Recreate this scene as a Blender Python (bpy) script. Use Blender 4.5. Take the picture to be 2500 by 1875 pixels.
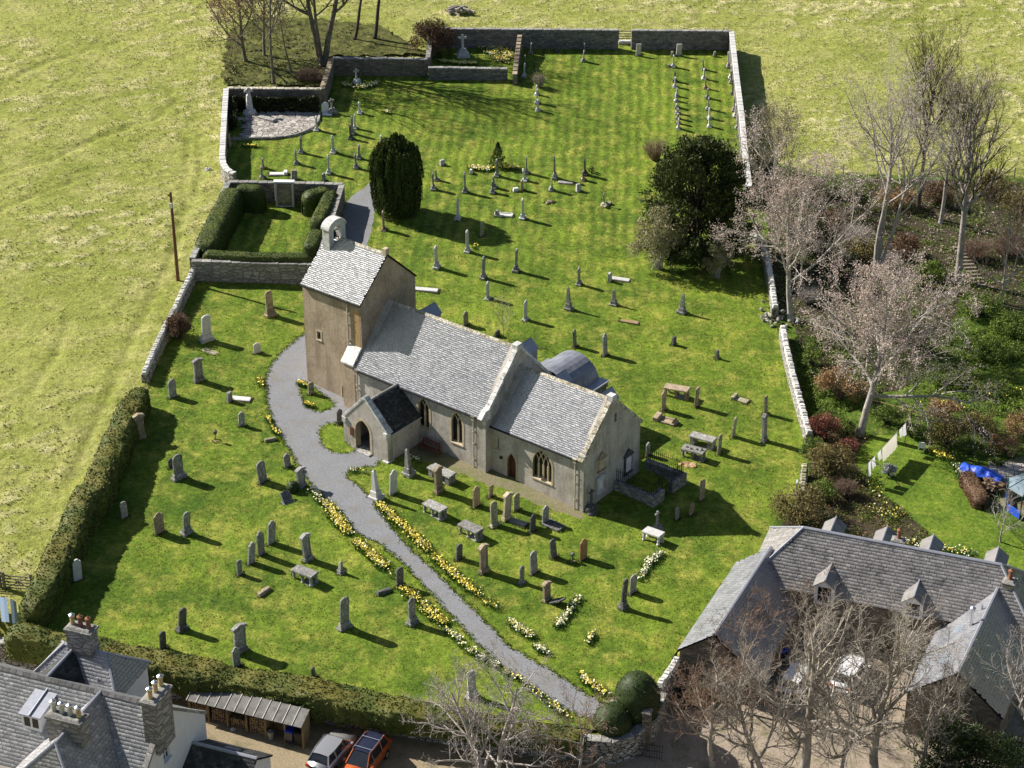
import bpy, bmesh, math, random
import numpy as np
from mathutils import Vector, Matrix
from mathutils.geometry import delaunay_2d_cdt, tessellate_polygon

for o in list(bpy.data.objects): bpy.data.objects.remove(o)
scene = bpy.context.scene
COL = scene.collection
R = math.radians

# ------------------------------------------------------------------ camera, sky, sun, exposure
cd = bpy.data.cameras.new('camera'); cam = bpy.data.objects.new('camera', cd); COL.objects.link(cam)
cd.sensor_width = 36.0; cd.lens = 72.83; cd.clip_start = 1.0; cd.clip_end = 6000.0
cam.location = (0, 0, 82); cam.rotation_euler = (R(61.0), 0, 0)
scene.camera = cam
SUN_AZ, SUN_EL = R(154.5), R(37.0)          # direction towards the sun (angle from +x, height)
w = bpy.data.worlds.new('World'); scene.world = w; w.use_nodes = True
nt = w.node_tree; bg = nt.nodes['Background']
sky = nt.nodes.new('ShaderNodeTexSky'); sky.sky_type = 'NISHITA'; sky.sun_disc = False
sky.sun_elevation = SUN_EL; sky.sun_rotation = R(90.0) - SUN_AZ
nt.links.new(sky.outputs[0], bg.inputs[0]); bg.inputs[1].default_value = 0.05
sl = bpy.data.lights.new('sun', 'SUN'); sl.energy = 5.0; sl.angle = R(0.53); sl.color = (1.0, 0.945, 0.86)
sun = bpy.data.objects.new('sun', sl); COL.objects.link(sun); sun.location = (-60, 150, 90)
sd = Vector((math.cos(SUN_EL)*math.cos(SUN_AZ), math.cos(SUN_EL)*math.sin(SUN_AZ), math.sin(SUN_EL)))
sun.rotation_euler = sd.to_track_quat('Z', 'Y').to_euler()
vs = scene.view_settings; vs.view_transform = 'Standard'; vs.look = 'None'; vs.exposure = 0.75; vs.gamma = 1.0
vs.use_curve_mapping = False
scene.render.engine = 'CYCLES'

# ------------------------------------------------------------------ helpers
def tz(x, y):                                # the churchyard lies on a gentle even slope
    return 0.052*(-0.788*(x-5.22)+0.615*(y-128.57))

class MB:
    """collects vertices and faces; build() links them as ONE mesh object"""
    def __init__(s): s.v = []; s.f = []; s.m = []; s.c = None
    def add(s, vs, fs, mi=0):
        b = len(s.v); s.v.extend([tuple(p) for p in vs])
        for f in fs: s.f.append([b+i for i in f]); s.m.append(mi)
        return s
    def box(s, x0, x1, y0, y1, z0, z1, M=None, mi=0, top=None):
        vs = [(x0,y0,z0),(x1,y0,z0),(x1,y1,z0),(x0,y1,z0),(x0,y0,z1),(x1,y0,z1),(x1,y1,z1),(x0,y1,z1)]
        if top:                               # inset of the top
            a, b = top; vs[4:] = [(x0+a,y0+b,z1),(x1-a,y0+b,z1),(x1-a,y1-b,z1),(x0+a,y1-b,z1)]
        if M is not None: vs = [M @ Vector(p) for p in vs]
        return s.add(vs, [(0,3,2,1),(4,5,6,7),(0,1,5,4),(1,2,6,5),(2,3,7,6),(3,0,4,7)], mi)
    def prism(s, poly, y0, y1, M=None, mi=0):
        """polygon in x-z, extruded along y"""
        n = len(poly); vs = [(x, y0, z) for x, z in poly]+[(x, y1, z) for x, z in poly]
        if M is not None: vs = [M @ Vector(p) for p in vs]
        fs = [tuple(range(n)), tuple(range(2*n-1, n-1, -1))]
        fs += [(i, i+n, (i+1) % n+n, (i+1) % n) for i in range(n)]
        return s.add(vs, fs, mi)
    def quad(s, a, b, c, d, mi=0): return s.add([a,b,c,d], [(0,1,2,3)], mi)
    def poly(s, pts, mi=0): return s.add(pts, [tuple(range(len(pts)))], mi)
    def slab(s, pts, t, mi=0):
        """planar polygon (counter-clockwise from above) thickened downwards along its normal by t"""
        P_ = [Vector(p) for p in pts]; n = (P_[1]-P_[0]).cross(P_[2]-P_[0]).normalized()
        k = len(P_); vs = P_+[p-n*t for p in P_]
        fs = [tuple(range(k)), tuple(range(2*k-1, k-1, -1))]+[(i, i+k, (i+1) % k+k, (i+1) % k) for i in range(k)]
        return s.add(vs, fs, mi)
    def tube(s, pts, rad, n=6, mi=0, cap=True):
        pts = [Vector(p) for p in pts]; k = len(pts); vs = []
        rads = rad if isinstance(rad, (list, tuple)) else [rad]*k
        up = Vector((0.13, 0.21, 0.97))
        for i, p in enumerate(pts):
            d = (pts[min(i+1, k-1)]-pts[max(i-1, 0)]).normalized()
            a = d.cross(up if abs(d.dot(up)) < .95 else Vector((1, 0, 0))).normalized(); b = d.cross(a)
            for j in range(n):
                t = 2*math.pi*j/n; vs.append(p+(a*math.cos(t)+b*math.sin(t))*rads[i])
        fs = [(i*n+j, i*n+(j+1) % n, (i+1)*n+(j+1) % n, (i+1)*n+j) for i in range(k-1) for j in range(n)]
        if cap: fs += [tuple(range(n-1, -1, -1)), tuple(range((k-1)*n, k*n))]
        return s.add(vs, fs, mi)
    def lathe(s, prof, n=12, at=(0,0,0), mi=0):
        vs = [(at[0]+r*math.cos(2*math.pi*j/n), at[1]+r*math.sin(2*math.pi*j/n), at[2]+z) for r, z in prof for j in range(n)]
        k = len(prof)
        fs = [(i*n+j, i*n+(j+1) % n, (i+1)*n+(j+1) % n, (i+1)*n+j) for i in range(k-1) for j in range(n)]
        fs += [tuple(range(n-1, -1, -1)), tuple(range((k-1)*n, k*n))]
        return s.add(vs, fs, mi)
    def build(s, name, mat, parent=None, smooth=False, bevel=0, M=None):
        me = bpy.data.meshes.new(name); me.from_pydata(s.v, [], s.f)
        mats = mat if isinstance(mat, (list, tuple)) else [mat]
        for q in mats: me.materials.append(q)
        if len(mats) > 1: me.polygons.foreach_set('material_index', s.m)
        if smooth: me.polygons.foreach_set('use_smooth', [True]*len(s.f))
        if bevel:
            bm = bmesh.new(); bm.from_mesh(me); bmesh.ops.recalc_face_normals(bm, faces=bm.faces)
            bmesh.ops.bevel(bm, geom=[e for e in bm.edges if len(e.link_faces) == 2 and e.calc_face_angle(0) > .5], offset=bevel, segments=1, affect='EDGES')
            bm.to_mesh(me); bm.free()
        me.update()
        o = bpy.data.objects.new(name, me); COL.objects.link(o)
        if parent is not None: o.parent = parent
        if M is not None: o.matrix_local = M
        return o

def mesh_np(name, V, F, mat, parent=None, smooth=False, attr=None, mi=None):
    """quick mesh from numpy arrays; F is (n,3) or (n,4)"""
    V = np.asarray(V, np.float32); F = np.asarray(F, np.int32); k = F.shape[1]
    me = bpy.data.meshes.new(name); me.vertices.add(len(V)); me.vertices.foreach_set('co', V.ravel())
    me.loops.add(F.size); me.loops.foreach_set('vertex_index', F.ravel())
    me.polygons.add(len(F)); me.polygons.foreach_set('loop_start', np.arange(0, F.size, k, dtype=np.int32))
    me.polygons.foreach_set('loop_total', np.full(len(F), k, np.int32))
    for q in (mat if isinstance(mat, (list, tuple)) else [mat]): me.materials.append(q)
    if mi is not None: me.polygons.foreach_set('material_index', np.asarray(mi, np.int32))
    if smooth: me.polygons.foreach_set('use_smooth', np.ones(len(F), bool))
    me.update(calc_edges=True); me.validate()
    if attr is not None:
        for an, (dom, val) in attr.items():
            a = me.attributes.new(an, 'FLOAT', dom); a.data.foreach_set('value', np.asarray(val, np.float32))
    o = bpy.data.objects.new(name, me); COL.objects.link(o)
    if parent is not None: o.parent = parent
    return o

def tag(o, label=None, cat=None, group=None, kind=None):
    if label: o['label'] = label
    if cat: o['category'] = cat
    if group: o['group'] = group
    if kind: o['kind'] = kind
    return o

def empty(name, loc, rz=0.0, label=None, cat=None, group=None):
    o = bpy.data.objects.new(name, None); COL.objects.link(o); o.location = loc; o.rotation_euler = (0, 0, rz)
    o.empty_display_size = 0.3
    return tag(o, label, cat, group)

def _hash(i, j, s):
    n = (i.astype(np.int64)*374761393+j.astype(np.int64)*668265263+s*982451653) & 0x7fffffff
    n = ((n ^ (n >> 13))*1274126177) & 0x7fffffff
    return ((n ^ (n >> 16)) & 0xffff)/65535.0
def vnoise(x, y, s=0):
    x = np.asarray(x, float); y = np.asarray(y, float)
    i = np.floor(x); j = np.floor(y); u = x-i; v = y-j; u = u*u*(3-2*u); v = v*v*(3-2*v)
    return (_hash(i, j, s)*(1-u)+_hash(i+1, j, s)*u)*(1-v)+(_hash(i, j+1, s)*(1-u)+_hash(i+1, j+1, s)*u)*v
def fbm(x, y, s=0, o=3):
    r = 0; a = .5; t = 0
    for k in range(o): r = r+a*vnoise(x*2**k, y*2**k, s+k*17); t += a; a *= .55
    return r/t

def inside(poly, x, y):
    x = np.asarray(x, float); y = np.asarray(y, float); r = np.zeros(x.shape, bool); n = len(poly)
    for i in range(n):
        x0, y0 = poly[i][:2]; x1, y1 = poly[(i+1) % n][:2]
        if y0 == y1: continue
        r ^= ((y0 > y) != (y1 > y)) & (x < (x1-x0)*(y-y0)/(y1-y0)+x0)
    return r

# ------------------------------------------------------------------ materials
def nodes(name):
    m = bpy.data.materials.new(name); m.use_nodes = True; n = m.node_tree.nodes; l = m.node_tree.links
    return m, n, l, n['Principled BSDF']
def texpos(n, l, scale=(1,1,1), rot=0, obj=False):
    if obj:
        g = n.new('ShaderNodeTexCoord'); out = g.outputs['Object']
    else:
        g = n.new('ShaderNodeNewGeometry'); out = g.outputs['Position']
    mp = n.new('ShaderNodeMapping'); mp.inputs['Scale'].default_value = scale; mp.inputs['Rotation'].default_value = (0, 0, rot)
    l.new(out, mp.inputs[0]); return mp.outputs[0]
def noise(n, l, vec, scale, detail=4, rough=.6):
    t = n.new('ShaderNodeTexNoise'); t.inputs['Scale'].default_value = scale; t.inputs['Detail'].default_value = detail
    t.inputs['Roughness'].default_value = rough; l.new(vec, t.inputs['Vector']); return t.outputs['Fac']
def ramp(n, l, fac, stops):
    r = n.new('ShaderNodeValToRGB'); e = r.color_ramp.elements
    while len(e) < len(stops): e.new(.5)
    for k, (p, c) in enumerate(stops): e[k].position = p; e[k].color = (*c, 1) if len(c) == 3 else c
    l.new(fac, r.inputs[0]); return r.outputs[0]
def mix(n, l, fac, a, b, mode='MIX'):
    m = n.new('ShaderNodeMix'); m.data_type = 'RGBA'; m.blend_type = mode
    for s_, v in ((0, fac), (6, a), (7, b)):
        if hasattr(v, 'is_output'): l.new(v, m.inputs[s_])
        elif s_ == 0: m.inputs[0].default_value = v
        else: m.inputs[s_].default_value = (*v, 1)
    return m.outputs[2]
def bump(n, l, bs, h, dist, strength=1.0, normal=None):
    b = n.new('ShaderNodeBump'); b.inputs['Distance'].default_value = dist; b.inputs['Strength'].default_value = strength
    l.new(h, b.inputs['Height'])
    if normal is not None: l.new(normal, b.inputs['Normal'])
    l.new(b.outputs[0], bs.inputs['Normal']); return b.outputs[0]
def attrf(n, name):
    a = n.new('ShaderNodeAttribute'); a.attribute_name = name; return a.outputs['Fac']

def M_stone(name, c1, c2, c3=None, scale=3.0, rough=.9, bmp=.015, lichen=0.0, lcol=(.55,.55,.5), rnd=.25, bscale=None, spec=.25, streak=False):
    m, n, l, b = nodes(name); v = texpos(n, l)
    f = noise(n, l, v, scale, 5, .65)
    stops = [(.3, c1), (.68, c2)] if c3 is None else [(.28, c1), (.5, c2), (.7, c3)]
    c = ramp(n, l, f, stops)
    f2 = noise(n, l, v, scale*9, 3, .7); c = mix(n, l, .55, c, ramp(n, l, f2, [(.3, (.35,.35,.35)), (.7, (.75,.75,.75))]), 'OVERLAY')
    if lichen:
        f3 = noise(n, l, v, scale*2.3, 4, .75)
        c = mix(n, l, ramp(n, l, f3, [(.62-lichen*.2, (0,0,0)), (.66-lichen*.2, (1,1,1))]), c, lcol)
    if streak:
        v2 = texpos(n, l, (1.6, 1.6, .16)); f4 = noise(n, l, v2, 1.2, 4, .6)
        c = mix(n, l, ramp(n, l, f4, [(.5, (0,0,0)), (.75, (.55,.55,.55))]), c, tuple(q*.45 for q in c1))
    if rnd:
        oi = n.new('ShaderNodeObjectInfo'); mr = n.new('ShaderNodeMapRange'); l.new(oi.outputs['Random'], mr.inputs[0])
        mr.inputs[3].default_value = 1-rnd; mr.inputs[4].default_value = 1+rnd
        hs = n.new('ShaderNodeHueSaturation'); l.new(c, hs.inputs['Color']); l.new(mr.outputs[0], hs.inputs['Value']); c = hs.outputs[0]
    l.new(c, b.inputs['Base Color']); b.inputs['Roughness'].default_value = rough; b.inputs['Specular IOR Level'].default_value = spec
    bump(n, l, b, noise(n, l, v, bscale or scale*5, 4, .7), bmp)
    return m

def M_rubble(name, c1, c2, mortar, sx=2.2, sz=4.5, bmp=.05):
    """random rubble masonry: voronoi stones flattened into courses"""
    m, n, l, b = nodes(name); v = texpos(n, l, (sx, sx, sz))
    wv = n.new('ShaderNodeTexNoise'); wv.inputs['Scale'].default_value = 1.5; l.new(v, wv.inputs['Vector'])
    ad = n.new('ShaderNodeVectorMath'); ad.operation = 'MULTIPLY_ADD'; l.new(wv.outputs['Color'], ad.inputs[0]); ad.inputs[1].default_value = (.3,.3,.3); l.new(v, ad.inputs[2])
    vo = n.new('ShaderNodeTexVoronoi'); vo.feature = 'DISTANCE_TO_EDGE'; vo.inputs['Scale'].default_value = 1; l.new(ad.outputs[0], vo.inputs['Vector'])
    vc = n.new('ShaderNodeTexVoronoi'); vc.inputs['Scale'].default_value = 1; l.new(ad.outputs[0], vc.inputs['Vector'])
    sp = n.new('ShaderNodeSeparateColor'); l.new(vc.outputs['Color'], sp.inputs[0])
    c = mix(n, l, sp.outputs[0], c1, c2)
    c = mix(n, l, .5, c, ramp(n, l, noise(n, l, texpos(n, l), 11, 4, .7), [(.3,(.3,.3,.3)),(.7,(.75,.75,.75))]), 'OVERLAY')
    e = ramp(n, l, vo.outputs['Distance'], [(.02,(0,0,0)),(.1,(1,1,1))])
    c = mix(n, l, e, mortar, c); l.new(c, b.inputs['Base Color']); b.inputs['Roughness'].default_value = .95; b.inputs['Specular IOR Level'].default_value = .2
    bump(n, l, b, e, bmp); return m

def M_plain(name, c, rough=.5, metal=0.0, spec=.5, var=0.12, scale=6.0, coat=0.0, bmp=0.0):
    m, n, l, b = nodes(name); v = texpos(n, l); f = noise(n, l, v, scale, 4, .6)
    cc = ramp(n, l, f, [(.3, tuple(q*(1-var) for q in c)), (.7, tuple(min(1, q*(1+var)) for q in c))])
    l.new(cc, b.inputs['Base Color']); b.inputs['Roughness'].default_value = rough; b.inputs['Metallic'].default_value = metal
    b.inputs['Specular IOR Level'].default_value = spec; b.inputs['Coat Weight'].default_value = coat; b.inputs['Coat Roughness'].default_value = .08
    if bmp: bump(n, l, b, noise(n, l, v, scale*6, 3, .6), bmp)
    return m

def M_leaf(name, c1, c2, c3=None, rough=.6, scale=.9, trans=.25, spec=.3):
    m, n, l, b = nodes(name); v = texpos(n, l); f = noise(n, l, v, scale, 3, .6); a = attrf(n, 'tone')
    c = ramp(n, l, f, [(.3, c1), (.7, c2)])
    c = mix(n, l, a, c, c3 if c3 else tuple(q*1.6 for q in c2))
    l.new(c, b.inputs['Base Color']); b.inputs['Roughness'].default_value = rough; b.inputs['Specular IOR Level'].default_value = spec
    if trans:
        tr = n.new('ShaderNodeBsdfTranslucent'); l.new(c, tr.inputs[0]); ms = n.new('ShaderNodeMixShader'); ms.inputs[0].default_value = trans
        l.new(b.outputs[0], ms.inputs[1]); l.new(tr.outputs[0], ms.inputs[2]); l.new(ms.outputs[0], n['Material Output'].inputs[0])
    return m

def M_slate(name, c1, c2, c3, rough=.42, spec=.6, stain=0.0, scol=(.05,.05,.05), ior=1.5):
    m, n, l, b = nodes(name); v = texpos(n, l); a = attrf(n, 'tone')
    c = ramp(n, l, a, [(0, c1), (.55, c2), (1, c3)])
    f = noise(n, l, v, 14, 4, .7); c = mix(n, l, .5, c, ramp(n, l, f, [(.3,(.32,.32,.32)),(.7,(.7,.7,.7))]), 'OVERLAY')
    rr = ramp(n, l, noise(n, l, v, 1.1, 4, .6), [(.3,(rough-.08,)*3),(.7,(rough+.12,)*3)])
    if stain:
        v2 = texpos(n, l, (1.4,1.4,.25)); f2 = noise(n, l, v2, .8, 5, .65)
        k = ramp(n, l, f2, [(.5,(0,0,0)),(.68,(stain,)*3)])
        c = mix(n, l, k, c, scol); rr = mix(n, l, k, rr, (.9,.9,.9))
    l.new(c, b.inputs['Base Color']); l.new(rr, b.inputs['Roughness']); b.inputs['Specular IOR Level'].default_value = spec; b.inputs['IOR'].default_value = ior
    bump(n, l, b, noise(n, l, v, 30, 3, .6), .004); return m

def M_grass(name, c_lo, c_hi, c_dry, scale=.35, fine=7.0, dry=.5, bmp=.05, tuss=False, stripes=None, dark=None, con=.75):
    m, n, l, b = nodes(name); v = texpos(n, l)
    f = noise(n, l, v, scale, 5, .62); c = ramp(n, l, f, [(.3, c_lo), (.66, c_hi)])
    f2 = noise(n, l, v, scale*2.7, 5, .7); c = mix(n, l, ramp(n, l, f2, [(.62-.25*dry,(0,0,0)),(.82-.2*dry,(.75,.75,.75))]), c, c_dry)
    if tuss: c = mix(n, l, ramp(n, l, attrf(n, 'tuft'), [(.2,(0,0,0)),(.8,(1,1,1))]), c, tuss)
    if stripes:
        wv = n.new('ShaderNodeTexWave'); wv.inputs['Scale'].default_value = stripes[0]; wv.inputs['Distortion'].default_value = 3.5; wv.inputs['Detail'].default_value = 3
        l.new(texpos(n, l, rot=stripes[1]), wv.inputs['Vector']); sx = n.new('ShaderNodeSeparateXYZ'); l.new(v, sx.inputs[0]); mr = n.new('ShaderNodeMapRange'); l.new(sx.outputs[1], mr.inputs[0]); mr.inputs[1].default_value = 160; mr.inputs[2].default_value = 176; mr.inputs[3].default_value = stripes[2]*.25; mr.inputs[4].default_value = stripes[2]
        c = mix(n, l, mr.outputs[0], c, wv.outputs[0], 'OVERLAY')
    fm = noise(n, l, v, fine*.36, 6, .72); f3 = noise(n, l, v, fine, 5, .75)
    c = mix(n, l, con, c, ramp(n, l, fm, [(.36,(.22,.22,.22)),(.64,(.78,.78,.78))]), 'OVERLAY')
    c = mix(n, l, con, c, ramp(n, l, f3, [(.34,(.2,.2,.2)),(.66,(.8,.8,.8))]), 'OVERLAY')
    l.new(c, b.inputs['Base Color']); b.inputs['Roughness'].default_value = .9; b.inputs['Specular IOR Level'].default_value = .15
    nrm = bump(n, l, b, fm, bmp*2.2)
    bump(n, l, b, f3, bmp, 1.0, nrm)
    return m

def M_gravel(name, c1, c2, scale=9.0, patch=None, bmp=.02):
    m, n, l, b = nodes(name); v = texpos(n, l)
    f = noise(n, l, v, scale, 5, .8); c = ramp(n, l, f, [(.3, c1), (.7, c2)])
    if patch: c = mix(n, l, ramp(n, l, noise(n, l, v, .9, 5, .65), [(.5,(0,0,0)),(.72,(.8,.8,.8))]), c, patch)
    l.new(c, b.inputs['Base Color']); b.inputs['Roughness'].default_value = .95; b.inputs['Specular IOR Level'].default_value = .15
    bump(n, l, b, f, bmp); return m

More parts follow.
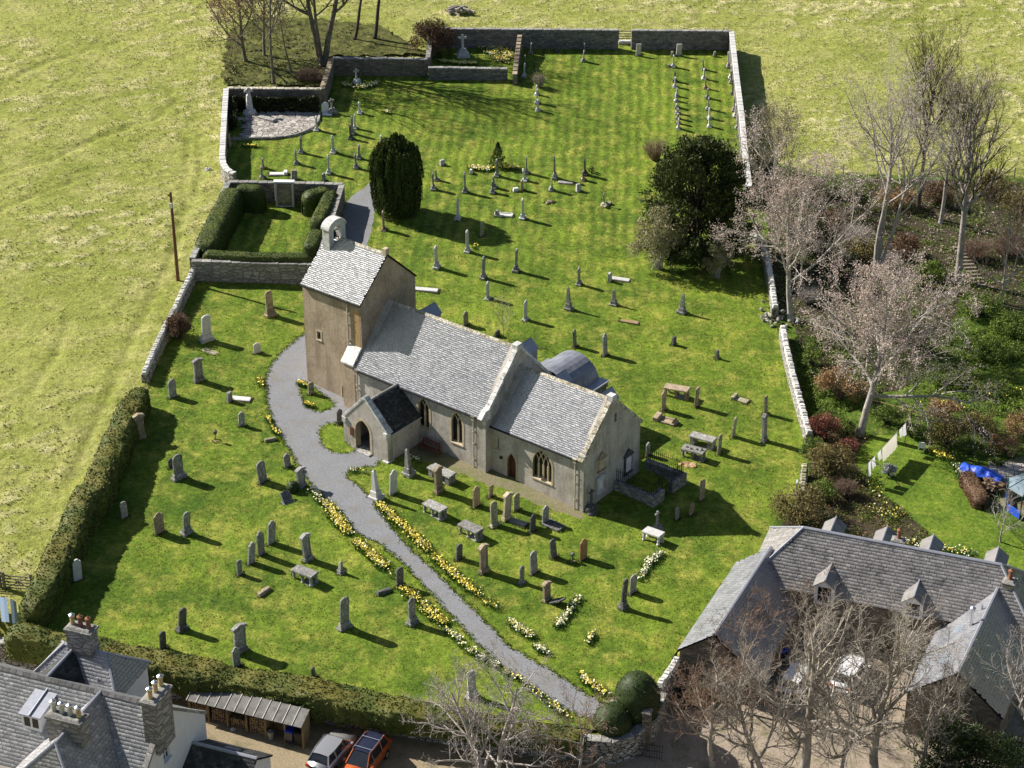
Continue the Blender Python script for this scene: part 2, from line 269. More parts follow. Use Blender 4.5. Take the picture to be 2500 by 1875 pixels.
MT = dict(
  field=M_grass('field_grass', (.225,.26,.045), (.35,.365,.09), (.47,.44,.17), .09, 6.0, .62, .10, tuss=(.57,.53,.26), con=.5),
  lawn=M_grass('lawn_grass', (.054,.110,.010), (.170,.238,.023), (.35,.335,.065), .20, 6.5, .58, .055, stripes=(.30, .06, .2), con=.55),
  garden=M_grass('garden_lawn', (.065,.125,.012), (.15,.22,.022), (.27,.275,.05), .4, 7, .4, .035, con=.6),
  rough=M_grass('rough_grass', (.045,.085,.010), (.11,.175,.02), (.19,.19,.05), .45, 3.5, .5, .12),
  scrub=M_grass('scrub_ground', (.05,.06,.012), (.12,.135,.03), (.19,.165,.07), .5, 3.0, .6, .12),
  straw=M_leaf('field_straw', (.27,.295,.065), (.40,.40,.13), (.56,.52,.24), .8, .3, .25),
  turf=M_leaf('turf_blades', (.055,.115,.010), (.13,.20,.02), (.27,.28,.05), .7, .5, .3),
  mulch=M_gravel('leaf_litter', (.028,.024,.014), (.095,.078,.048), 4.0, (.045,.07,.012), .08),
  soil=M_gravel('bed_soil', (.035,.028,.018), (.10,.075,.045), 5.0, (.05,.075,.015), .06),
  path=M_gravel('path_gravel', (.14,.145,.155), (.31,.315,.33), 9.0, (.21,.195,.165), .012),
  dirt=M_gravel('wall_foot_gravel', (.13,.115,.06), (.29,.26,.165), 7.0, (.12,.16,.025), .03),
  yard=M_gravel('yard_gravel', (.20,.16,.10), (.42,.34,.22), 8.0, (.17,.15,.08), .03),
  court=M_gravel('court_gravel', (.22,.18,.135), (.46,.38,.30), 7.0, (.13,.13,.05), .03),
  harl=M_stone('harled_wall', (.33,.295,.25), (.47,.43,.375), (.54,.50,.45), .9, .95, .035, rnd=0, bscale=18, streak=True),
  harl_t=M_stone('harled_tower', (.30,.23,.155), (.42,.33,.235), (.49,.40,.30), .6, .95, .035, rnd=0, bscale=18, streak=True),
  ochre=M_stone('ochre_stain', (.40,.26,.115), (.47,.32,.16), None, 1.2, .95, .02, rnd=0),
  dress=M_stone('dressed_sandstone', (.40,.32,.20), (.55,.47,.34), None, 2.5, .9, .012, rnd=.08),
  cope=M_stone('lichen_coping', (.33,.32,.29), (.55,.54,.51), (.66,.65,.63), 2.2, .9, .03, lichen=.4, lcol=(.74,.73,.71), rnd=.2),
  mosscope=M_stone('mossy_coping', (.20,.17,.10), (.42,.38,.28), None, 2.2, .95, .04, lichen=.55, lcol=(.62,.6,.54), rnd=.25),
  grey=M_stone('grave_grey', (.15,.145,.135), (.30,.29,.27), None, 2.6, .9, .015, lichen=.35, lcol=(.46,.46,.42)),
  pale=M_stone('grave_pale', (.42,.41,.40), (.60,.59,.57), None, 2.6, .85, .01, lichen=.1, rnd=.12),
  white=M_stone('grave_marble', (.62,.62,.63), (.78,.78,.78), None, 2.0, .6, .005, rnd=.08),
  brown=M_stone('grave_brown', (.20,.15,.10), (.36,.28,.19), None, 2.6, .9, .015, lichen=.3, lcol=(.45,.42,.34)),
  rust=M_stone('grave_rust', (.26,.14,.06), (.42,.26,.12), None, 2.6, .9, .015, lichen=.2, lcol=(.48,.42,.3)),
  dark=M_stone('grave_dark', (.055,.055,.055), (.13,.13,.125), None, 2.6, .8, .012, lichen=.2, lcol=(.3,.3,.28)),
  moss=M_stone('grave_moss', (.13,.12,.07), (.27,.25,.16), (.30,.31,.13), 2.6, .95, .02, lichen=.4, lcol=(.5,.49,.42)),
  orange=M_stone('orange_lichen_rock', (.30,.17,.03), (.42,.36,.27), None, 2.2, .95, .05, lichen=.35, lcol=(.55,.27,.03)),
  wall=M_rubble('mortared_rubble', (.12,.11,.105), (.30,.28,.26), (.22,.205,.19)),
  wallr=M_rubble('brown_rubble', (.13,.11,.085), (.30,.25,.19), (.24,.21,.17)),
  dry=M_rubble('drystone', (.28,.265,.235), (.54,.52,.475), (.09,.08,.068), 2.4, 5.0, .09),
  ash=M_rubble('squared_stone', (.25,.23,.205), (.43,.40,.365), (.19,.18,.165), 1.5, 3.6, .05),
  slate=M_slate('church_slate', (.125,.125,.15), (.185,.185,.215), (.275,.275,.30), .45, 1.0, ior=2.3),
  slate_d=M_slate('porch_slate', (.022,.024,.024), (.05,.052,.05), (.11,.11,.10), .7, .3),
  slate_h=M_slate('house_slate', (.13,.13,.135), (.22,.215,.22), (.48,.47,.47), .48, 1.0, .4, ior=2.0),
  slate_b=M_slate('barn_slate', (.19,.175,.165), (.28,.26,.25), (.38,.355,.335), .52, .9, .9, ior=1.7),
  slate_n=M_slate('new_slate', (.125,.13,.15), (.155,.16,.18), (.195,.20,.22), .45, 1.0, ior=2.1),
  under=M_plain('slate_underlay', (.012,.012,.014), .9, 0, .1),
  lead=M_plain('lead', (.36,.37,.42), .42, .35, .5, .12, 3.0),
  leadd=M_plain('dull_lead', (.25,.26,.30), .5, .3, .5, .3, 1.2),
  iron=M_plain('iron', (.012,.012,.013), .5, .3, .4),
  pipe=M_plain('cream_pipe', (.46,.42,.33), .5, 0, .4),
  glass=M_plain('leaded_glass', (.012,.012,.016), .12, 0, .6, .5, 3.0),
  door=M_plain('red_brown_door', (.075,.02,.014), .6, 0, .4),
  woodr=M_plain('red_stained_wood', (.14,.045,.03), .6, 0, .4, .2),
  wood=M_plain('weathered_timber', (.27,.20,.10), .85, 0, .2, .3, 3.0, bmp=.01),
  woodg=M_plain('grey_timber', (.22,.19,.15), .9, 0, .2, .3, 3.0, bmp=.01),
  pole=M_plain('pole_timber', (.17,.09,.045), .85, 0, .2, .25, 2.0),
  log=M_plain('log_ends', (.34,.23,.12), .9, 0, .2, .45, 5.0),
  felt=M_plain('roof_felt', (.17,.165,.155), .9, 0, .2, .35, 1.7, bmp=.01),
  render=M_plain('white_render', (.78,.76,.73), .9, 0, .2, .05, 2.0, bmp=.004),
  paint=M_plain('white_paint', (.80,.80,.80), .5, 0, .4, .04),
  pot=M_plain('buff_clay', (.50,.38,.20), .8, 0, .2, .25, 4.0),
  potr=M_plain('red_clay', (.26,.12,.07), .8, 0, .2, .3, 4.0),
  potw=M_plain('pale_clay', (.52,.49,.42), .8, 0, .2, .25, 4.0),
  alu=M_plain('metal_cowl', (.62,.63,.66), .3, .8, .5, .05),
  bark=M_stone('bark', (.19,.165,.13), (.44,.39,.33), None, 1.6, .95, .02, rnd=.15),
  barkm=M_stone('grey_bark', (.10,.085,.065), (.25,.22,.18), None, 1.6, .95, .02, rnd=.15),
  barkd=M_stone('dark_bark', (.045,.036,.028), (.10,.085,.065), None, 1.6, .95, .02, rnd=.15),
  barkp=M_stone('pale_bark', (.26,.23,.20), (.50,.455,.415), None, 1.6, .95, .02, rnd=.12),
  barkr=M_stone('russet_twigs', (.15,.095,.065), (.32,.23,.175), None, 1.6, .95, .01, rnd=.12),
  pink=M_leaf('pink_beige_leaf', (.40,.30,.255), (.58,.46,.405), (.72,.61,.55), .7, 1.2, .3),
  brownleaf=M_leaf('brown_leaf', (.17,.10,.055), (.27,.17,.10), (.36,.25,.16), .7, 1.2, .2),
  yew=M_leaf('yew_leaf', (.026,.04,.010), (.056,.076,.017), (.115,.135,.032), .55, .8, .1),
  yewl=M_leaf('irish_yew_leaf', (.024,.042,.010), (.058,.086,.018), (.12,.155,.034), .55, .8, .1),
  hedge=M_leaf('hedge_leaf', (.05,.08,.012), (.10,.12,.02), (.19,.165,.035), .65, .7, .1),
  hedgeg=M_leaf('clipped_yew', (.035,.055,.010), (.065,.088,.014), (.10,.12,.02), .6, .9, .1),
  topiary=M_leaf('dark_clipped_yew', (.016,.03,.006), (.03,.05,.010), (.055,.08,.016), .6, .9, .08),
  ivy=M_leaf('dark_ivy', (.013,.018,.006), (.03,.036,.010), (.09,.095,.03), .5, .9, .1),
  shrubg=M_leaf('green_shrub', (.065,.115,.016), (.125,.19,.026), (.24,.31,.055), .6, 1.2, .25),
  sallow=M_leaf('sallow_leaf', (.19,.18,.075), (.31,.29,.14), (.46,.44,.25), .65, 1.2, .2),
  shrubo=M_leaf('olive_shrub', (.13,.11,.035), (.21,.17,.06), (.31,.25,.095), .65, 1.2, .2),
  shrubt=M_leaf('tawny_shrub', (.22,.13,.05), (.35,.22,.10), (.45,.31,.16), .65, 1.2, .2),
  shrubr=M_leaf('red_maple', (.10,.022,.014), (.20,.055,.035), (.38,.16,.11), .6, 1.2, .25),
  shrubb=M_leaf('copper_bush', (.075,.038,.02), (.14,.08,.045), (.24,.15,.09), .65, 1.5, .15),
  conif=M_leaf('conifer_leaf', (.012,.025,.006), (.035,.06,.012), (.08,.12,.03), .55, 1.0, .1),
  yellow=M_plain('yellow_petal', (.88,.73,.13), .6, 0, .2, .15, 8.0),
  cream=M_plain('cream_petal', (.86,.84,.58), .6, 0, .2, .1, 8.0),
  blade=M_plain('flower_leaf', (.06,.15,.02), .6, 0, .3, .3, 3.0),
  bluep=M_plain('blue_plastic', (.015,.045,.42), .45, 0, .4, .1),
  tarp=M_plain('blue_tarp', (.03,.10,.62), .4, 0, .5, .15, 3.0),
  black=M_plain('black_plastic', (.015,.015,.017), .5, 0, .4),
  rubber=M_plain('rubber', (.012,.012,.012), .8, 0, .2),
  galv=M_plain('galvanised', (.30,.31,.32), .5, .7, .4, .2),
  cloth=M_leaf('white_washing', (.80,.80,.80), (.84,.84,.84), (.84,.84,.84), .9, 1.0, .45, .1),
  clothc=M_leaf('cream_washing', (.72,.68,.58), (.78,.74,.65), (.78,.74,.65), .9, 1.0, .45, .1),
  silver=M_plain('silver_paint', (.50,.49,.48), .28, .6, .5, .02, 1.0, .6),
  orangep=M_plain('orange_paint', (.42,.085,.012), .3, .1, .5, .02, 1.0, .5),
  navy=M_plain('navy_panel', (.02,.022,.045), .25, .1, .5, .02, 1.0, .5),
  whitep=M_plain('white_paint_car', (.82,.82,.83), .3, 0, .5, .02, 1.0, .6),
  cglass=M_plain('car_glass', (.02,.024,.03), .08, 0, .7, .2, 2.0),
  taillamp=M_plain('tail_lamp', (.55,.06,.02), .2, 0, .6, .05),
  sheet=M_plain('blue_sheet_metal', (.30,.40,.52), .5, .1, .4, .1),
  gaz=M_plain('gazebo_glass', (.22,.29,.34), .15, .1, .7, .15, 1.5),
  green=M_plain('green_frame', (.02,.06,.05), .5, 0, .4),
  paver=M_stone('paving', (.26,.235,.21), (.46,.42,.385), None, 2.0, .9, .012, rnd=.35),
  ridge=M_stone('ridge_tile', (.07,.07,.075), (.16,.155,.15), None, 3.0, .8, .01, rnd=.3),
)

# ------------------------------------------------------------------ terrain
YARD_DZ = -1.7                                # the house yard lies below the churchyard
CHURCHYARD = [(-29.83,202.58,3.80), (-19.84,213.80,3.75), (-19.27,211.41,3.65), (-8.71,212.24,3.25), (-8.96,219.75,3.50), (24.61,222.50,2.21), (24.11,207.86,1.76), (23.39,192.83,1.31),
  (22.53,177.23,0.85), (22.68,164.18,0.42), (22.67,159.15,0.26), (22.60,152.60,0.06), (22.70,145.38,-0.18), (22.95,139.42,-0.38), (22.69,136.19,-0.47), (21.77,131.85,-0.57), (19.45,128.52,-0.58),
  (18.37,125.54,-0.64), (16.80,122.26,-0.68), (14.66,120.29,-0.65), (10.69,111.76,-0.76), (9.58,108.64,-0.82), (8.70,106.33,-0.85), (5.40,104.13,-0.79), (1.47,104.78,-0.61), (-2.94,105.40,-0.41), (-8.49,106.32,-0.15), (-11.89,107.35,0.02),
  (-14.11,107.85,0.13), (-19.83,108.97,0.40), (-24.43,109.71,0.61), (-29.15,110.91,0.84), (-31.90,112.24,1.00),
  (-30.81,115.54,1.06), (-30.06,121.20,1.21), (-29.62,124.24,1.29), (-29.02,129.60,1.44), (-28.79,136.26,1.64), (-28.71,141.85,1.82), (-28.86,145.57,1.94), (-28.40,150.05,2.06), (-27.63,160.28,2.36), (-28.07,162.47,2.45), (-26.80,181.19,2.99), (-27.74,184.98,3.15)]
def refine(poly, step=.6, jit=0.0, seed=1):
    rnd = random.Random(seed); out = []
    for i in range(len(poly)):
        a = Vector(poly[i][:2]); b = Vector(poly[(i+1) % len(poly)][:2]); k = max(1, int((b-a).length/step))
        for j in range(k):
            p = a.lerp(b, j/k)
            if j and jit: p += Vector((rnd.uniform(-jit, jit), rnd.uniform(-jit, jit)))
            out.append((p.x, p.y))
    return out
def smooth_poly(poly, it=2):
    for _ in range(it):
        q = []
        for i in range(len(poly)):
            a = poly[i]; b = poly[(i+1) % len(poly)]
            q += [(a[0]*.75+b[0]*.25, a[1]*.75+b[1]*.25), (a[0]*.25+b[0]*.75, a[1]*.25+b[1]*.75)]
        poly = q
    return poly
def zone_mesh(outer, subs, res, zf, base, seed=3):
    """one constrained triangulation of outer, split into the sheets named in subs (name, polygon, material)"""
    rnd = np.random.RandomState(seed); loops = [outer]+[p for _, p, _ in subs]
    xs = [p[0] for p in outer]; ys = [p[1] for p in outer]
    gx, gy = np.meshgrid(np.arange(min(xs), max(xs), res), np.arange(min(ys), max(ys), res))
    gx = gx.ravel()+rnd.uniform(-.3, .3, gx.size)*res; gy = gy.ravel()+rnd.uniform(-.3, .3, gy.size)*res
    k = inside(outer, gx, gy); pts = [Vector((x, y)) for x, y in zip(gx[k], gy[k])]; edges = []
    for lp in loops:
        b = len(pts); n = len(lp); pts += [Vector(p[:2]) for p in lp]; edges += [(b+i, b+(i+1) % n) for i in range(n)]
    V, _, F, _, _, _ = delaunay_2d_cdt(pts, edges, [], 0, 1e-4)
    V = np.array([(p.x, p.y) for p in V]); F = np.array([f for f in F if len(f) == 3])
    cx = V[F].mean(1); keep = inside(outer, cx[:, 0], cx[:, 1]); F = F[keep]; cx = cx[keep]
    own = np.zeros(len(F), int)
    for i, (_, p, _) in enumerate(subs): own[inside(p, cx[:, 0], cx[:, 1])] = i+1
    Z = zf(V[:, 0], V[:, 1]); V3 = np.column_stack([V, Z]); res_ = []
    for i, (nm, mt) in enumerate([base]+[(a, c) for a, _, c in subs]):
        f = F[own == i]
        if not len(f): res_.append(None); continue
        u, inv = np.unique(f, return_inverse=True)
        vv = V3[u]; ff = inv.reshape(f.shape)
        a = vv[ff[:, 0]]; b = vv[ff[:, 1]]; c = vv[ff[:, 2]]
        flip = ((b-a)[:, 0]*(c-a)[:, 1]-(b-a)[:, 1]*(c-a)[:, 0]) < 0
        ff[flip] = ff[flip][:, ::-1]
        o = mesh_np(nm, vv, ff, mt, smooth=True); o['kind'] = 'structure'; res_.append(o)
    return res_

def field_z(x, y):
    h = tz(x, y)
    return h+.5*(fbm(x/23., y/23., 5)-.5)
YARD = [(-38.35,115.49,-0.33), (-33.11,112.74,-0.64), (-25.59,108.96,-1.06), (-17.48,107.10,-1.46), (-10.13,105.76,-1.80), (-7.38,105.22,-1.93), (1.47,103.98,-2.33), (7.51,103.62,-2.59), (9.31,106.21,-2.58),
  (10.18,110.09,-2.49), (13.73,115.44,-2.47), (19.38,120.26,-2.55), (37.24,115.75,-3.42), (60,105,0), (60,60,0), (-60,60,0), (-60,104,0)]
GARDEN = [(22.68,164.18,0.42), (22.67,159.15,0.26), (22.60,152.60,0.06), (22.70,145.38,-0.18), (22.95,139.42,-0.38), (22.69,136.19,-0.47), (21.77,131.85,-0.57), (19.45,128.52,-0.58), (18.37,125.54,-0.64), (18.87,123.22,-0.73), (37.24,115.75,-3.42),
  (60,105,0), (72,130,0), (80,172,0), (50.88,189.99,0.09), (35.58,189.43,0.70), (30.54,188.99,0.89), (24.09,192.89,1.28), (22.53,177.23,0.85)]
_fine_x = np.arange(-64, 64.01, .34); _fine_y = np.arange(92, 250.01, .34)
def axis(f, lo, hi):
    a = [f[0]]; s = .6
    while a[-1] > lo: a.append(a[-1]-s); s *= 1.35
    b = [f[-1]]; s = .6
    while b[-1] < hi: b.append(b[-1]+s); s *= 1.35
    return np.concatenate([a[:0:-1], f, b[1:]])
ax = axis(_fine_x, -2500, 2500); ay = axis(_fine_y, -2500, 3500)
GX, GY = np.meshgrid(ax, ay)
rot = R(24); ux = GX*math.cos(rot)+GY*math.sin(rot); uy = -GX*math.sin(rot)+GY*math.cos(rot)
patch = np.clip((fbm(GX/14., GY/14., 31)-.3)*2.2, 0, 1)
t1 = np.clip((fbm(ux/1.25, uy/.8, 7, 3)-.44)*3.0, 0, 1)
t2 = np.clip((fbm(ux/3.6, uy/1.5, 11, 3)-.5)*2.5, 0, 1)
t3 = np.clip((fbm(GX/.62, GY/.62, 13, 2)-.45)*2.4, 0, 1)
tuft = np.clip(t1*(.25+.6*patch)+.25*t2+.25*t3*patch, 0, 1)
GZ = field_z(GX, GY)+(.14*t1*(.3+.7*patch)+.08*t2)+.15*t3*(.4+.6*patch)
# animal and wheel tracks worn into the field
for line in ([(-32.27,192.71,3.59), (-31.17,183.89,3.26), (-30.01,170.04,2.77), (-30.83,158.79,2.44), (-31.47,149.83,2.18), (-31.69,144.29,2.02), (-32.25,136.53,1.79), (-32.40,130.08,1.59)], [(-31.14,191.97,3.52), (-29.78,184.01,3.21), (-29.93,176.44,2.97)], [(-37.15,154.65,2.57), (-37.07,148.86,2.38), (-38.06,141.21,2.18)],
             [(-48.68,181.95,3.92), (-44.44,185.46,3.85), (-41.31,190.41,3.88), (-38.59,193.60,3.87), (-36.04,196.20,3.85), (-34.24,202.14,3.97)], [(-46.98,173.90,3.59), (-44.83,177.37,3.61), (-41.58,180.66,3.58)], [(-53.14,203.03,4.77), (-50.02,209.97,4.87), (-46.38,213.29,4.82), (-42.84,216.69,4.79)], [(27.42,226.23,2.21), (35.83,223.94,1.80), (45.47,222.85,1.37), (57.27,219.96,0.79)]):
    for a_, b_ in zip(line, line[1:]):
        dx_, dy_ = b_[0]-a_[0], b_[1]-a_[1]; t_ = np.clip(((GX-a_[0])*dx_+(GY-a_[1])*dy_)/(dx_*dx_+dy_*dy_), 0, 1); d_ = np.hypot(GX-a_[0]-t_*dx_, GY-a_[1]-t_*dy_)+.5*(fbm(GX/2., GY/2., 55)-.5)
        k_ = np.exp(-(d_/.38)**2); GZ -= .16*k_; tuft *= 1-.9*np.exp(-(d_/.7)**2)
core = np.zeros(GX.shape, bool); low = inside(YARD, GX, GY); gard = inside(GARDEN, GX, GY); chy = inside(CHURCHYARD, GX, GY)
TOPWOOD = [(-30.15,205.31,3.90), (-31.30,213.37,4.21), (-31.25,221.03,4.45), (-28.54,224.52,4.45), (-22.75,225.15,4.23), (-14.94,223.84,3.87), (-11.83,219.45,3.60), (-9.20,215.65,3.38), (-19.49,214.34,3.76), (-19.77,214.06,3.76), (-19.95,205.62,3.50)]
topw = inside(TOPWOOD, GX, GY)
dropz = chy | low | gard
fade = dropz.copy()
GZ[dropz] = tz(GX, GY)[dropz]-.35
GZ[low] = tz(GX, GY)[low]+YARD_DZ-.5
ny, nx = GX.shape
idx = np.arange(ny*nx).reshape(ny, nx)
q = np.stack([idx[:-1,:-1], idx[:-1,1:], idx[1:,1:], idx[1:,:-1]], -1).reshape(-1, 4)
hid = dropz.ravel()[q].all(1)
# keep one cell of skirt below the walls, drop the rest that other sheets cover
near = dropz.copy(); 
for _ in range(3): near[1:-1,1:-1] = near[1:-1,1:-1] & near[:-2,1:-1] & near[2:,1:-1] & near[1:-1,:-2] & near[1:-1,2:]
hid &= near.ravel()[q].all(1)
q = q[~hid]
use, inv = np.unique(q, return_inverse=True)
fld = mesh_np('field', np.column_stack([GX.ravel(), GY.ravel(), GZ.ravel()])[use], inv.reshape(q.shape), MT['field'], smooth=True, attr={'tuft': ('POINT', tuft.ravel()[use])})
tag(fld, kind='structure')

_rn = np.random.RandomState(3); _k = np.flatnonzero((tuft.ravel() > .16) & ~dropz.ravel() & ~topw.ravel() & (np.abs(GX.ravel()) < 66) & (GY.ravel() > 94) & (GY.ravel() < 246))
_k = _k[_rn.randint(0, len(_k), 60000)]; FIELD_TUFTS = np.column_stack([GX.ravel()[_k]+_rn.uniform(-.17, .17, len(_k)), GY.ravel()[_k]+_rn.uniform(-.17, .17, len(_k)), GZ.ravel()[_k]+.03])
def lawn_z(x, y):
    return tz(x, y)+.11*(fbm(x/2.6, y/2.6, 21, 3)-.5)+.05*(fbm(x/.8, y/.8, 23, 2)-.5)
CH0 = Vector((5.22, 128.57)); CHA = R(142.02)
CW = Vector((math.cos(CHA), math.sin(CHA))); CN = Vector((CW.y, -CW.x))
def chw(a, b):                                # church plan: a metres west of the east gable, b metres north of the chancel's south wall
    p = CH0+CW*a+CN*b; return (p.x, p.y)
path = [(5.26,104.80,-0.76), (3.69,105.90,-0.66), (0.38,108.87,-0.43), (-1.56,111.47,-0.27), (-3.10,113.81,-0.13), (-4.56,116.22,0.01), (-5.68,118.13,0.11), (-7.74,121.46,0.30), (-9.05,123.17,0.41), (-11.18,124.86,0.55),
  (-12.64,127.68,0.70), (-14.03,129.40,0.82), (-15.07,131.17,0.91), (-16.68,134.86,1.10), (-17.85,137.48,1.23), (-18.73,139.69,1.34), (-19.35,142.49,1.45), (-19.81,145.66,1.57), (-19.65,148.15,1.65), (-18.84,150.75,1.70), (-17.32,153.76,1.73), (-17.38,155.07,1.77),
  chw(24,1.5), chw(19.5,.6), chw(17,0), (-9.77,135.17,0.83), (-10.22,133.82,0.80), (-11.25,133.52,0.83), (-12.24,132.86,0.85), (-12.38,132.03,0.83), (-11.81,131.55,0.79), (-10.68,129.89,0.69), (-10.11,128.90,0.64), (-8.68,125.66,0.48), (-7.21,123.17,0.34), (-5.66,120.96,0.20), (-3.65,117.84,0.02), (-1.95,115.21,-0.13),
  (-0.07,112.29,-0.30), (2.43,110.05,-0.48), (4.64,107.85,-0.64), (5.88,106.70,-0.73)]
path = refine(path, .28, .09, 5)
is1 = refine(smooth_poly([(-17.08,145.16,1.44), (-16.58,145.74,1.44), (-15.80,144.71,1.38), (-14.08,142.84,1.25), (-14.10,141.79,1.21), (-15.23,141.01,1.24), (-16.41,142.15,1.32)], 1), .35, .03, 6)
is2 = refine(smooth_poly([(-14.93,138.91,1.16), (-14.12,139.73,1.15), (-12.89,139.43,1.09), (-12.70,136.69,0.99), (-11.81,135.89,0.93), (-12.79,135.17,0.95), (-14.00,135.58,1.01), (-14.82,137.29,1.10)], 1), .35, .03, 7)
strip = refine([chw(-.3,.6), chw(-.4,-.9), chw(1,-1.0), chw(3,-1.5), chw(6,-1.4), chw(7.5,-2.0), chw(9.5,-1.9), chw(12,-2.1), chw(14.4,-2.9), chw(15.6,-3.6), chw(15.5,0), chw(9,0.3)], .3, .18, 8)
strip2 = refine(smooth_poly([(-15.80,170.87,2.21), (-15.69,178.40,2.45), (-15.03,180.70,2.50), (-13.66,182.53,2.50), (-13.59,185.46,2.59), (-12.82,185.13,2.55), (-12.76,176.81,2.28), (-13.05,170.75,2.10), (-13.23,167.33,2.00)], 1), .4, .08, 9)
lawns = zone_mesh(refine(CHURCHYARD, .7), [('gravel_path', path, MT['path']), ('grass_island', is1, MT['lawn']), ('grass_island', is2, MT['lawn']), ('wall_foot_gravel', strip, MT['dirt']), ('gravel_path', strip2, MT['path'])],
                  .42, lawn_z, ('churchyard_lawn', MT['lawn']))
glawn = refine(smooth_poly([(26.66,137.92,-0.58), (28.30,140.79,-0.56), (30.33,140.67,-0.64), (32.04,140.27,-0.72), (33.75,136.90,-0.90), (34.63,133.12,-1.06), (35.84,129.97,-1.21), (36.59,128.00,-1.30), (38.24,123.93,-1.50), (37.50,120.57,-1.58), (34.96,123.74,-1.37), (31.66,125.46,-1.18), (29.58,129.53,-0.97), (28.58,131.35,-0.87), (27.10,133.59,-0.74), (26.52,135.95,-0.64)], 1), .5, .05, 12)
gbed = refine([(24.06,141.79,-0.35), (26.87,142.24,-0.45), (28.09,140.27,-0.56), (26.29,137.15,-0.59), (26.74,134.76,-0.68), (27.67,132.22,-0.80), (28.77,130.90,-0.89), (29.54,129.30,-0.97), (31.52,125.35,-1.18), (27.76,124.59,-1.05), (20.44,126.10,-0.70), (19.27,126.90,-0.63), (22.16,131.88,-0.59)], .5, .1, 13)
wood = refine([(25.01,191.73,1.21), (30.44,188.18,0.87), (35.46,188.62,0.68), (50.70,189.17,0.07), (44.65,160.80,-0.59), (40.26,164.25,-0.29), (36.47,155.94,-0.41), (33.07,148.82,-0.49), (28.35,145.76,-0.40), (24.59,149.34,-0.13), (24.02,159.25,0.21), (22.98,161.97,0.34)], .6, .2, 14)
patio = refine([(36.41,136.83,-1.01), (42.36,139.44,-1.17), (43.25,131.80,-1.46), (38.33,130.12,-1.31), (36.51,131.38,-1.19), (37.41,134.48,-1.13)], .6, .02, 15)
zone_mesh(refine(GARDEN, .8), [('leaf_litter', wood, MT['mulch']), ('garden_lawn', glawn, MT['garden']), ('flower_bed', gbed, MT['soil']), ('patio', patio, MT['dirt'])], .55,
          lambda x, y: lawn_z(x, y), ('rough_grass', MT['rough']))
# wooded ground behind the paved plot, laid a little above the field
zone_mesh(refine(TOPWOOD, .7, .45, 44), [], .5, lambda x, y: field_z(x, y)+.2+.25*fbm(x/1.3, y/1.3, 77), ('scrub_ground', MT['scrub']))
zone_mesh(refine(YARD, 1.0), [('courtyard', refine([(9.87,112.43,-2.41), (13.73,115.44,-2.47), (19.38,120.26,-2.55), (37.24,115.75,-3.42), (60,105,0), (60,60,0), (4,60,0), (6.94,103.26,-2.58)], .8, .05, 4), MT['court'])], .8,
          lambda x, y: tz(x, y)+YARD_DZ+.06*(fbm(x/2., y/2., 41)-.5), ('house_yard', MT['yard']))

# ------------------------------------------------------------------ building helpers
Zv = Vector((0, 0, 1))
def panel(mb, O, U, N, outer, holes=(), t=.5, mi=0):
    """wall panel in the plane through O spanned by U and z; N points outwards; holes are real openings with reveals"""
    O = Vector(O); U = Vector(U); N = Vector(N); loops = [list(outer)]+[list(h) for h in holes]
    tr = tessellate_polygon([[Vector((u, z, 0)) for u, z in lp] for lp in loops])
    flat = [p for lp in loops for p in lp]; n = len(flat)
    fr = [O+U*u+Zv*z for u, z in flat]; vs = fr+[p-N*t for p in fr]; fs = []
    for a, b, c in tr:
        nn = (fr[b]-fr[a]).cross(fr[c]-fr[a])
        if nn.dot(N) < 0: a, c = c, a
        fs.append((a, b, c)); fs.append((c+n, b+n, a+n))
    k = 0
    for lp in loops:
        m = len(lp); fs += [(k+i, k+i+n, k+(i+1) % m+n, k+(i+1) % m) for i in range(m)]; k += m
    mb.add(vs, fs, mi); return mb
def arch(u0, w, z0, zs, za, n=7):
    a = w/2; H = max(za-zs, a*.999); c = max((H*H-a*a)/(2*a), 0); r = a+c
    t1 = math.acos(max(-1, min(1, c/r))); pts = [(u0-a, z0)]
    L = [(u0+c-r*math.cos(t1*i/n), zs+r*math.sin(t1*i/n)) for i in range(n+1)]
    return pts+L+[(2*u0-x, z) for x, z in L[-2::-1]]+[(u0+a, z0)]
def rect(u0, u1, z0, z1): return [(u0, z0), (u0, z1), (u1, z1), (u1, z0)]
def inpoly(poly, x, y): return bool(inside(poly, np.array([x]), np.array([y]))[0])

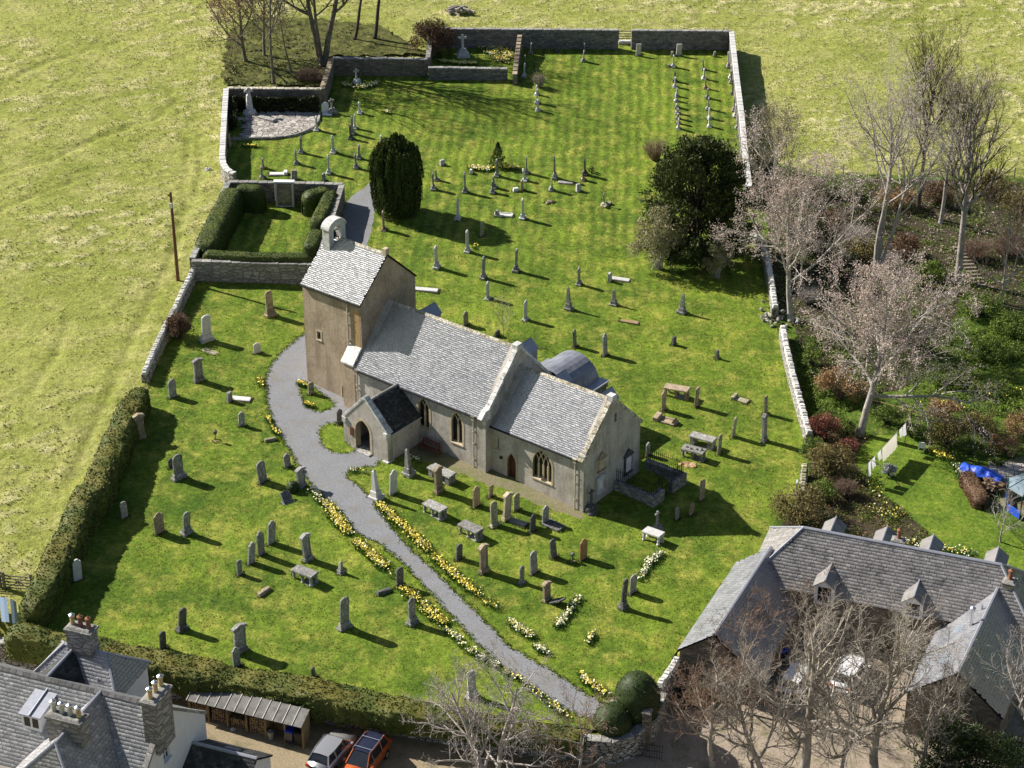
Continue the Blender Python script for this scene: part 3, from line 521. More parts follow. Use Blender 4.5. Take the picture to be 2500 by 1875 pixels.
def slates(name, O, U, S, poly, mat, parent, w=.27, g=.2, lift=.014, seed=0, jit=1.0, gap=.055):
    """overlapping slates, each its own tilted leaf with a front edge, over the polygon (u, s) of a roof plane"""
    rn = np.random.RandomState(seed); O = np.array(O, float); U = np.array(U, float); S = np.array(S, float); N = np.cross(U, S); flip = N[2] < 0; N = -N if flip else N
    us = [p[0] for p in poly]; ss = [p[1] for p in poly]; rows = int((max(ss)-min(ss))/g)+1; V = []; T = []
    for r in range(rows):
        s0 = min(ss)+r*g; n = int((max(us)-min(us))/w)+2
        u0 = min(us)+(np.arange(n)-(.5 if r % 2 else 0))*w+rn.uniform(-.01, .01, n)*jit
        uc = u0+w/2; k = inside(poly, uc, np.full(n, s0+g*.5)); u0 = u0[k]; n = len(u0)
        if not n: continue
        a = np.clip(u0+w*gap*.5, min(us)-.02, None); b = np.clip(u0+w*(1-gap*.5), None, max(us)+.02)
        lo = np.clip(s0+rn.uniform(-.018, .012, n)*jit, min(ss)-.02, None); hi = np.full(n, min(s0+g*1.12, max(ss))); l1 = lift*(1+rn.uniform(-.3, .5, n)*jit); l2 = np.full(n, .001)
        def pt(u, s_, h): return O+np.outer(u, U)+np.outer(s_, S)+np.outer(h, N)
        q = np.stack([pt(a, lo, l1), pt(b, lo, l1*(1+rn.uniform(-.15, .15, n)*jit)), pt(b, hi, l2), pt(a, hi, l2), pt(a, lo, np.full(n, -.01)), pt(b, lo, np.full(n, -.01))], 1)
        V.append(q.reshape(-1, 3)); T.append(np.clip(rn.normal(.45, .22, n), 0, 1))
    V = np.concatenate(V); T = np.concatenate(T); m = len(T); b = np.arange(m)[:, None]*6
    F = np.concatenate([b+np.array([[0, 1, 2, 3]]), b+np.array([[4, 5, 1, 0]])]); F = F[:, ::-1] if flip else F
    o = mesh_np(name, V, F, mat, parent, attr={'tone': ('FACE', np.concatenate([T, T*.5]))}); o['kind'] = 'stuff'; return o

def gable_roof(tagname, par, a0, a1, b0, b1, ze, zr, mat, over=.18, seed=0, th=.12, N_too=True, w=.21, g=.155):
    """roof in church coordinates (x west, y south); ridge along x"""
    bm = (b0+b1)/2; sl = (zr-ze)/(bm-b0); ob0 = b0-over; oz = ze-over*sl
    m = MB(); objs = []
    for sgn in (1, -1):
        e = ob0 if sgn == 1 else b1+over
        pts = [(a0, -e, oz), (a1, -e, oz), (a1, -bm, zr), (a0, -bm, zr)]
        if sgn == -1: pts = pts[::-1]
        if sgn == 1: pts = [pts[1], pts[0], pts[3], pts[2]]
        P_ = [Vector(p) for p in pts]; nrm = (P_[1]-P_[0]).cross(P_[2]-P_[0])
        if nrm.z < 0: pts = pts[::-1]
        m.slab(pts, th)
    m.build('roof', MT['under'], par)
    L = math.hypot(bm-ob0, zr-oz); S1 = Vector((0, -(bm-ob0), zr-oz)).normalized()
    slates('slates', (a1, -ob0, oz+.012), (-1, 0, 0), (S1.x, S1.y, S1.z), [(0, 0), (a1-a0, 0), (a1-a0, L-.05), (0, L-.05)], mat, par, w, g, seed=seed) if False else \
    slates('slates', (a0, -ob0, oz+.012), (1, 0, 0), (S1.x, S1.y, S1.z), [(0, 0), (a1-a0, 0), (a1-a0, L-.05), (0, L-.05)], mat, par, w, g, seed=seed)
    if N_too:
        S2 = Vector((0, bm-ob0, zr-oz)).normalized()
        slates('slates', (a1, -(b1+over), oz+.012), (-1, 0, 0), (S2.x, S2.y, S2.z), [(0, 0), (a1-a0, 0), (a1-a0, L-.05), (0, L-.05)], mat, par, w, g, seed=seed+1)
    rd = random.Random(seed); x = a0                       # ridge stones
    while x < a1-.2:
        l = min(rd.uniform(.5, .75), a1-x)
        q = MB().prism([(-.17, -.12), (0, .07), (.17, -.12)], x+.008, x+l-.008, Matrix.Translation((0, -bm, zr+.03+rd.uniform(-.015, .015))) @ Matrix.Rotation(R(-90), 4, 'Z') @ Matrix.Scale(1, 4))
        q.build('ridge_stone', MT['mosscope'], par); x += l

def fix_prism_x(par, poly_yz, x0, x1, name, mat, bevel=0):
    """polygon in (y,z) extruded along x"""
    n = len(poly_yz); m = MB(); vs = [(x0, y, z) for y, z in poly_yz]+[(x1, y, z) for y, z in poly_yz]
    m.add(vs, [tuple(range(n)), tuple(range(2*n-1, n-1, -1))]+[(i, i+n, (i+1) % n+n, (i+1) % n) for i in range(n)])
    return m.build(name, mat, par, bevel=bevel)

def skews(par, a0, a1, b0, b1, ze, zr, mat, seed, step=.55, th=.12, raise_=.08, sides=(1, -1)):
    rd = random.Random(seed); bm = (b0+b1)/2
    for sg in sides:
        A = Vector((0, -(b0 if sg == 1 else b1), ze)); B = Vector((0, -bm, zr)); L = (B-A).length; d = (B-A).normalized()
        nrm = Vector((0, -d.z*sg, d.y*sg)); nrm = nrm if nrm.z > 0 else -nrm; s = -.25
        while s < L-.1:
            l = min(rd.uniform(step*.75, step*1.25), L-s); jx = rd.uniform(-.05, .05); h = th*rd.uniform(.85, 1.2)
            q = MB(); p0 = A+d*(s+.01)+nrm*raise_; p1 = A+d*(s+l-.01)+nrm*raise_; vs = []
            for p in (p0, p1):
                for xx, hh in ((a0, -.12), (a1+jx, -.12), (a1+jx, h), (a0, h)): vs.append(p+nrm*hh+Vector((xx, 0, 0)))
            q.add(vs, [(0, 1, 2, 3), (7, 6, 5, 4), (0, 4, 5, 1), (1, 5, 6, 2), (2, 6, 7, 3), (3, 7, 4, 0)])
            q.build('coping_stone', mat, par, bevel=.02); s += l

def pipe_run(par, x, b, z0, z1, hopper=True):
    m = MB(); m.tube([(x, -b+.1, z0), (x, -b+.1, z1)], .055, 8)
    for z in (z0+.8, z0+2.2, z1-1.0): m.box(x-.08, x+.08, -b+.0, -b+.17, z, z+.06)
    if hopper: m.box(x-.13, x+.13, -b+.0, -b+.24, z1, z1+.3, top=None); m.box(x-.17, x+.17, -b+.0, -b+.28, z1+.3, z1+.37)
    m.build('downpipe', MT['pipe'], par)

def opening(par, u0, w, z0, zs, za, b, lights=2, glass='glass', surround=.17, sill=True, arched=True):
    """stone surround, recessed glass and intersecting tracery for an opening in a south wall at y=-b"""
    poly = arch(u0, w, z0, zs, za) if arched else rect(u0-w/2, u0+w/2, z0, za)
    big = arch(u0, w+2*surround, z0, zs, za+surround) if arched else rect(u0-w/2-surround, u0+w/2+surround, z0, za+surround)
    m = MB(); panel(m, (0, -b+.02, 0), (1, 0, 0), (0, 1, 0), big, [poly] if False else [], .0) if False else None
    ring = MB(); n = len(poly)
    for i in range(n-1):                                    # surround: ring of quads, 2 cm proud, with chamfered inner reveal
        p, q, r, s = poly[i], poly[i+1], big[i+1], big[i]
        f = lambda t, d: (t[0], -b+d, t[1])
        ring.quad(f(s, .02), f(r, .02), f(q, .02), f(p, .02)); ring.quad(f(p, .02), f(q, .02), f(q, -.3), f(p, -.3)); ring.quad(f(s, .02), f(r, .02), f(r, -.05), f(s, -.05))
    ring.build('window_surround' if glass == 'glass' else 'door_surround', MT['dress'], par)
    g = MB(); panel(g, (0, -b-.24, 0), (1, 0, 0), (0, 1, 0), poly, [], .04)
    g.build('window_glass' if glass == 'glass' else 'door', MT[glass], par)
    if glass == 'glass' and lights > 1:
        t = MB(); a = w/2; H = za-zs; c = max((H*H-a*a)/(2*a), 0); r = a+c
        for k in range(1, lights):
            mx = -a+w*k/lights
            t.box(u0+mx-.055, u0+mx+.055, -b-.235, -b-.1, z0, zs)
            for sg in (1, -1):
                prev = None
                for i in range(0, 15):
                    ph = i/14*1.45; x = u0+mx+sg*(r-r*math.cos(ph)); z = zs+r*math.sin(ph)
                    if not inpoly(poly, x, z): break
                    if prev: t.tube([(prev[0], -b-.16, prev[1]), (x, -b-.16, z)], .05, 4)
                    prev = (x, z)
        t.build('window_tracery', MT['dress'], par)
    if sill and glass == 'glass':
        s = MB(); s.prism([(-.3, 0), (-.3, .12), (.06, 0), (.06, -.1)], 0, w+.24, Matrix.Translation((u0+w/2+.12, -b, z0)) @ Matrix.Rotation(R(90), 4, 'Z'))
        s.build('window_sill', MT['dress'], par, bevel=0)

# ------------------------------------------------------------------ the church
church = empty('church', (CH0.x, CH0.y, 0), CHA, 'harled stone church with saddleback tower, slate roofs and small south porch', 'church')
BASE = -.8
def shell(name, a0, a1, b0, b1, ze, zr, mat, s_holes=(), zridge_w=True, t=.7):
    m = MB(); bm = (b0+b1)/2
    panel(m, (0, -b0, 0), (1, 0, 0), (0, 1, 0), rect(a0+.01, a1-.01, BASE, ze), s_holes, t)
    panel(m, (0, -b1, 0), (1, 0, 0), (0, -1, 0), rect(a0+.01, a1-.01, BASE, ze), [], t)
    for x, nn in ((a0, -1), (a1, 1)):
        panel(m, (x, 0, 0), (0, -1, 0), (nn, 0, 0), [(b0+.01, BASE), (b0+.01, ze), (bm, zr), (b1-.01, ze), (b1-.01, BASE)], [], t)
    return m.build(name, mat, church)
# chancel
chancel = shell('chancel', 0, 8.7, 0, 7.15, 4.4, 7.95, MT['harl'], [arch(3.79, 1.75, 1.25, 2.55, 3.8), arch(6.66, .82, -.1, 1.75, 2.5), rect(7.85, 8.2, 2.4, 3.38)])
opening(chancel, 3.79, 1.75, 1.25, 2.55, 3.8, 0, 4)
opening(chancel, 6.66, .82, -.1, 1.75, 2.5, 0, 1, 'door', .15)
opening(chancel, 8.02, .35, 2.4, 3.2, 3.38, 0, 1, 'glass', .12, True, False)
gable_roof('chancel', chancel, .42, 8.68, 0, 7.15, 4.4, 7.85, MT['slate'], .15, 11)
skews(chancel, -.04, .38, 0, 7.15, 4.4, 7.85, MT['mosscope'], 2)
MB().box(-.1, .5, -3.85, -3.3, 7.75, 8.25).build('apex_stone', MT['cope'], chancel, bevel=.04)
MB().tube([(.45, .2, 4.24), (8.6, .2, 4.24)], .07, 6).build('gutter', MT['iron'], chancel)
pipe_run(chancel, .7, 0, 0, 4.0)
m = MB(); m.box(-.06, .42, -.42, .06, BASE, 4.35); m.box(-.12, .5, -.5, .12, 4.35, 4.75); m.build('corner_buttress', MT['harl'], chancel, bevel=.02)
MB().box(7.5, 7.72, .0, .16, 1.75, 1.95).build('wall_lamp', MT['iron'], chancel, bevel=.03)
MB().box(6.2, 7.12, -.1, .35, -.3, .12).build('door_step', MT['grey'], chancel, bevel=.02)
# east gable memorials
def memorial(b, z0, z1, w, ped, tint, arched=False):
    t = MB(); hw = w/2
    t.box(-.1, -.002, -(b+hw), -(b-hw), z0, z1)
    t.build('memorial_frame', MT[tint], chancel, bevel=.015)
    q = MB()
    if arched: panel(q, (-.125, 0, 0), (0, -1, 0), (-1, 0, 0), arch(b, w*.5, z0+.2, z1-.55, z1-.25), [], .03)
    else: q.box(-.125, -.095, -(b+hw*.68), -(b-hw*.68), z0+.12, z1-.12)
    q.build('memorial_panel', MT['white'] if ped != 1 else MT['dress'], chancel)
    c = MB(); c.box(-.2, -.002, -(b+hw+.1), -(b-hw-.1), z1, z1+.12)
    c.add([(-.17, -(b+hw+.08), z1+.12), (-.17, -(b-hw-.08), z1+.12), (-.17, -b, z1+.12+.45*ped), (-.003, -(b+hw+.08), z1+.12), (-.003, -(b-hw-.08), z1+.12), (-.003, -b, z1+.12+.45*ped)],
          [(0, 1, 2), (5, 4, 3), (0, 3, 4, 1), (1, 4, 5, 2), (2, 5, 3, 0)])
    c.build('memorial_pediment', MT['dark'] if tint == 'dark' else MT[tint], chancel)
    s = MB(); s.box(-.16, -.002, -(b+hw+.08), -(b-hw-.08), z0-.14, z0); s.build('memorial_shelf', MT[tint], chancel)
memorial(2.15, 2.65, 3.6, .85, 1, 'brown'); memorial(5.6, .75, 2.2, .95, 1.1, 'dark'); memorial(2.03, .85, 2.0, .8, .25, 'pale', True)
MB().box(-.03, .3, -3.95, -3.72, 5.9, 6.6).build('slit_window', MT['dark'], chancel)
# nave
nave = shell('nave', 8.6, 21.7, -.62, 7.48, 5.15, 9.5, MT['harl'], [arch(14.68, 1.05, 2.1, 3.75, 4.7), arch(11.42, 1.05, 1.95, 3.6, 4.62)])
opening(nave, 14.68, 1.05, 2.1, 3.75, 4.7, -.62, 2, surround=.2)
opening(nave, 11.42, 1.05, 1.95, 3.6, 4.62, -.62, 2, surround=.2)
gable_roof('nave', nave, 9.0, 21.68, -.62, 7.48, 5.15, 9.4, MT['slate'], .15, 23)
skews(nave, 8.52, 8.96, -.62, 7.48, 5.15, 9.4, MT['cope'], 5)
MB().box(8.5, 9.1, -3.75, -3.1, 9.3, 9.72).build('apex_stone', MT['cope'], nave, bevel=.04)
m = MB(); m.box(8.53, 9.05, .1, .68, 4.9, 5.75); m.prism([(.2, 0), (.75, 0), (.2, .5)], 8.56, 9.02, Matrix(((0,1,0,0),(1,0,0,.45),(0,0,1,5.2),(0,0,0,1))))
m.build('skewputt', MT['cope'], nave, bevel=.03)
MB().tube([(9.1, .84, 4.97), (21.6, .84, 4.97)], .07, 6).build('gutter', MT['iron'], nave)
pipe_run(nave, 9.72, -.62, .4, 4.65); pipe_run(nave, 21.35, -.62, 1.0, 4.65)
m = MB(); m.box(8.56, 9.45, .4, .70, BASE, 4.9); m.build('corner_buttress', MT['harl'], nave, bevel=.02)
m = MB(); m.box(21.69, 22.95, -.27, .66, BASE, 5.2); m.build('west_buttress', MT['harl_t'], nave)
fix_prism_x(nave, [(.76, 5.15), (.76, 5.3), (-.3, 6.45), (-.3, 6.2)], 21.66, 23.0, 'buttress_cap', MT['cope'], .03)
# tower
tower = shell('tower', 21.6, 27.7, .27, 6.76, 10.3, 13.3, MT['harl_t'], [rect(25.98, 26.34, 5.7, 6.4), arch(23.5, .85, .5, 2.0, 2.8)])
opening(tower, 26.16, .36, 5.7, 6.2, 6.4, .27, 1, 'glass', .16, True, False)
opening(tower, 23.5, .85, .5, 2.0, 2.8, .27, 1, 'door', .16)
gable_roof('tower', tower, 21.55, 27.75, .27, 6.76, 10.3, 13.3, MT['slate'], .16, 31)
MB().tube([(21.6, -.07, 10.05), (27.7, -.07, 10.05)], .06, 6).build('gutter', MT['iron'], tower)
pipe_run(tower, 22.92, .27, 5.9, 10.0, False)
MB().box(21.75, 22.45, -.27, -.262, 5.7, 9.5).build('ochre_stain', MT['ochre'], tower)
MB().box(24.9, 25.05, -.27, -.255, 9.2, 9.75).build('blocked_slit', MT['dress'], tower)
MB().box(21.55, 21.95, -3.75, -3.35, 13.2, 13.75).build('apex_stone', MT['dress'], tower, bevel=.03)
# bellcote: two piers, round arched head, bell
bc = MB()
y0, y1 = -2.15, -4.85; zt = 14.35
out = [(.95, 11.6)]+[(.95, 14.1)]+[(.95*math.cos(t*math.pi/10), 14.1+.62*math.sin(t*math.pi/10)) for t in range(1, 10)]+[(-.95, 14.1), (-.95, 11.6)]
hol = [(.42, 12.75)]+[(.42, 13.85)]+[(.42*math.cos(t*math.pi/8), 13.85+.42*math.sin(t*math.pi/8)) for t in range(1, 8)]+[(-.42, 13.85), (-.42, 12.75)]
panel(bc, (26.75, -3.515, 0), (0, 1, 0), (-1, 0, 0), out, [hol], .72); bell = bc.build('bellcote', MT['cope'], tower)
cp = MB(); ring = [(1.03*math.cos(t*math.pi/12), 14.13+.70*math.sin(t*math.pi/12)) for t in range(13)]; ri = [(.93*math.cos(t*math.pi/12), 14.07+.60*math.sin(t*math.pi/12)) for t in range(13)]
for i in range(12):
    vs = [(xx, -3.515+p[0], p[1]) for xx in (26.68, 27.54) for p in (ring[i], ring[i+1], ri[i+1], ri[i])]
    cp.add(vs, [(0, 1, 2, 3), (7, 6, 5, 4), (0, 4, 5, 1), (2, 6, 7, 3), (1, 5, 6, 2), (3, 7, 4, 0)])
cp.build('bellcote_hood', MT['cope'], tower)
for sy in (-1, 1):
    MB().box(26.67, 27.55, -3.515+sy*.7-.32, -3.515+sy*.7+.32, 11.3, 12.3).build('bellcote_foot', MT['brown'], tower, bevel=.03)
b_ = MB(); b_.lathe([(.05, .62), (.16, .58), (.22, .3), (.27, .05), (.3, 0), (.25, 0)], 12, (27.1, -3.515, 13.05)); b_.tube([(27.1, -4.0, 13.72), (27.1, -3.05, 13.72)], .05, 6); b_.build('bell', MT['iron'], tower)
# porch
porch_x0, porch_x1, pf = 15.0, 19.45, -4.5
pm = MB(); pmid = 17.22; pe, pr = 3.1, 5.15
door_arch = arch(17.5, 1.45, BASE, 2.55, 3.55)
gab = [(porch_x0+.01, BASE), (porch_x0+.01, pe+.15), (pmid, pr+.45), (porch_x1-.01, pe+.15), (porch_x1-.01, BASE)]
# cut the doorway out of the gable outline so that the opening reaches the ground
da = door_arch
gab2 = [gab[0]]+gab[1:4]+[gab[4]]+[(da[-1][0], BASE)]+da[-2:0:-1]+[(da[0][0], BASE)]
panel(pm, (0, -pf, 0), (1, 0, 0), (0, 1, 0), gab2, [], .55)
for x, nn in ((porch_x0, -1), (porch_x1, 1)):
    panel(pm, (x, 0, 0), (0, -1, 0), (nn, 0, 0), rect(pf+.01, -.64, BASE, pe), [], .45)
porch = pm.build('porch', MT['harl'], church)
MB().box(15.4, 19.1, .7, 3.98, BASE, .88).build('porch_floor', MT['woodr'], porch)
MB().box(16.6, 18.4, 3.9, 4.85, .2, .93).build('porch_step', MT['grey'], porch, bevel=.02)
rg = MB(); bigd = arch(17.5, 1.45+.44, BASE, 2.55, 3.55+.22)
for i in range(len(da)-1):
    f = lambda t, d: (t[0], -pf+d, t[1]); p, q_, r_, s_ = da[i], da[i+1], bigd[i+1], bigd[i]
    rg.quad(f(s_, .02), f(r_, .02), f(q_, .02), f(p, .02)); rg.quad(f(p, .02), f(q_, .02), f(q_, -.56), f(p, -.56)); rg.quad(f(s_, .02), f(r_, .02), f(r_, -.05), f(s_, -.05))
rg.build('door_surround', MT['dress'], porch)
MB().box(18.42, 18.75, 4.5, 4.58, 1.9, 2.65).build('notice_board', MT['woodr'], porch, bevel=.01)
for sg in (-1, 1):                                            # porch roof: ridge runs north-south
    xe = pmid+sg*(porch_x1-porch_x0)/2+sg*.12; ez = pe-.06
    d = Vector((pmid-xe, 0, pr-ez)); L = d.length; S_ = d.normalized(); U_ = Vector((0, -1, 0)) if sg == 1 else Vector((0, 1, 0))
    O_ = Vector((xe, 4.05 if sg == 1 else .63, ez)); ln = 4.05-.63
    if U_.cross(S_).z < 0: U_ = -U_; O_ = Vector((xe, .63 if sg == 1 else 4.05, ez))
    m = MB(); m.slab([O_, O_+U_*ln, O_+U_*ln+S_*L, O_+S_*L], .1); m.build('porch_roof', MT['under'], porch)
    slates('porch_slates', O_+Vector((0, 0, .012)), U_, S_, [(0, 0), (ln, 0), (ln, L-.04), (0, L-.04)], MT['slate_d'], porch, .21, .155, seed=40+sg)
rd = random.Random(77)
for i in range(6):
    y = .7+i*.56; MB().box(pmid-.16, pmid+.16, y, y+.53, pr-.05, pr+.08, top=(.1, 0)).build('ridge_stone', MT['grey'], porch, bevel=.02)
for sg in (-1, 1):                                            # stepped skew stones on the porch gable
    A_ = Vector((pmid+sg*2.3, 0, pe+.1)); B_ = Vector((pmid, 0, pr+.5)); d = (B_-A_).normalized(); L = (B_-A_).length; nrm = Vector((sg*d.z*1, 0, abs(d.x))); s = 0
    while s < L-.1:
        l = min(rd.uniform(.35, .6), L-s); vs = []; yw = rd.uniform(-.05, .06)
        for p in (A_+d*(s+.01), A_+d*(s+l-.01)):
            for yy, hh in ((4.54, -.1), (3.98+yw, -.1), (3.98+yw, .1), (4.54, .1)): vs.append(p+nrm*hh+Vector((0, yy, 0)))
        MB().add(vs, [(0, 1, 2, 3), (7, 6, 5, 4), (0, 4, 5, 1), (1, 5, 6, 2), (2, 6, 7, 3), (3, 7, 4, 0)]).build('coping_stone', MT['cope'], porch, bevel=.015); s += l
MB().box(14.96, 15.35, 4.1, 4.62, pe-.25, pe+.2).build('skewputt', MT['cope'], porch, bevel=.03)
MB().box(19.1, 19.5, 4.1, 4.62, pe-.25, pe+.2).build('skewputt', MT['cope'], porch, bevel=.03)
m = MB(); m.tube([(14.9, 4.0, .7), (14.9, 4.0, 3.0)], .05, 6); m.tube([(14.85, 4.1, 3.05), (14.85, .7, 3.05)], .055, 6); m.build('downpipe', MT['pipe'], porch)
m = MB(); m.box(14.86, 15.5, 3.9, 4.68, BASE, .86); m.build('porch_plinth', MT['cope'], porch, bevel=.03)
# vaulted north aisle
vm = MB(); cx_, rr = 8.9, 2.25
prof = [(cx_+rr*math.cos(t*math.pi/16), 3.5+rr*.98*math.sin(t*math.pi/16)) for t in range(17)]
for i in range(16):
    p, q_ = prof[i], prof[i+1]; vm.quad((p[0], -7.4, p[1]), (q_[0], -7.4, q_[1]), (q_[0], -11.2, q_[1]), (p[0], -11.2, p[1]))
vm.poly([(p[0], -11.2, p[1]) for p in prof]); vault = vm.build('vaulted_aisle', MT['leadd'], church, smooth=True)
m = MB(); m.box(6.1, 11.7, -11.3, -7.49, BASE, 3.55); m.box(6.0, 6.75, -11.35, -7.49, 3.55, 3.95); m.box(11.05, 11.8, -11.35, -7.49, 3.55, 3.95); m.build('aisle_wall', MT['wall'], vault)
MB().box(5.9, 6.8, -11.4, -7.49, 3.95, 4.05).build('aisle_parapet', MT['lead'], vault)
MB().box(11.0, 11.9, -11.4, -7.49, 3.95, 4.05).build('aisle_parapet', MT['lead'], vault)
# lead dormers on the north slopes
for par, xa, zr_, b_n in ((nave, 19.3, 8.75, 6.4), (nave, 9.75, 8.7, 6.4), (chancel, 1.9, 7.3, 6.0), (chancel, 6.2, 7.3, 6.0)):
    dm = MB(); hw = .75; y_s, y_n = -3.9, -b_n
    dm.slab([(xa, y_s, zr_), (xa, y_n, zr_), (xa+hw, y_n, zr_-.75), (xa+hw, y_s, zr_-.75)], .05); dm.slab([(xa, y_n, zr_), (xa, y_s, zr_), (xa-hw, y_s, zr_-.75), (xa-hw, y_n, zr_-.75)], .05)
    dm.build('dormer_roof', MT['lead'], par)
    MB().box(xa-hw+.08, xa+hw-.08, y_n+.1, -4.2, zr_-2.4, zr_-.72).build('dormer_wall', MT['leadd'], par)

# railed burial enclosure at the east gable
enc = empty('railed_enclosure', (*chw(-1.8, 6.0), 0), CHA, 'small railed burial enclosure with low stone wall against the church east gable', 'enclosure')
def encp(a, b): return (a+1.8, -(b-6.0))
def encwall(a0, a1, b0, b1, z0, z1):
    x0, y0 = encp(min(a0, a1), max(b0, b1)); x1, y1 = encp(max(a0, a1), min(b0, b1))
    m = MB(); m.box(x0, x1, y0, y1, z0, z1); m.build('low_wall', MT['ash'], enc, bevel=.02)
    s = max(x1-x0, y1-y0); n = int(s/.55)
    for i in range(n):
        c = MB(); rz = random.Random(i).uniform(.04, .1)
        if x1-x0 > y1-y0: c.box(x0+(i+.02)*s/n, x0+(i+.98)*s/n, y0-.04, y1+.04, z1, z1+rz)
        else: c.box(x0-.04, x1+.04, y0+(i+.02)*s/n, y0+(i+.98)*s/n, z1, z1+rz)
        c.build('coping_stone', MT['ash'], enc, bevel=.02)
encwall(-3.65, -.02, 3.85, 4.25, -.9, .68); encwall(-3.65, -3.25, 4.27, 5.25, -.9, .68); encwall(-3.65, -3.25, 6.35, 8.2, -.9, .68); encwall(-3.23, -.02, 7.8, 8.2, -.9, .68)
rail_lines = [((-.1, 4.05), (-3.45, 4.05)), ((-3.45, 4.05), (-3.45, 5.2)), ((-3.45, 6.4), (-3.45, 8.0)), ((-3.45, 8.0), (-.1, 8.0)), ((-3.45, 5.25), (-3.45, 6.35))]
for k, (p, q_) in enumerate(rail_lines):
    p = encp(*p); q_ = encp(*q_); L = math.dist(p, q_); n = int(L/.17); zb = .75 if k < 4 else -.15
    m = MB()
    for z in (zb+.1, zb+.85): m.tube([(*p, z), (*q_, z)], .02, 4)
    m.build('rail', MT['iron'], enc)
    for i in range(n+1):
        t = i/n; x, y = p[0]+(q_[0]-p[0])*t, p[1]+(q_[1]-p[1])*t
        b = MB(); b.tube([(x, y, zb), (x, y, zb+1.0), (x, y, zb+1.12)], [.022, .022, .006], 4); b.build('railing_bar', MT['iron'], enc)
# bench
bench = empty('bench', (*chw(13.55, -1.2), tz(*chw(13.55, -1.2))), CHA+math.pi, 'red-brown slatted timber bench against the church wall beside the porch', 'bench')
for i in range(5): MB().box(-.85, .85, -.42+i*.1, -.34+i*.1, .42, .45).build('seat_slat', MT['woodr'], bench)
for i in range(13): MB().box(-.8+i*.127, -.74+i*.127, .1, .13, .5, .9).build('back_slat', MT['woodr'], bench)
MB().box(-.85, .85, .08, .15, .9, .98).build('top_rail', MT['woodr'], bench)
for sx in (-.82, .82):
    for y in (-.4, .1): MB().box(sx-.035, sx+.035, y-.03, y+.04, 0, .62 if y < 0 else .95).build('leg', MT['woodr'], bench)
    MB().box(sx-.04, sx+.04, -.45, .12, .62, .66).build('armrest', MT['woodr'], bench)

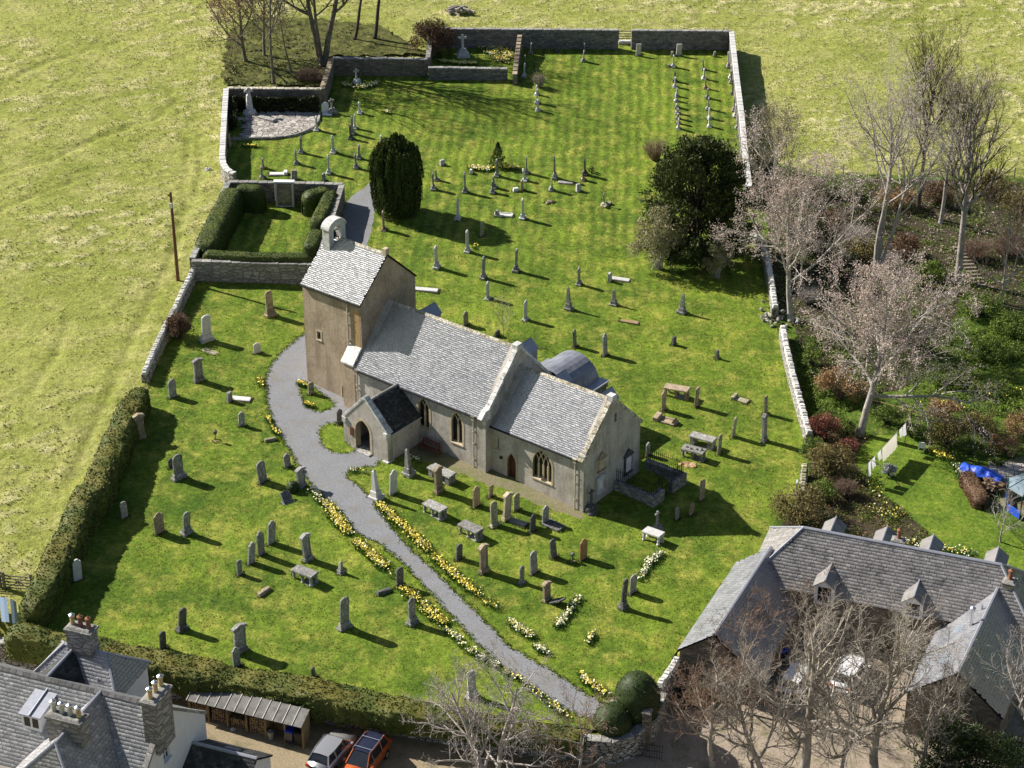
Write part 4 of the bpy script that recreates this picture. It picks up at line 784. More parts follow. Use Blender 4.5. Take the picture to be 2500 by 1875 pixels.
# ------------------------------------------------------------------ gravestones
STONES = [
('plinth',-25.28,151.71,1.99,2.36,0.85,40,'pale','tall pale headstone on stepped plinth beside the round copper bush'),
('ledger',-24.78,149.97,1.91,0.00,1.50,-30,'moss','mossy ledger slab flush with the grass below the tall pale headstone by the copper bush'),
('plinthr',-20.47,156.36,1.94,2.34,0.70,45,'brown','weathered brown round-topped headstone on plinth just below the hedged burial enclosure'),
('shoulder',-20.90,150.03,1.76,0.93,0.60,30,'pale','small pale stone with carved wavy top beside the gravel bend'),
('pediment',-25.09,145.29,1.78,2.07,0.80,45,'grey','grey pedimented headstone on the left lawn, level with the tower foot'),
('round',-26.79,142.64,1.76,1.56,0.70,45,'grey','plain grey headstone nearest the upper end of the long hedge'),
('block',-22.30,142.29,1.57,0.86,0.50,55,'grey','low grey head block set before a speckled ledger on the left lawn'),
('ledger',-21.42,142.67,1.54,0.00,1.60,-8,'pale','speckled pale ledger with rounded end on the left lawn'),
('pediment',-28.40,136.49,1.63,2.19,0.75,40,'brown','brown pedimented headstone standing in the shade tight against the hedge'),
('shoulder',-20.91,138.73,1.40,1.19,0.50,30,'grey','small round-shouldered grey stone midway between hedge and gravel bend'),
('marker',-22.62,136.37,1.39,1.02,0.30,40,'dark','small dark iron grave marker on the left lawn'),
('slabblock',-18.51,136.74,1.23,0.00,0.95,25,'moss','low mossy stone block at the edge of the gravel bend'),
('plinthr',-24.73,131.14,1.31,2.09,0.85,45,'grey','broad grey round-topped headstone on plinth at the edge of the hedge shadow'),
('round',-25.51,132.55,1.39,0.72,0.40,45,'dark','small dark stone half hidden behind the broad grey headstone at the hedge shadow'),
('round',-27.88,125.82,1.27,1.38,0.55,40,'grey','leaning grey stone standing in the hedge shadow beside the lower left lawn'),
('shoulder',-25.10,124.02,1.10,1.75,0.85,45,'brown','wide brownish headstone, left one of the pair below the hedge shadow'),
('plinthr',-23.22,124.14,1.02,1.93,0.60,45,'grey','narrow round-topped headstone on plinth, right one of the pair below the hedge shadow'),
('round',-18.48,131.00,1.05,1.77,0.85,50,'grey','wide plain grey headstone left of the gravel path below the porch'),
('shoulder',-16.85,133.17,1.05,1.17,0.55,45,'grey','small shouldered grey stone at the path edge opposite the porch'),
('pediment',-15.59,130.56,0.92,1.72,0.75,50,'grey','grey headstone with moulded cap at the path edge where the daffodils begin'),
('lean',-16.49,128.57,0.89,1.04,0.80,40,'dark','dark broken slab leaning back beside the small evergreen shrub'),
('round',-15.99,143.86,1.36,1.05,0.50,30,'moss','small mossy stone among daffodils at the tower foot'),
('shoulder',-13.42,139.54,1.11,1.39,0.50,40,'dark','dark shouldered stone beside the left corner of the porch'),
('shoulder',-29.87,118.11,1.10,1.74,0.65,35,'pale','pale lichened stone alone in the hedge shadow at far left'),
('round',-18.90,119.38,0.69,1.22,0.42,48,'grey','smallest stone at the lower end of the row of four headstones'),
('shoulder',-18.27,120.75,0.71,1.85,0.60,48,'grey','second from the lower end in the row of four headstones'),
('shoulder',-17.66,121.82,0.72,2.07,0.60,48,'grey','third from the lower end in the row of four headstones'),
('shoulder',-17.10,123.22,0.74,1.97,0.65,48,'grey','uppermost headstone in the row of four'),
('pediment',-14.34,121.39,0.57,2.17,0.70,48,'grey','tall grey headstone with gabled cap above the lone table tomb left of the path'),
('obelisk',-11.97,120.03,0.43,0.98,0.40,45,'grey','small pointed stone just left of the long daffodil border'),
('table',-14.31,119.00,0.49,0.00,1.90,-38,'grey','table tomb standing alone on the lawn left of the path'),
('slabblock',-17.02,117.39,0.55,0.00,1.20,52,'brown','small coffin-shaped stone lying on the lawn left of the path'),
('plinthr',-22.03,112.97,0.62,1.85,0.60,45,'dark','dark round-topped headstone on plinth on the lower left lawn'),
('round',-22.99,110.92,0.59,1.37,0.50,45,'dark','thin dark stone at the back edge of the lower hedge'),
('pediment',-17.88,110.79,0.38,2.29,0.95,48,'grey','large lichened headstone with heavy gabled cap near the lower hedge'),
('shoulder',-17.95,109.37,0.34,1.50,0.55,48,'grey','smaller stone in front of the large gabled headstone near the lower hedge'),
('plinthr',-11.26,113.74,0.20,2.70,0.75,48,'grey','very tall round-topped headstone on high plinth on the lower lawn'),
('round',-12.88,108.50,0.10,0.79,0.30,60,'dark','tiny dark upright stone just above the lower hedge'),
('plinth',-6.73,114.47,0.04,2.05,0.60,48,'grey','narrow tapered headstone on plinth among daffodils left of the path'),
('round',-7.77,118.67,0.22,1.57,0.60,48,'dark','dark round-topped stone at the left edge of the path between daffodil drifts'),
('slabblock',-8.83,117.85,0.23,0.00,1.10,35,'dark','dark slab lying beside the round-topped stone at the path edge'),
('plinth',-2.54,106.93,-0.37,2.05,0.60,30,'pale','pale upright headstone above the bare shrubs by the lower hedge'),
('round',-3.75,122.11,0.16,1.27,0.55,48,'dark','small dark round-topped stone below the two table tombs'),
('pediment',-1.96,120.66,0.04,2.32,0.75,48,'brown','tall brown headstone with arched cap right of the daffodil border'),
('roundp',0.67,119.59,-0.10,1.45,0.42,48,'grey','narrow round-topped stone below the leaning grey headstone'),
('round',1.56,120.76,-0.10,1.84,0.75,48,'grey','leaning grey round-topped headstone right of the tall brown arched-cap headstone'),
('round',2.99,122.67,-0.10,1.57,0.60,48,'dark','dark leaning round-topped stone left of the rust-coloured headstone'),
('shoulder',5.05,122.58,-0.18,1.71,0.75,52,'rust','rust-coloured headstone with shaped top'),
('marker',4.29,122.25,-0.16,0.79,0.28,48,'dark','small black lantern-like marker left of the rust-coloured headstone'),
('pediment',2.40,117.63,-0.23,1.48,0.60,48,'brown','squat brown cap stone on plinth whose dark tablet has fallen'),
('fallen',3.19,117.14,-0.28,0.00,1.30,-40,'dark','polished dark tablet fallen beside its squat plinth'),
('plinth',7.62,117.00,-0.47,2.43,0.45,48,'dark','dark tapered stone on stepped plinth beside the white daffodils'),
('round',8.38,118.82,-0.44,1.52,0.65,48,'grey','round-topped stone behind the dark stepped-plinth stone at the white daffodils'),
('shoulder',-2.60,128.86,0.33,1.67,0.70,48,'brown','shaped brown headstone at the left end of the group below the chancel'),
('flat',-1.59,130.15,0.33,1.02,0.45,48,'brown','small plain brown stone nearest the chancel door'),
('roundp',-1.27,126.43,0.20,2.00,0.65,48,'moss','mossy slab headstone on pale base in the group below the chancel'),
('pediment',-0.40,127.21,0.19,2.37,0.70,48,'dress','tall cream headstone with moulded cap in the group below the chancel'),
('round',0.32,128.46,0.20,1.49,0.60,48,'moss','round-topped mossy headstone right behind the tall cream one below the chancel'),
('shoulder',1.48,125.88,0.07,1.52,0.55,48,'dark','low dark shaped headstone in front of the group below the chancel'),
('shoulder',2.41,127.03,0.07,1.46,0.60,48,'grey','grey shaped headstone at the right end of the group below the chancel'),
('kerb',2.99,126.62,0.03,0.00,1.50,-35,'dark','dark kerbed grave slab at the right end of the group below the chancel'),
('ledger',0.45,126.87,0.14,0.00,1.30,-35,'grey','grey ledger in the grass before the tall cream headstone'),
('table',-5.60,127.56,0.41,0.00,1.90,-38,'grey','table tomb on three pairs of legs beside the daffodil border, nearer the porch'),
('table',-2.94,125.09,0.22,0.00,1.90,-38,'grey','table tomb below the other one right of the daffodil border'),
('table',10.16,125.16,-0.31,0.00,1.50,-38,'pale','white lichened table tomb at the edge of the chancel shadow'),
('cross',10.54,126.64,-0.28,1.53,0.50,48,'grey','small cross on plinth behind the white lichened table tomb'),
('round',12.12,128.08,-0.30,1.00,0.40,48,'grey','small stone in the chancel shadow, left of a pair'),
('round',13.18,128.71,-0.32,1.01,0.42,48,'brown','small stone in the chancel shadow, right of a pair'),
('flat',14.11,130.69,-0.30,1.62,0.55,48,'brown','tall plain slab at the corner of the railed enclosure shadow'),
('obelisk',-7.75,132.78,0.67,2.26,0.55,50,'grey','large grey obelisk between the porch and the nearest table tomb'),
('obelisk',-9.99,129.42,0.65,2.51,0.60,50,'pale','blue-grey obelisk on plinth at the path corner'),
('shoulder',-8.80,130.10,0.62,2.12,0.70,50,'pale','pale ornate-topped headstone right of the obelisk at the path corner'),
('pediment',-5.42,130.50,0.50,2.21,0.75,50,'brown','brown headstone with curved cap in front of the table tomb at the church wall'),
('table',-5.24,132.31,0.55,0.00,2.30,-38,'grey','large table tomb nearest the church wall'),
('cross',5.82,128.61,-0.02,1.89,0.55,50,'dark','dark weathered cross on boulder base at the chancel corner'),
('plinth',-6.70,166.20,1.69,2.19,0.55,70,'pale','headstone nearest the tower on the lawn behind the church'),
('plinth',-4.02,169.50,1.69,2.19,0.50,70,'pale','narrow tall headstone at the edge of the columnar yew shadow'),
('round',-2.78,172.79,1.74,1.49,0.50,60,'moss','leaning mossy stone inside the columnar yew shadow'),
('plinthr',-5.04,176.09,1.94,2.07,0.50,75,'pale','round-topped stone at the upper edge of the columnar yew shadow'),
('plinthr',0.99,176.67,1.71,2.11,0.50,75,'white','white round-topped stone beside the kerbed ledger behind the church'),
('plinth',-2.54,164.56,1.47,2.18,0.50,70,'grey','narrow dark-edged headstone left of centre behind the nave'),
('plinthr',0.33,166.10,1.40,2.24,0.50,70,'grey','narrow headstone below the tip of the columnar yew shadow'),
('roundp',-2.11,160.82,1.33,1.67,0.50,65,'pale','short headstone nearest the nave roof'),
('plinthr',5.89,163.99,1.11,1.72,0.45,70,'grey','narrow stone left of the pale head block and ledger'),
('obelisk',4.90,159.42,1.00,2.19,0.45,65,'grey','slender obelisk behind the vaulted aisle'),
('obelisk',8.82,160.56,0.88,1.50,0.45,65,'grey','small obelisk below the pale ledger behind the church'),
('roundp',1.13,157.30,1.09,1.88,0.50,65,'pale','round-topped headstone behind the nave ridge'),
('round',5.27,153.03,0.78,1.56,0.50,60,'grey','plain stone left of the tall stone behind the vaulted aisle'),
('shoulder',7.75,151.71,0.64,2.07,0.60,60,'grey','tall shaped headstone to the right of the vaulted aisle'),
('shoulder',-3.93,156.01,1.25,1.31,0.60,50,'moss','mossy headstone peeping over the nave ridge'),
('round',-1.24,154.25,1.09,0.59,0.55,50,'dark','dark stone top just showing over the nave ridge beside the sapling'),
('roundp',-11.77,173.31,2.13,1.94,0.55,80,'brown','brown slab at the foot of the columnar yew beside the rear path'),
('kerb',-0.78,177.25,1.80,0.00,1.60,-8,'pale','kerbed pale ledger left of the white round-topped stone'),
('block',-1.43,177.05,1.82,0.60,0.40,60,'grey','small carved block at the head of the kerbed pale ledger'),
('block',8.64,164.85,1.02,0.85,0.50,65,'pale','pale head block of the long ledger near the big yew'),
('ledger',9.61,165.25,0.99,0.00,1.70,-10,'pale','long pale ledger near the big yew'),
('ledger',10.08,157.66,0.73,0.00,1.60,-15,'orange','sunken orange-mossed slab in the rear lawn'),
('ledger',-7.51,161.98,1.59,0.00,2.20,-8,'pale','long ledger lying beside the tower'),
('obelisk',14.66,159.62,0.61,1.83,0.50,60,'grey','obelisk on plinth standing alone towards the drystone wall'),
('block',13.55,153.91,0.47,0.77,0.45,50,'dark','small dark stump on the slope, left of two'),
('block',17.07,151.85,0.26,0.77,0.30,50,'dark','small dark stump on the slope, right of two'),
('ledger',18.39,145.27,-0.01,0.00,1.40,-35,'moss','mossy ledger with raised head block on the right lawn'),
('flat',20.20,143.30,-0.14,1.61,0.45,60,'moss','mossy upright slab under the drystone wall'),
('pediment',19.67,139.16,-0.25,2.44,0.55,60,'grey','slender capped headstone on plinth near the drystone wall'),
('round',17.29,139.63,-0.14,1.82,0.55,60,'moss','mossy round-topped slab between the table tombs and the capped headstone'),
('flat',14.71,143.98,0.10,1.80,0.55,58,'brown','leaning slab right of the farthest table tomb'),
('shoulder',12.06,143.27,0.19,1.84,0.60,52,'brown','tall shaped headstone left below the farthest table tomb'),
('table',13.30,145.59,0.21,0.00,2.10,-28,'brown','farthest table tomb on the right lawn, brown and lichened'),
('kerb',12.27,141.57,0.13,0.00,1.50,-30,'brown','stepped kerb grave at the foot of the tall shaped headstone'),
('table',14.77,138.26,-0.08,0.00,2.10,-30,'grey','solid-sided grey table tomb at centre of the right lawn'),
('table',13.96,136.48,-0.11,0.00,1.90,-25,'grey','carved lichened table tomb just outside the railed enclosure'),
('round',15.94,137.05,-0.17,1.81,0.50,55,'moss','knobbly mossy stone touching the end of the grey table tomb'),
('rock',13.47,135.55,-0.11,0.00,1.50,-30,'orange','orange lichened slab beside the carved lichened table tomb'),
('flat',21.31,131.83,-0.56,1.22,0.50,75,'pale','slab propped near the lower end of the drystone wall'),
('round',10.43,136.54,0.04,1.15,0.50,60,'grey','round-topped stone just behind the enclosure railings'),
('plinth',-7.51,182.23,2.24,1.73,0.50,86,'grey','front stone of the leftmost pair beside the columnar yew'),
('plinthr',-7.31,184.37,2.30,1.12,0.45,86,'grey','rear stone of the leftmost pair beside the columnar yew'),
('plinth',-4.48,181.92,2.10,2.09,0.50,86,'grey','tall dark-edged stone second from the left in the middle row'),
('block',-3.98,186.19,2.22,0.42,0.45,86,'white','small white block at the left end of the daffodil patch'),
('plinth',-1.89,182.03,2.00,1.25,0.50,86,'grey','short stone in the middle row, in front of its taller neighbour'),
('plinth',-1.73,183.19,2.03,1.20,0.50,86,'grey','stone directly behind the short one in the middle row'),
('plinthr',-1.50,185.82,2.11,1.77,0.55,86,'grey','tall stone in front of the small conifer and daffodils'),
('plinthr',1.36,186.71,2.02,1.76,0.50,86,'grey','tall slim stone at the right end of the daffodil patch'),
('plinth',1.23,185.12,1.97,1.21,0.50,86,'white','white stone directly below the right end of the daffodil patch'),
('round',1.00,182.78,1.91,1.11,0.50,70,'brown','leaning brown stone with a white block beside it'),
('block',0.34,182.49,1.92,0.41,0.55,20,'white','white block left of the leaning brown stone'),
('plinth',4.17,185.77,1.87,2.39,0.55,86,'grey','tallest stone in the middle row, right of the daffodils'),
('plinth',3.76,183.02,1.80,1.56,0.50,86,'grey','stone in front of the tallest one in the middle row'),
('plinth',7.15,186.83,1.78,1.76,0.50,86,'dark','dark stone beside the small leafy rose at the right end of the middle row'),
('plinth',6.91,185.62,1.76,1.03,0.45,86,'brown','low stone in front of the dark one at the right end of the middle row'),
('block',6.37,183.02,1.69,0.77,0.50,30,'pale','small marker with flowers in front of the right end of the middle row'),
('rock',3.55,180.42,1.73,0.00,0.80,20,'brown','brown rubble of a broken grave in the middle lawn'),
('crossrock',8.78,180.20,1.50,1.30,0.50,70,'moss','small cross on a mossy rock cairn'),
('block',-6.85,187.85,2.39,0.55,0.60,40,'pale','low wedge stone alone above the leftmost pair of the middle row'),
('ledger',5.21,184.85,1.80,0.00,1.50,-8,'grey','grey ledger behind the tallest pair of the middle row'),
('plinth',-20.79,189.54,3.02,1.77,0.50,86,'grey','tall slim stone below the paved plot, upper of its pair'),
('plinth',-21.02,186.89,2.94,1.58,0.50,86,'grey','slim stone below the paved plot, lower of its pair'),
('plinth',-17.62,189.83,2.89,1.86,0.55,86,'pale','tall pale stone in the row left of the columnar yew, uppermost'),
('plinth',-17.71,184.89,2.74,1.98,0.50,86,'pale','pale stone in the row left of the columnar yew, lowest'),
('plinth',-15.04,188.64,2.75,1.49,0.45,86,'grey','upper stone of the pair touching the columnar yew'),
('plinth',-15.17,186.42,2.69,1.57,0.45,86,'grey','lower stone of the pair touching the columnar yew'),
('plinth',-23.99,183.48,2.95,1.20,0.50,86,'grey','stone at the left end above the hedged enclosure'),
('round',-24.06,185.63,3.02,1.03,0.40,86,'grey','slim stone behind the left end stone above the hedged enclosure'),
('ledger',-22.48,184.35,2.92,0.00,1.70,3,'white','white raised ledger above the hedged enclosure'),
('block',-20.90,183.36,2.82,0.93,0.60,20,'grey','block headstone at the foot of the white raised ledger'),
('flat',-17.99,183.19,2.70,0.81,0.50,60,'grey','stone showing over the hedged enclosure wall'),
('plinth',-19.70,195.07,3.15,1.52,0.50,86,'pale','pale stone at the curved edge of the paved plot'),
('round',-19.16,199.35,3.26,1.19,0.75,25,'white','white marble headstone with white ledger by the paved plot'),
('ledger',-18.94,199.01,3.24,0.00,1.00,-5,'white','white marble slab at the foot of the white headstone'),
('cross',-18.41,199.55,3.24,1.55,0.60,25,'grey','grey cross on stepped base beside the white marble headstone'),
('plinth',-15.65,199.68,3.13,1.26,0.40,86,'white','slim white stone in the tree shadow above the upper left row'),
('plinth',-15.92,195.86,3.02,1.53,0.45,86,'pale','uppermost stone in the close row left of the tree shadow'),
('plinth',-16.04,194.44,2.98,1.91,0.45,86,'grey','middle stone in the close row left of the tree shadow'),
('plinth',-16.13,193.24,2.94,1.50,0.45,86,'dark','front stone in the close row left of the tree shadow'),
('highcross',-26.80,198.61,3.55,2.81,0.90,20,'pale','big carved high cross on boulder plinth in the paved plot'),
('flat',-27.82,190.12,3.32,1.41,0.50,80,'brown','slab leaning against the left boundary wall'),
('cross',-16.47,207.71,3.42,1.60,0.60,15,'pale','white cross on rough base among daffodils by the upper wall'),
('round',-13.05,192.61,2.80,0.83,0.40,86,'white','white stone peeping out behind the columnar yew'),
('plinth',2.07,218.08,2.99,1.14,0.50,86,'grey','stone next to the back wall at the end of the short partition wall'),
('flat',1.47,213.66,2.87,1.42,0.50,86,'grey','tall slab leaning by the short partition wall'),
('plinth',1.27,211.21,2.80,1.51,0.50,86,'pale','stone at the near end of the short partition wall'),
('plinth',4.95,218.79,2.90,1.14,0.50,86,'dark','dark stone under the back wall, left of centre'),
('plinth',8.07,218.96,2.77,1.11,0.50,86,'grey','farther stone of the pair under the back wall'),
('plinth',7.81,216.15,2.69,1.29,0.50,86,'grey','nearer stone of the pair under the back wall'),
('flat',13.99,218.45,2.52,1.40,0.55,15,'pale','broad pale headstone under the back wall right of the gate'),
('flat',18.49,218.92,2.35,1.39,0.60,15,'pale','broad pale headstone under the back wall nearest the corner'),
('cross',-5.38,216.30,3.24,2.48,0.90,10,'pale','tall slender cross on steps inside the daffodil plot'),
('plinth',2.57,206.31,2.59,1.12,0.45,86,'white','farthest stone of the short row under the small bare shrub'),
('plinth',2.62,204.06,2.52,1.57,0.45,86,'pale','middle stone of the short row under the small bare shrub'),
('plinth',2.69,202.11,2.46,1.30,0.45,86,'pale','nearest stone of the short row under the small bare shrub'),
('plinth',17.67,215.51,2.27,1.39,0.45,86,'pale','stone at the very far end of the left far corner row'),
('block',17.23,215.47,2.29,0.32,0.40,86,'grey','low block beside the far end stone of the left corner row'),
('block',17.80,218.85,2.37,0.48,0.40,86,'grey','low stub beside the broad headstone nearest the corner'),
('block',22.49,219.13,2.19,0.56,0.40,86,'grey','low stub alone at the far right corner'),
('plinth',17.59,211.49,2.15,1.14,0.45,86,'dark','second stone from the far end in the left of the two far corner rows'),
('plinth',17.46,209.90,2.10,1.14,0.45,86,'pale','third stone from the far end in the left of the two far corner rows'),
('plinth',17.48,207.40,2.02,0.93,0.45,86,'grey','fourth stone from the far end in the left of the two far corner rows'),
('plinth',17.31,206.04,1.98,0.97,0.45,86,'pale','fifth stone from the far end in the left of the two far corner rows'),
('plinth',17.30,204.34,1.93,1.00,0.45,86,'grey','sixth stone from the far end in the left of the two far corner rows'),
('plinth',17.24,202.84,1.88,1.09,0.45,86,'pale','seventh stone from the far end in the left of the two far corner rows'),
('plinth',17.18,201.44,1.84,1.17,0.45,86,'grey','eighth stone from the far end in the left of the two far corner rows'),
('plinth',17.12,200.15,1.80,1.14,0.45,86,'grey','ninth stone from the far end in the left of the two far corner rows'),
('plinth',17.05,198.83,1.76,1.23,0.45,86,'pale','tenth stone from the far end in the left of the two far corner rows'),
('plinth',20.96,215.10,2.12,1.25,0.45,86,'grey','first stone from the far end in the right of the two far corner rows'),
('plinth',20.79,212.49,2.05,1.21,0.45,86,'pale','second stone from the far end in the right of the two far corner rows'),
('plinth',20.76,209.80,1.96,1.12,0.45,86,'brown','third stone from the far end in the right of the two far corner rows'),
('plinth',20.74,207.21,1.88,1.11,0.45,86,'grey','fourth stone from the far end in the right of the two far corner rows'),
('plinth',20.55,204.20,1.79,1.39,0.45,86,'grey','fifth stone from the far end in the right of the two far corner rows'),
('plinth',20.53,201.81,1.71,1.24,0.45,86,'pale','sixth stone from the far end in the right of the two far corner rows'),
('plinth',20.34,199.67,1.65,1.20,0.45,86,'pale','seventh stone from the far end in the right of the two far corner rows'),
('plinth',23.82,216.14,2.04,1.76,0.50,86,'grey','first stone from the far end along the inside of the right boundary wall'),
('plinth',23.71,212.83,1.94,1.64,0.50,86,'pale','second stone from the far end along the inside of the right boundary wall'),
('plinth',23.72,211.72,1.90,1.44,0.50,86,'grey','third stone from the far end along the inside of the right boundary wall'),
('plinth',23.58,208.52,1.80,1.76,0.50,86,'dark','fourth stone from the far end along the inside of the right boundary wall'),
('plinth',23.32,204.10,1.67,1.54,0.50,86,'grey','fifth stone from the far end along the inside of the right boundary wall'),
('plinth',23.29,202.65,1.63,1.38,0.50,86,'pale','sixth stone from the far end along the inside of the right boundary wall'),
('plinth',23.20,199.54,1.53,1.75,0.50,86,'grey','seventh stone from the far end along the inside of the right boundary wall'),
('plinth',23.18,197.24,1.46,1.51,0.50,86,'dark','eighth stone from the far end along the inside of the right boundary wall'),
]
def prof(kind, w, h):
    a = w/2
    if kind in ('round', 'roundp', 'plinthr'):
        r = min(a, .3 if kind != 'round' else a*.75)
        return [(-a, 0), (-a, h-r)]+[(-a*math.cos(t*math.pi/8), h-r+r*math.sin(t*math.pi/8)) for t in range(1, 8)]+[(a, h-r), (a, 0)]
    if kind == 'shoulder':
        return [(-a, 0), (-a, h*.86), (-a*.78, h*.9), (-a*.62, h*.9), (-a*.45, h*.965), (-a*.2, h), (a*.2, h), (a*.45, h*.965), (a*.62, h*.9), (a*.78, h*.9), (a, h*.86), (a, 0)]
    if kind == 'peak': return [(-a, 0), (-a, h*.92), (-a*.35, h), (a*.35, h), (a, h*.92), (a, 0)]
    return [(-a, 0), (-a, h), (a, h), (a, 0)]
def rough(o, amt, seed):
    rd = random.Random(seed)
    for v in o.data.vertices:
        if v.co.z > .02: v.co += Vector((rd.uniform(-amt, amt), rd.uniform(-amt, amt)*.6, rd.uniform(-amt, amt)))
CATS = dict(table='table tomb', ledger='grave slab', kerb='grave slab', slabblock='grave slab', fallen='grave slab', lean='grave slab', obelisk='obelisk', cross='cross', highcross='cross', crossrock='cross', marker='grave marker', block='grave block', rock='rock')
NAMES = dict(table='table_tomb', ledger='ledger_stone', kerb='kerbed_grave', slabblock='grave_block', fallen='fallen_tablet', lean='leaning_slab', obelisk='obelisk', cross='stone_cross', highcross='stone_cross', crossrock='stone_cross', marker='grave_marker', block='grave_block', rock='lichened_rock')
def cross_arms(m, h, w, t, z0, wheel=False):
    s = w*.3
    m.box(-s/2, s/2, -t/2, t/2, z0, h, top=(s*.08, 0)); zc = h-w*.42
    m.box(-w/2, -s/2+.002, -t/2+.004, t/2-.004, zc-s/2, zc+s/2); m.box(s/2-.002, w/2, -t/2+.004, t/2-.004, zc-s/2, zc+s/2)
def lump(m, rx, ry, rz, seed, z0=0, n=9, k=5):
    rd = random.Random(seed); vs = []
    for i in range(k):
        f = i/(k-1)*math.pi*.5
        for j in range(n):
            t = 2*math.pi*j/n; q = 1+rd.uniform(-.14, .14)
            vs.append((rx*math.cos(f)*math.cos(t)*q, ry*math.cos(f)*math.sin(t)*q, z0+rz*math.sin(f)*q))
    m.add(vs, [(i*n+j, i*n+(j+1) % n, (i+1)*n+(j+1) % n, (i+1)*n+j) for i in range(k-1) for j in range(n)]+[tuple(range((k-1)*n, k*n))])
lapse = random.Random(5)
for si, (kind, x, y, z, h, w, yaw, tint, lab) in enumerate(STONES):
    rd = random.Random(900+si); mt = MT[tint]; nm = NAMES.get(kind, 'headstone'); ct = CATS.get(kind, 'headstone')
    grp = 'gravestones of the churchyard'
    root = empty(nm, (x, y, z-.05), R(yaw), lab, ct, grp); t = rd.uniform(.11, .15)
    root.rotation_euler = (R(rd.gauss(0, 2.6)), R(rd.gauss(0, 1.6)), R(yaw+rd.uniform(-5, 5)))
    h = h+.05
    if kind in ('round', 'shoulder', 'flat'):
        o = MB().prism(prof(kind, w, h), -t/2, t/2).build('slab', mt, root, bevel=.018); rough(o, .008, si)
        MB().box(-w/2-.12, w/2+.12, -t/2-.12, t/2+.12, -.05, .055+rd.uniform(0, .02)).build('earth_foot', MT['soil'], root)
    elif kind in ('plinth', 'plinthr', 'roundp'):
        ph = h*(.13 if kind == 'roundp' else rd.uniform(.2, .3)); pw = w*1.28
        MB().box(-pw/2-.06, pw/2+.06, -t/2-.2, t/2+.2, -.05, ph*.45).build('base', mt, root, bevel=.02)
        MB().box(-pw/2+.02, pw/2-.02, -t/2-.12, t/2+.12, ph*.45, ph, top=(.05, .05)).build('plinth', mt, root, bevel=.015)
        o = MB().prism([(a, b+ph) for a, b in prof('plinthr' if kind != 'plinth' else rd.choice(['peak', 'shoulder', 'peak']), w, h-ph)], -t/2, t/2).build('slab', mt, root, bevel=.015)
    elif kind == 'pediment':
        ph = h*.16; pw = w*1.2; ch = h*.15
        MB().box(-pw/2, pw/2, -t/2-.14, t/2+.14, -.05, ph, top=(.03, .05)).build('plinth', mt, root, bevel=.02)
        MB().box(-w/2, w/2, -t/2, t/2, ph, h-ch, top=(.02, .005)).build('slab', mt, root, bevel=.015)
        for sx in (-1, 1): MB().box(sx*w*.42-.06, sx*w*.42+.06, -t/2-.03, t/2+.03, ph, h-ch).build('pilaster', mt, root, bevel=.01)
        a = w/2+.1; MB().prism([(-a, 0), (-a, ch*.45), (-a*.5, ch*.72), (0, ch), (a*.5, ch*.72), (a, ch*.45), (a, 0)], -t/2-.1, t/2+.1, Matrix.Translation((0, 0, h-ch+.002))).build('cap', mt, root, bevel=.015)
    elif kind == 'obelisk':
        ph = h*.3; s = w*.5
        MB().box(-w*.75, w*.75, -w*.75, w*.75, -.05, ph*.4).build('base', mt, root, bevel=.02)
        MB().box(-w*.56, w*.56, -w*.56, w*.56, ph*.4, ph, top=(w*.08, w*.08)).build('plinth', mt, root, bevel=.02)
        q = w*.36; e = w*.2
        o = MB().add([(-q, -q, ph), (q, -q, ph), (q, q, ph), (-q, q, ph), (-e, -e, h*.94), (e, -e, h*.94), (e, e, h*.94), (-e, e, h*.94), (0, 0, h)],
                 [(0, 1, 5, 4), (1, 2, 6, 5), (2, 3, 7, 6), (3, 0, 4, 7), (4, 5, 8), (5, 6, 8), (6, 7, 8), (7, 4, 8), (3, 2, 1, 0)]).build('shaft', mt, root, bevel=.008)
    elif kind == 'cross':
        ph = h*.34
        if tint == 'dark' or (tint == 'pale' and h < 2.2):
            m = MB(); lump(m, .55, .5, ph, si); m.build('boulder_base', mt, root)
        else:
            for k in range(3): MB().box(-w*(.8-.18*k), w*(.8-.18*k), -w*(.7-.17*k), w*(.7-.17*k), ph*k/3-.03, ph*(k+1)/3).build('step', mt, root, bevel=.02)
        m = MB(); cross_arms(m, h, w, .15, ph-.03); m.build('cross', mt, root, bevel=.012)
    elif kind == 'highcross':
        m = MB(); lump(m, .85, .75, h*.24, si, -.05, 11); m.build('boulder_base', mt, root)
        m = MB(); m.box(-.34, .34, -.28, .28, h*.2, h*.72, top=(.12, .1)); m.build('shaft', mt, root, bevel=.03)
        m = MB(); cross_arms(m, h, .85, .22, h*.7); m.lathe([(.3, -.07), (.3, .07)], 12, (0, 0, 0)); n0 = len(m.v)-24
        for i in range(n0, len(m.v)): a, b, c = m.v[i]; m.v[i] = (a, c, b+h-.85*.42)
        m.build('cross_head', mt, root, bevel=.015)
    elif kind == 'crossrock':
        for k in range(7):
            m = MB(); lump(m, .25, .2, .22, si*9+k); o = m.build('rock', mt, root); o.location = (rd.uniform(-.5, .5), rd.uniform(-.4, .4), rd.uniform(-.02, .1)); o.rotation_euler = (0, 0, rd.uniform(0, 6))
        m = MB(); lump(m, .45, .4, .4, si); m.build('cairn', mt, root); m = MB(); cross_arms(m, h, .4, .1, .3); m.build('cross', mt, root)
    elif kind == 'marker':
        MB().tube([(0, 0, -.05), (0, 0, h*.62)], .035, 6).build('stem', mt, root)
        MB().lathe([(.06, 0), (.14, .06), (.15, h*.3), (.05, h*.38)], 8, (0, 0, h*.6)).build('head', mt, root)
        MB().box(-.16, .16, -.13, .13, -.05, .09).build('base', MT['brown'], root, bevel=.02)
    elif kind == 'table':
        L, W, H = w, .9, .72; solid = 'solid' in lab or 'nearest the church' in lab
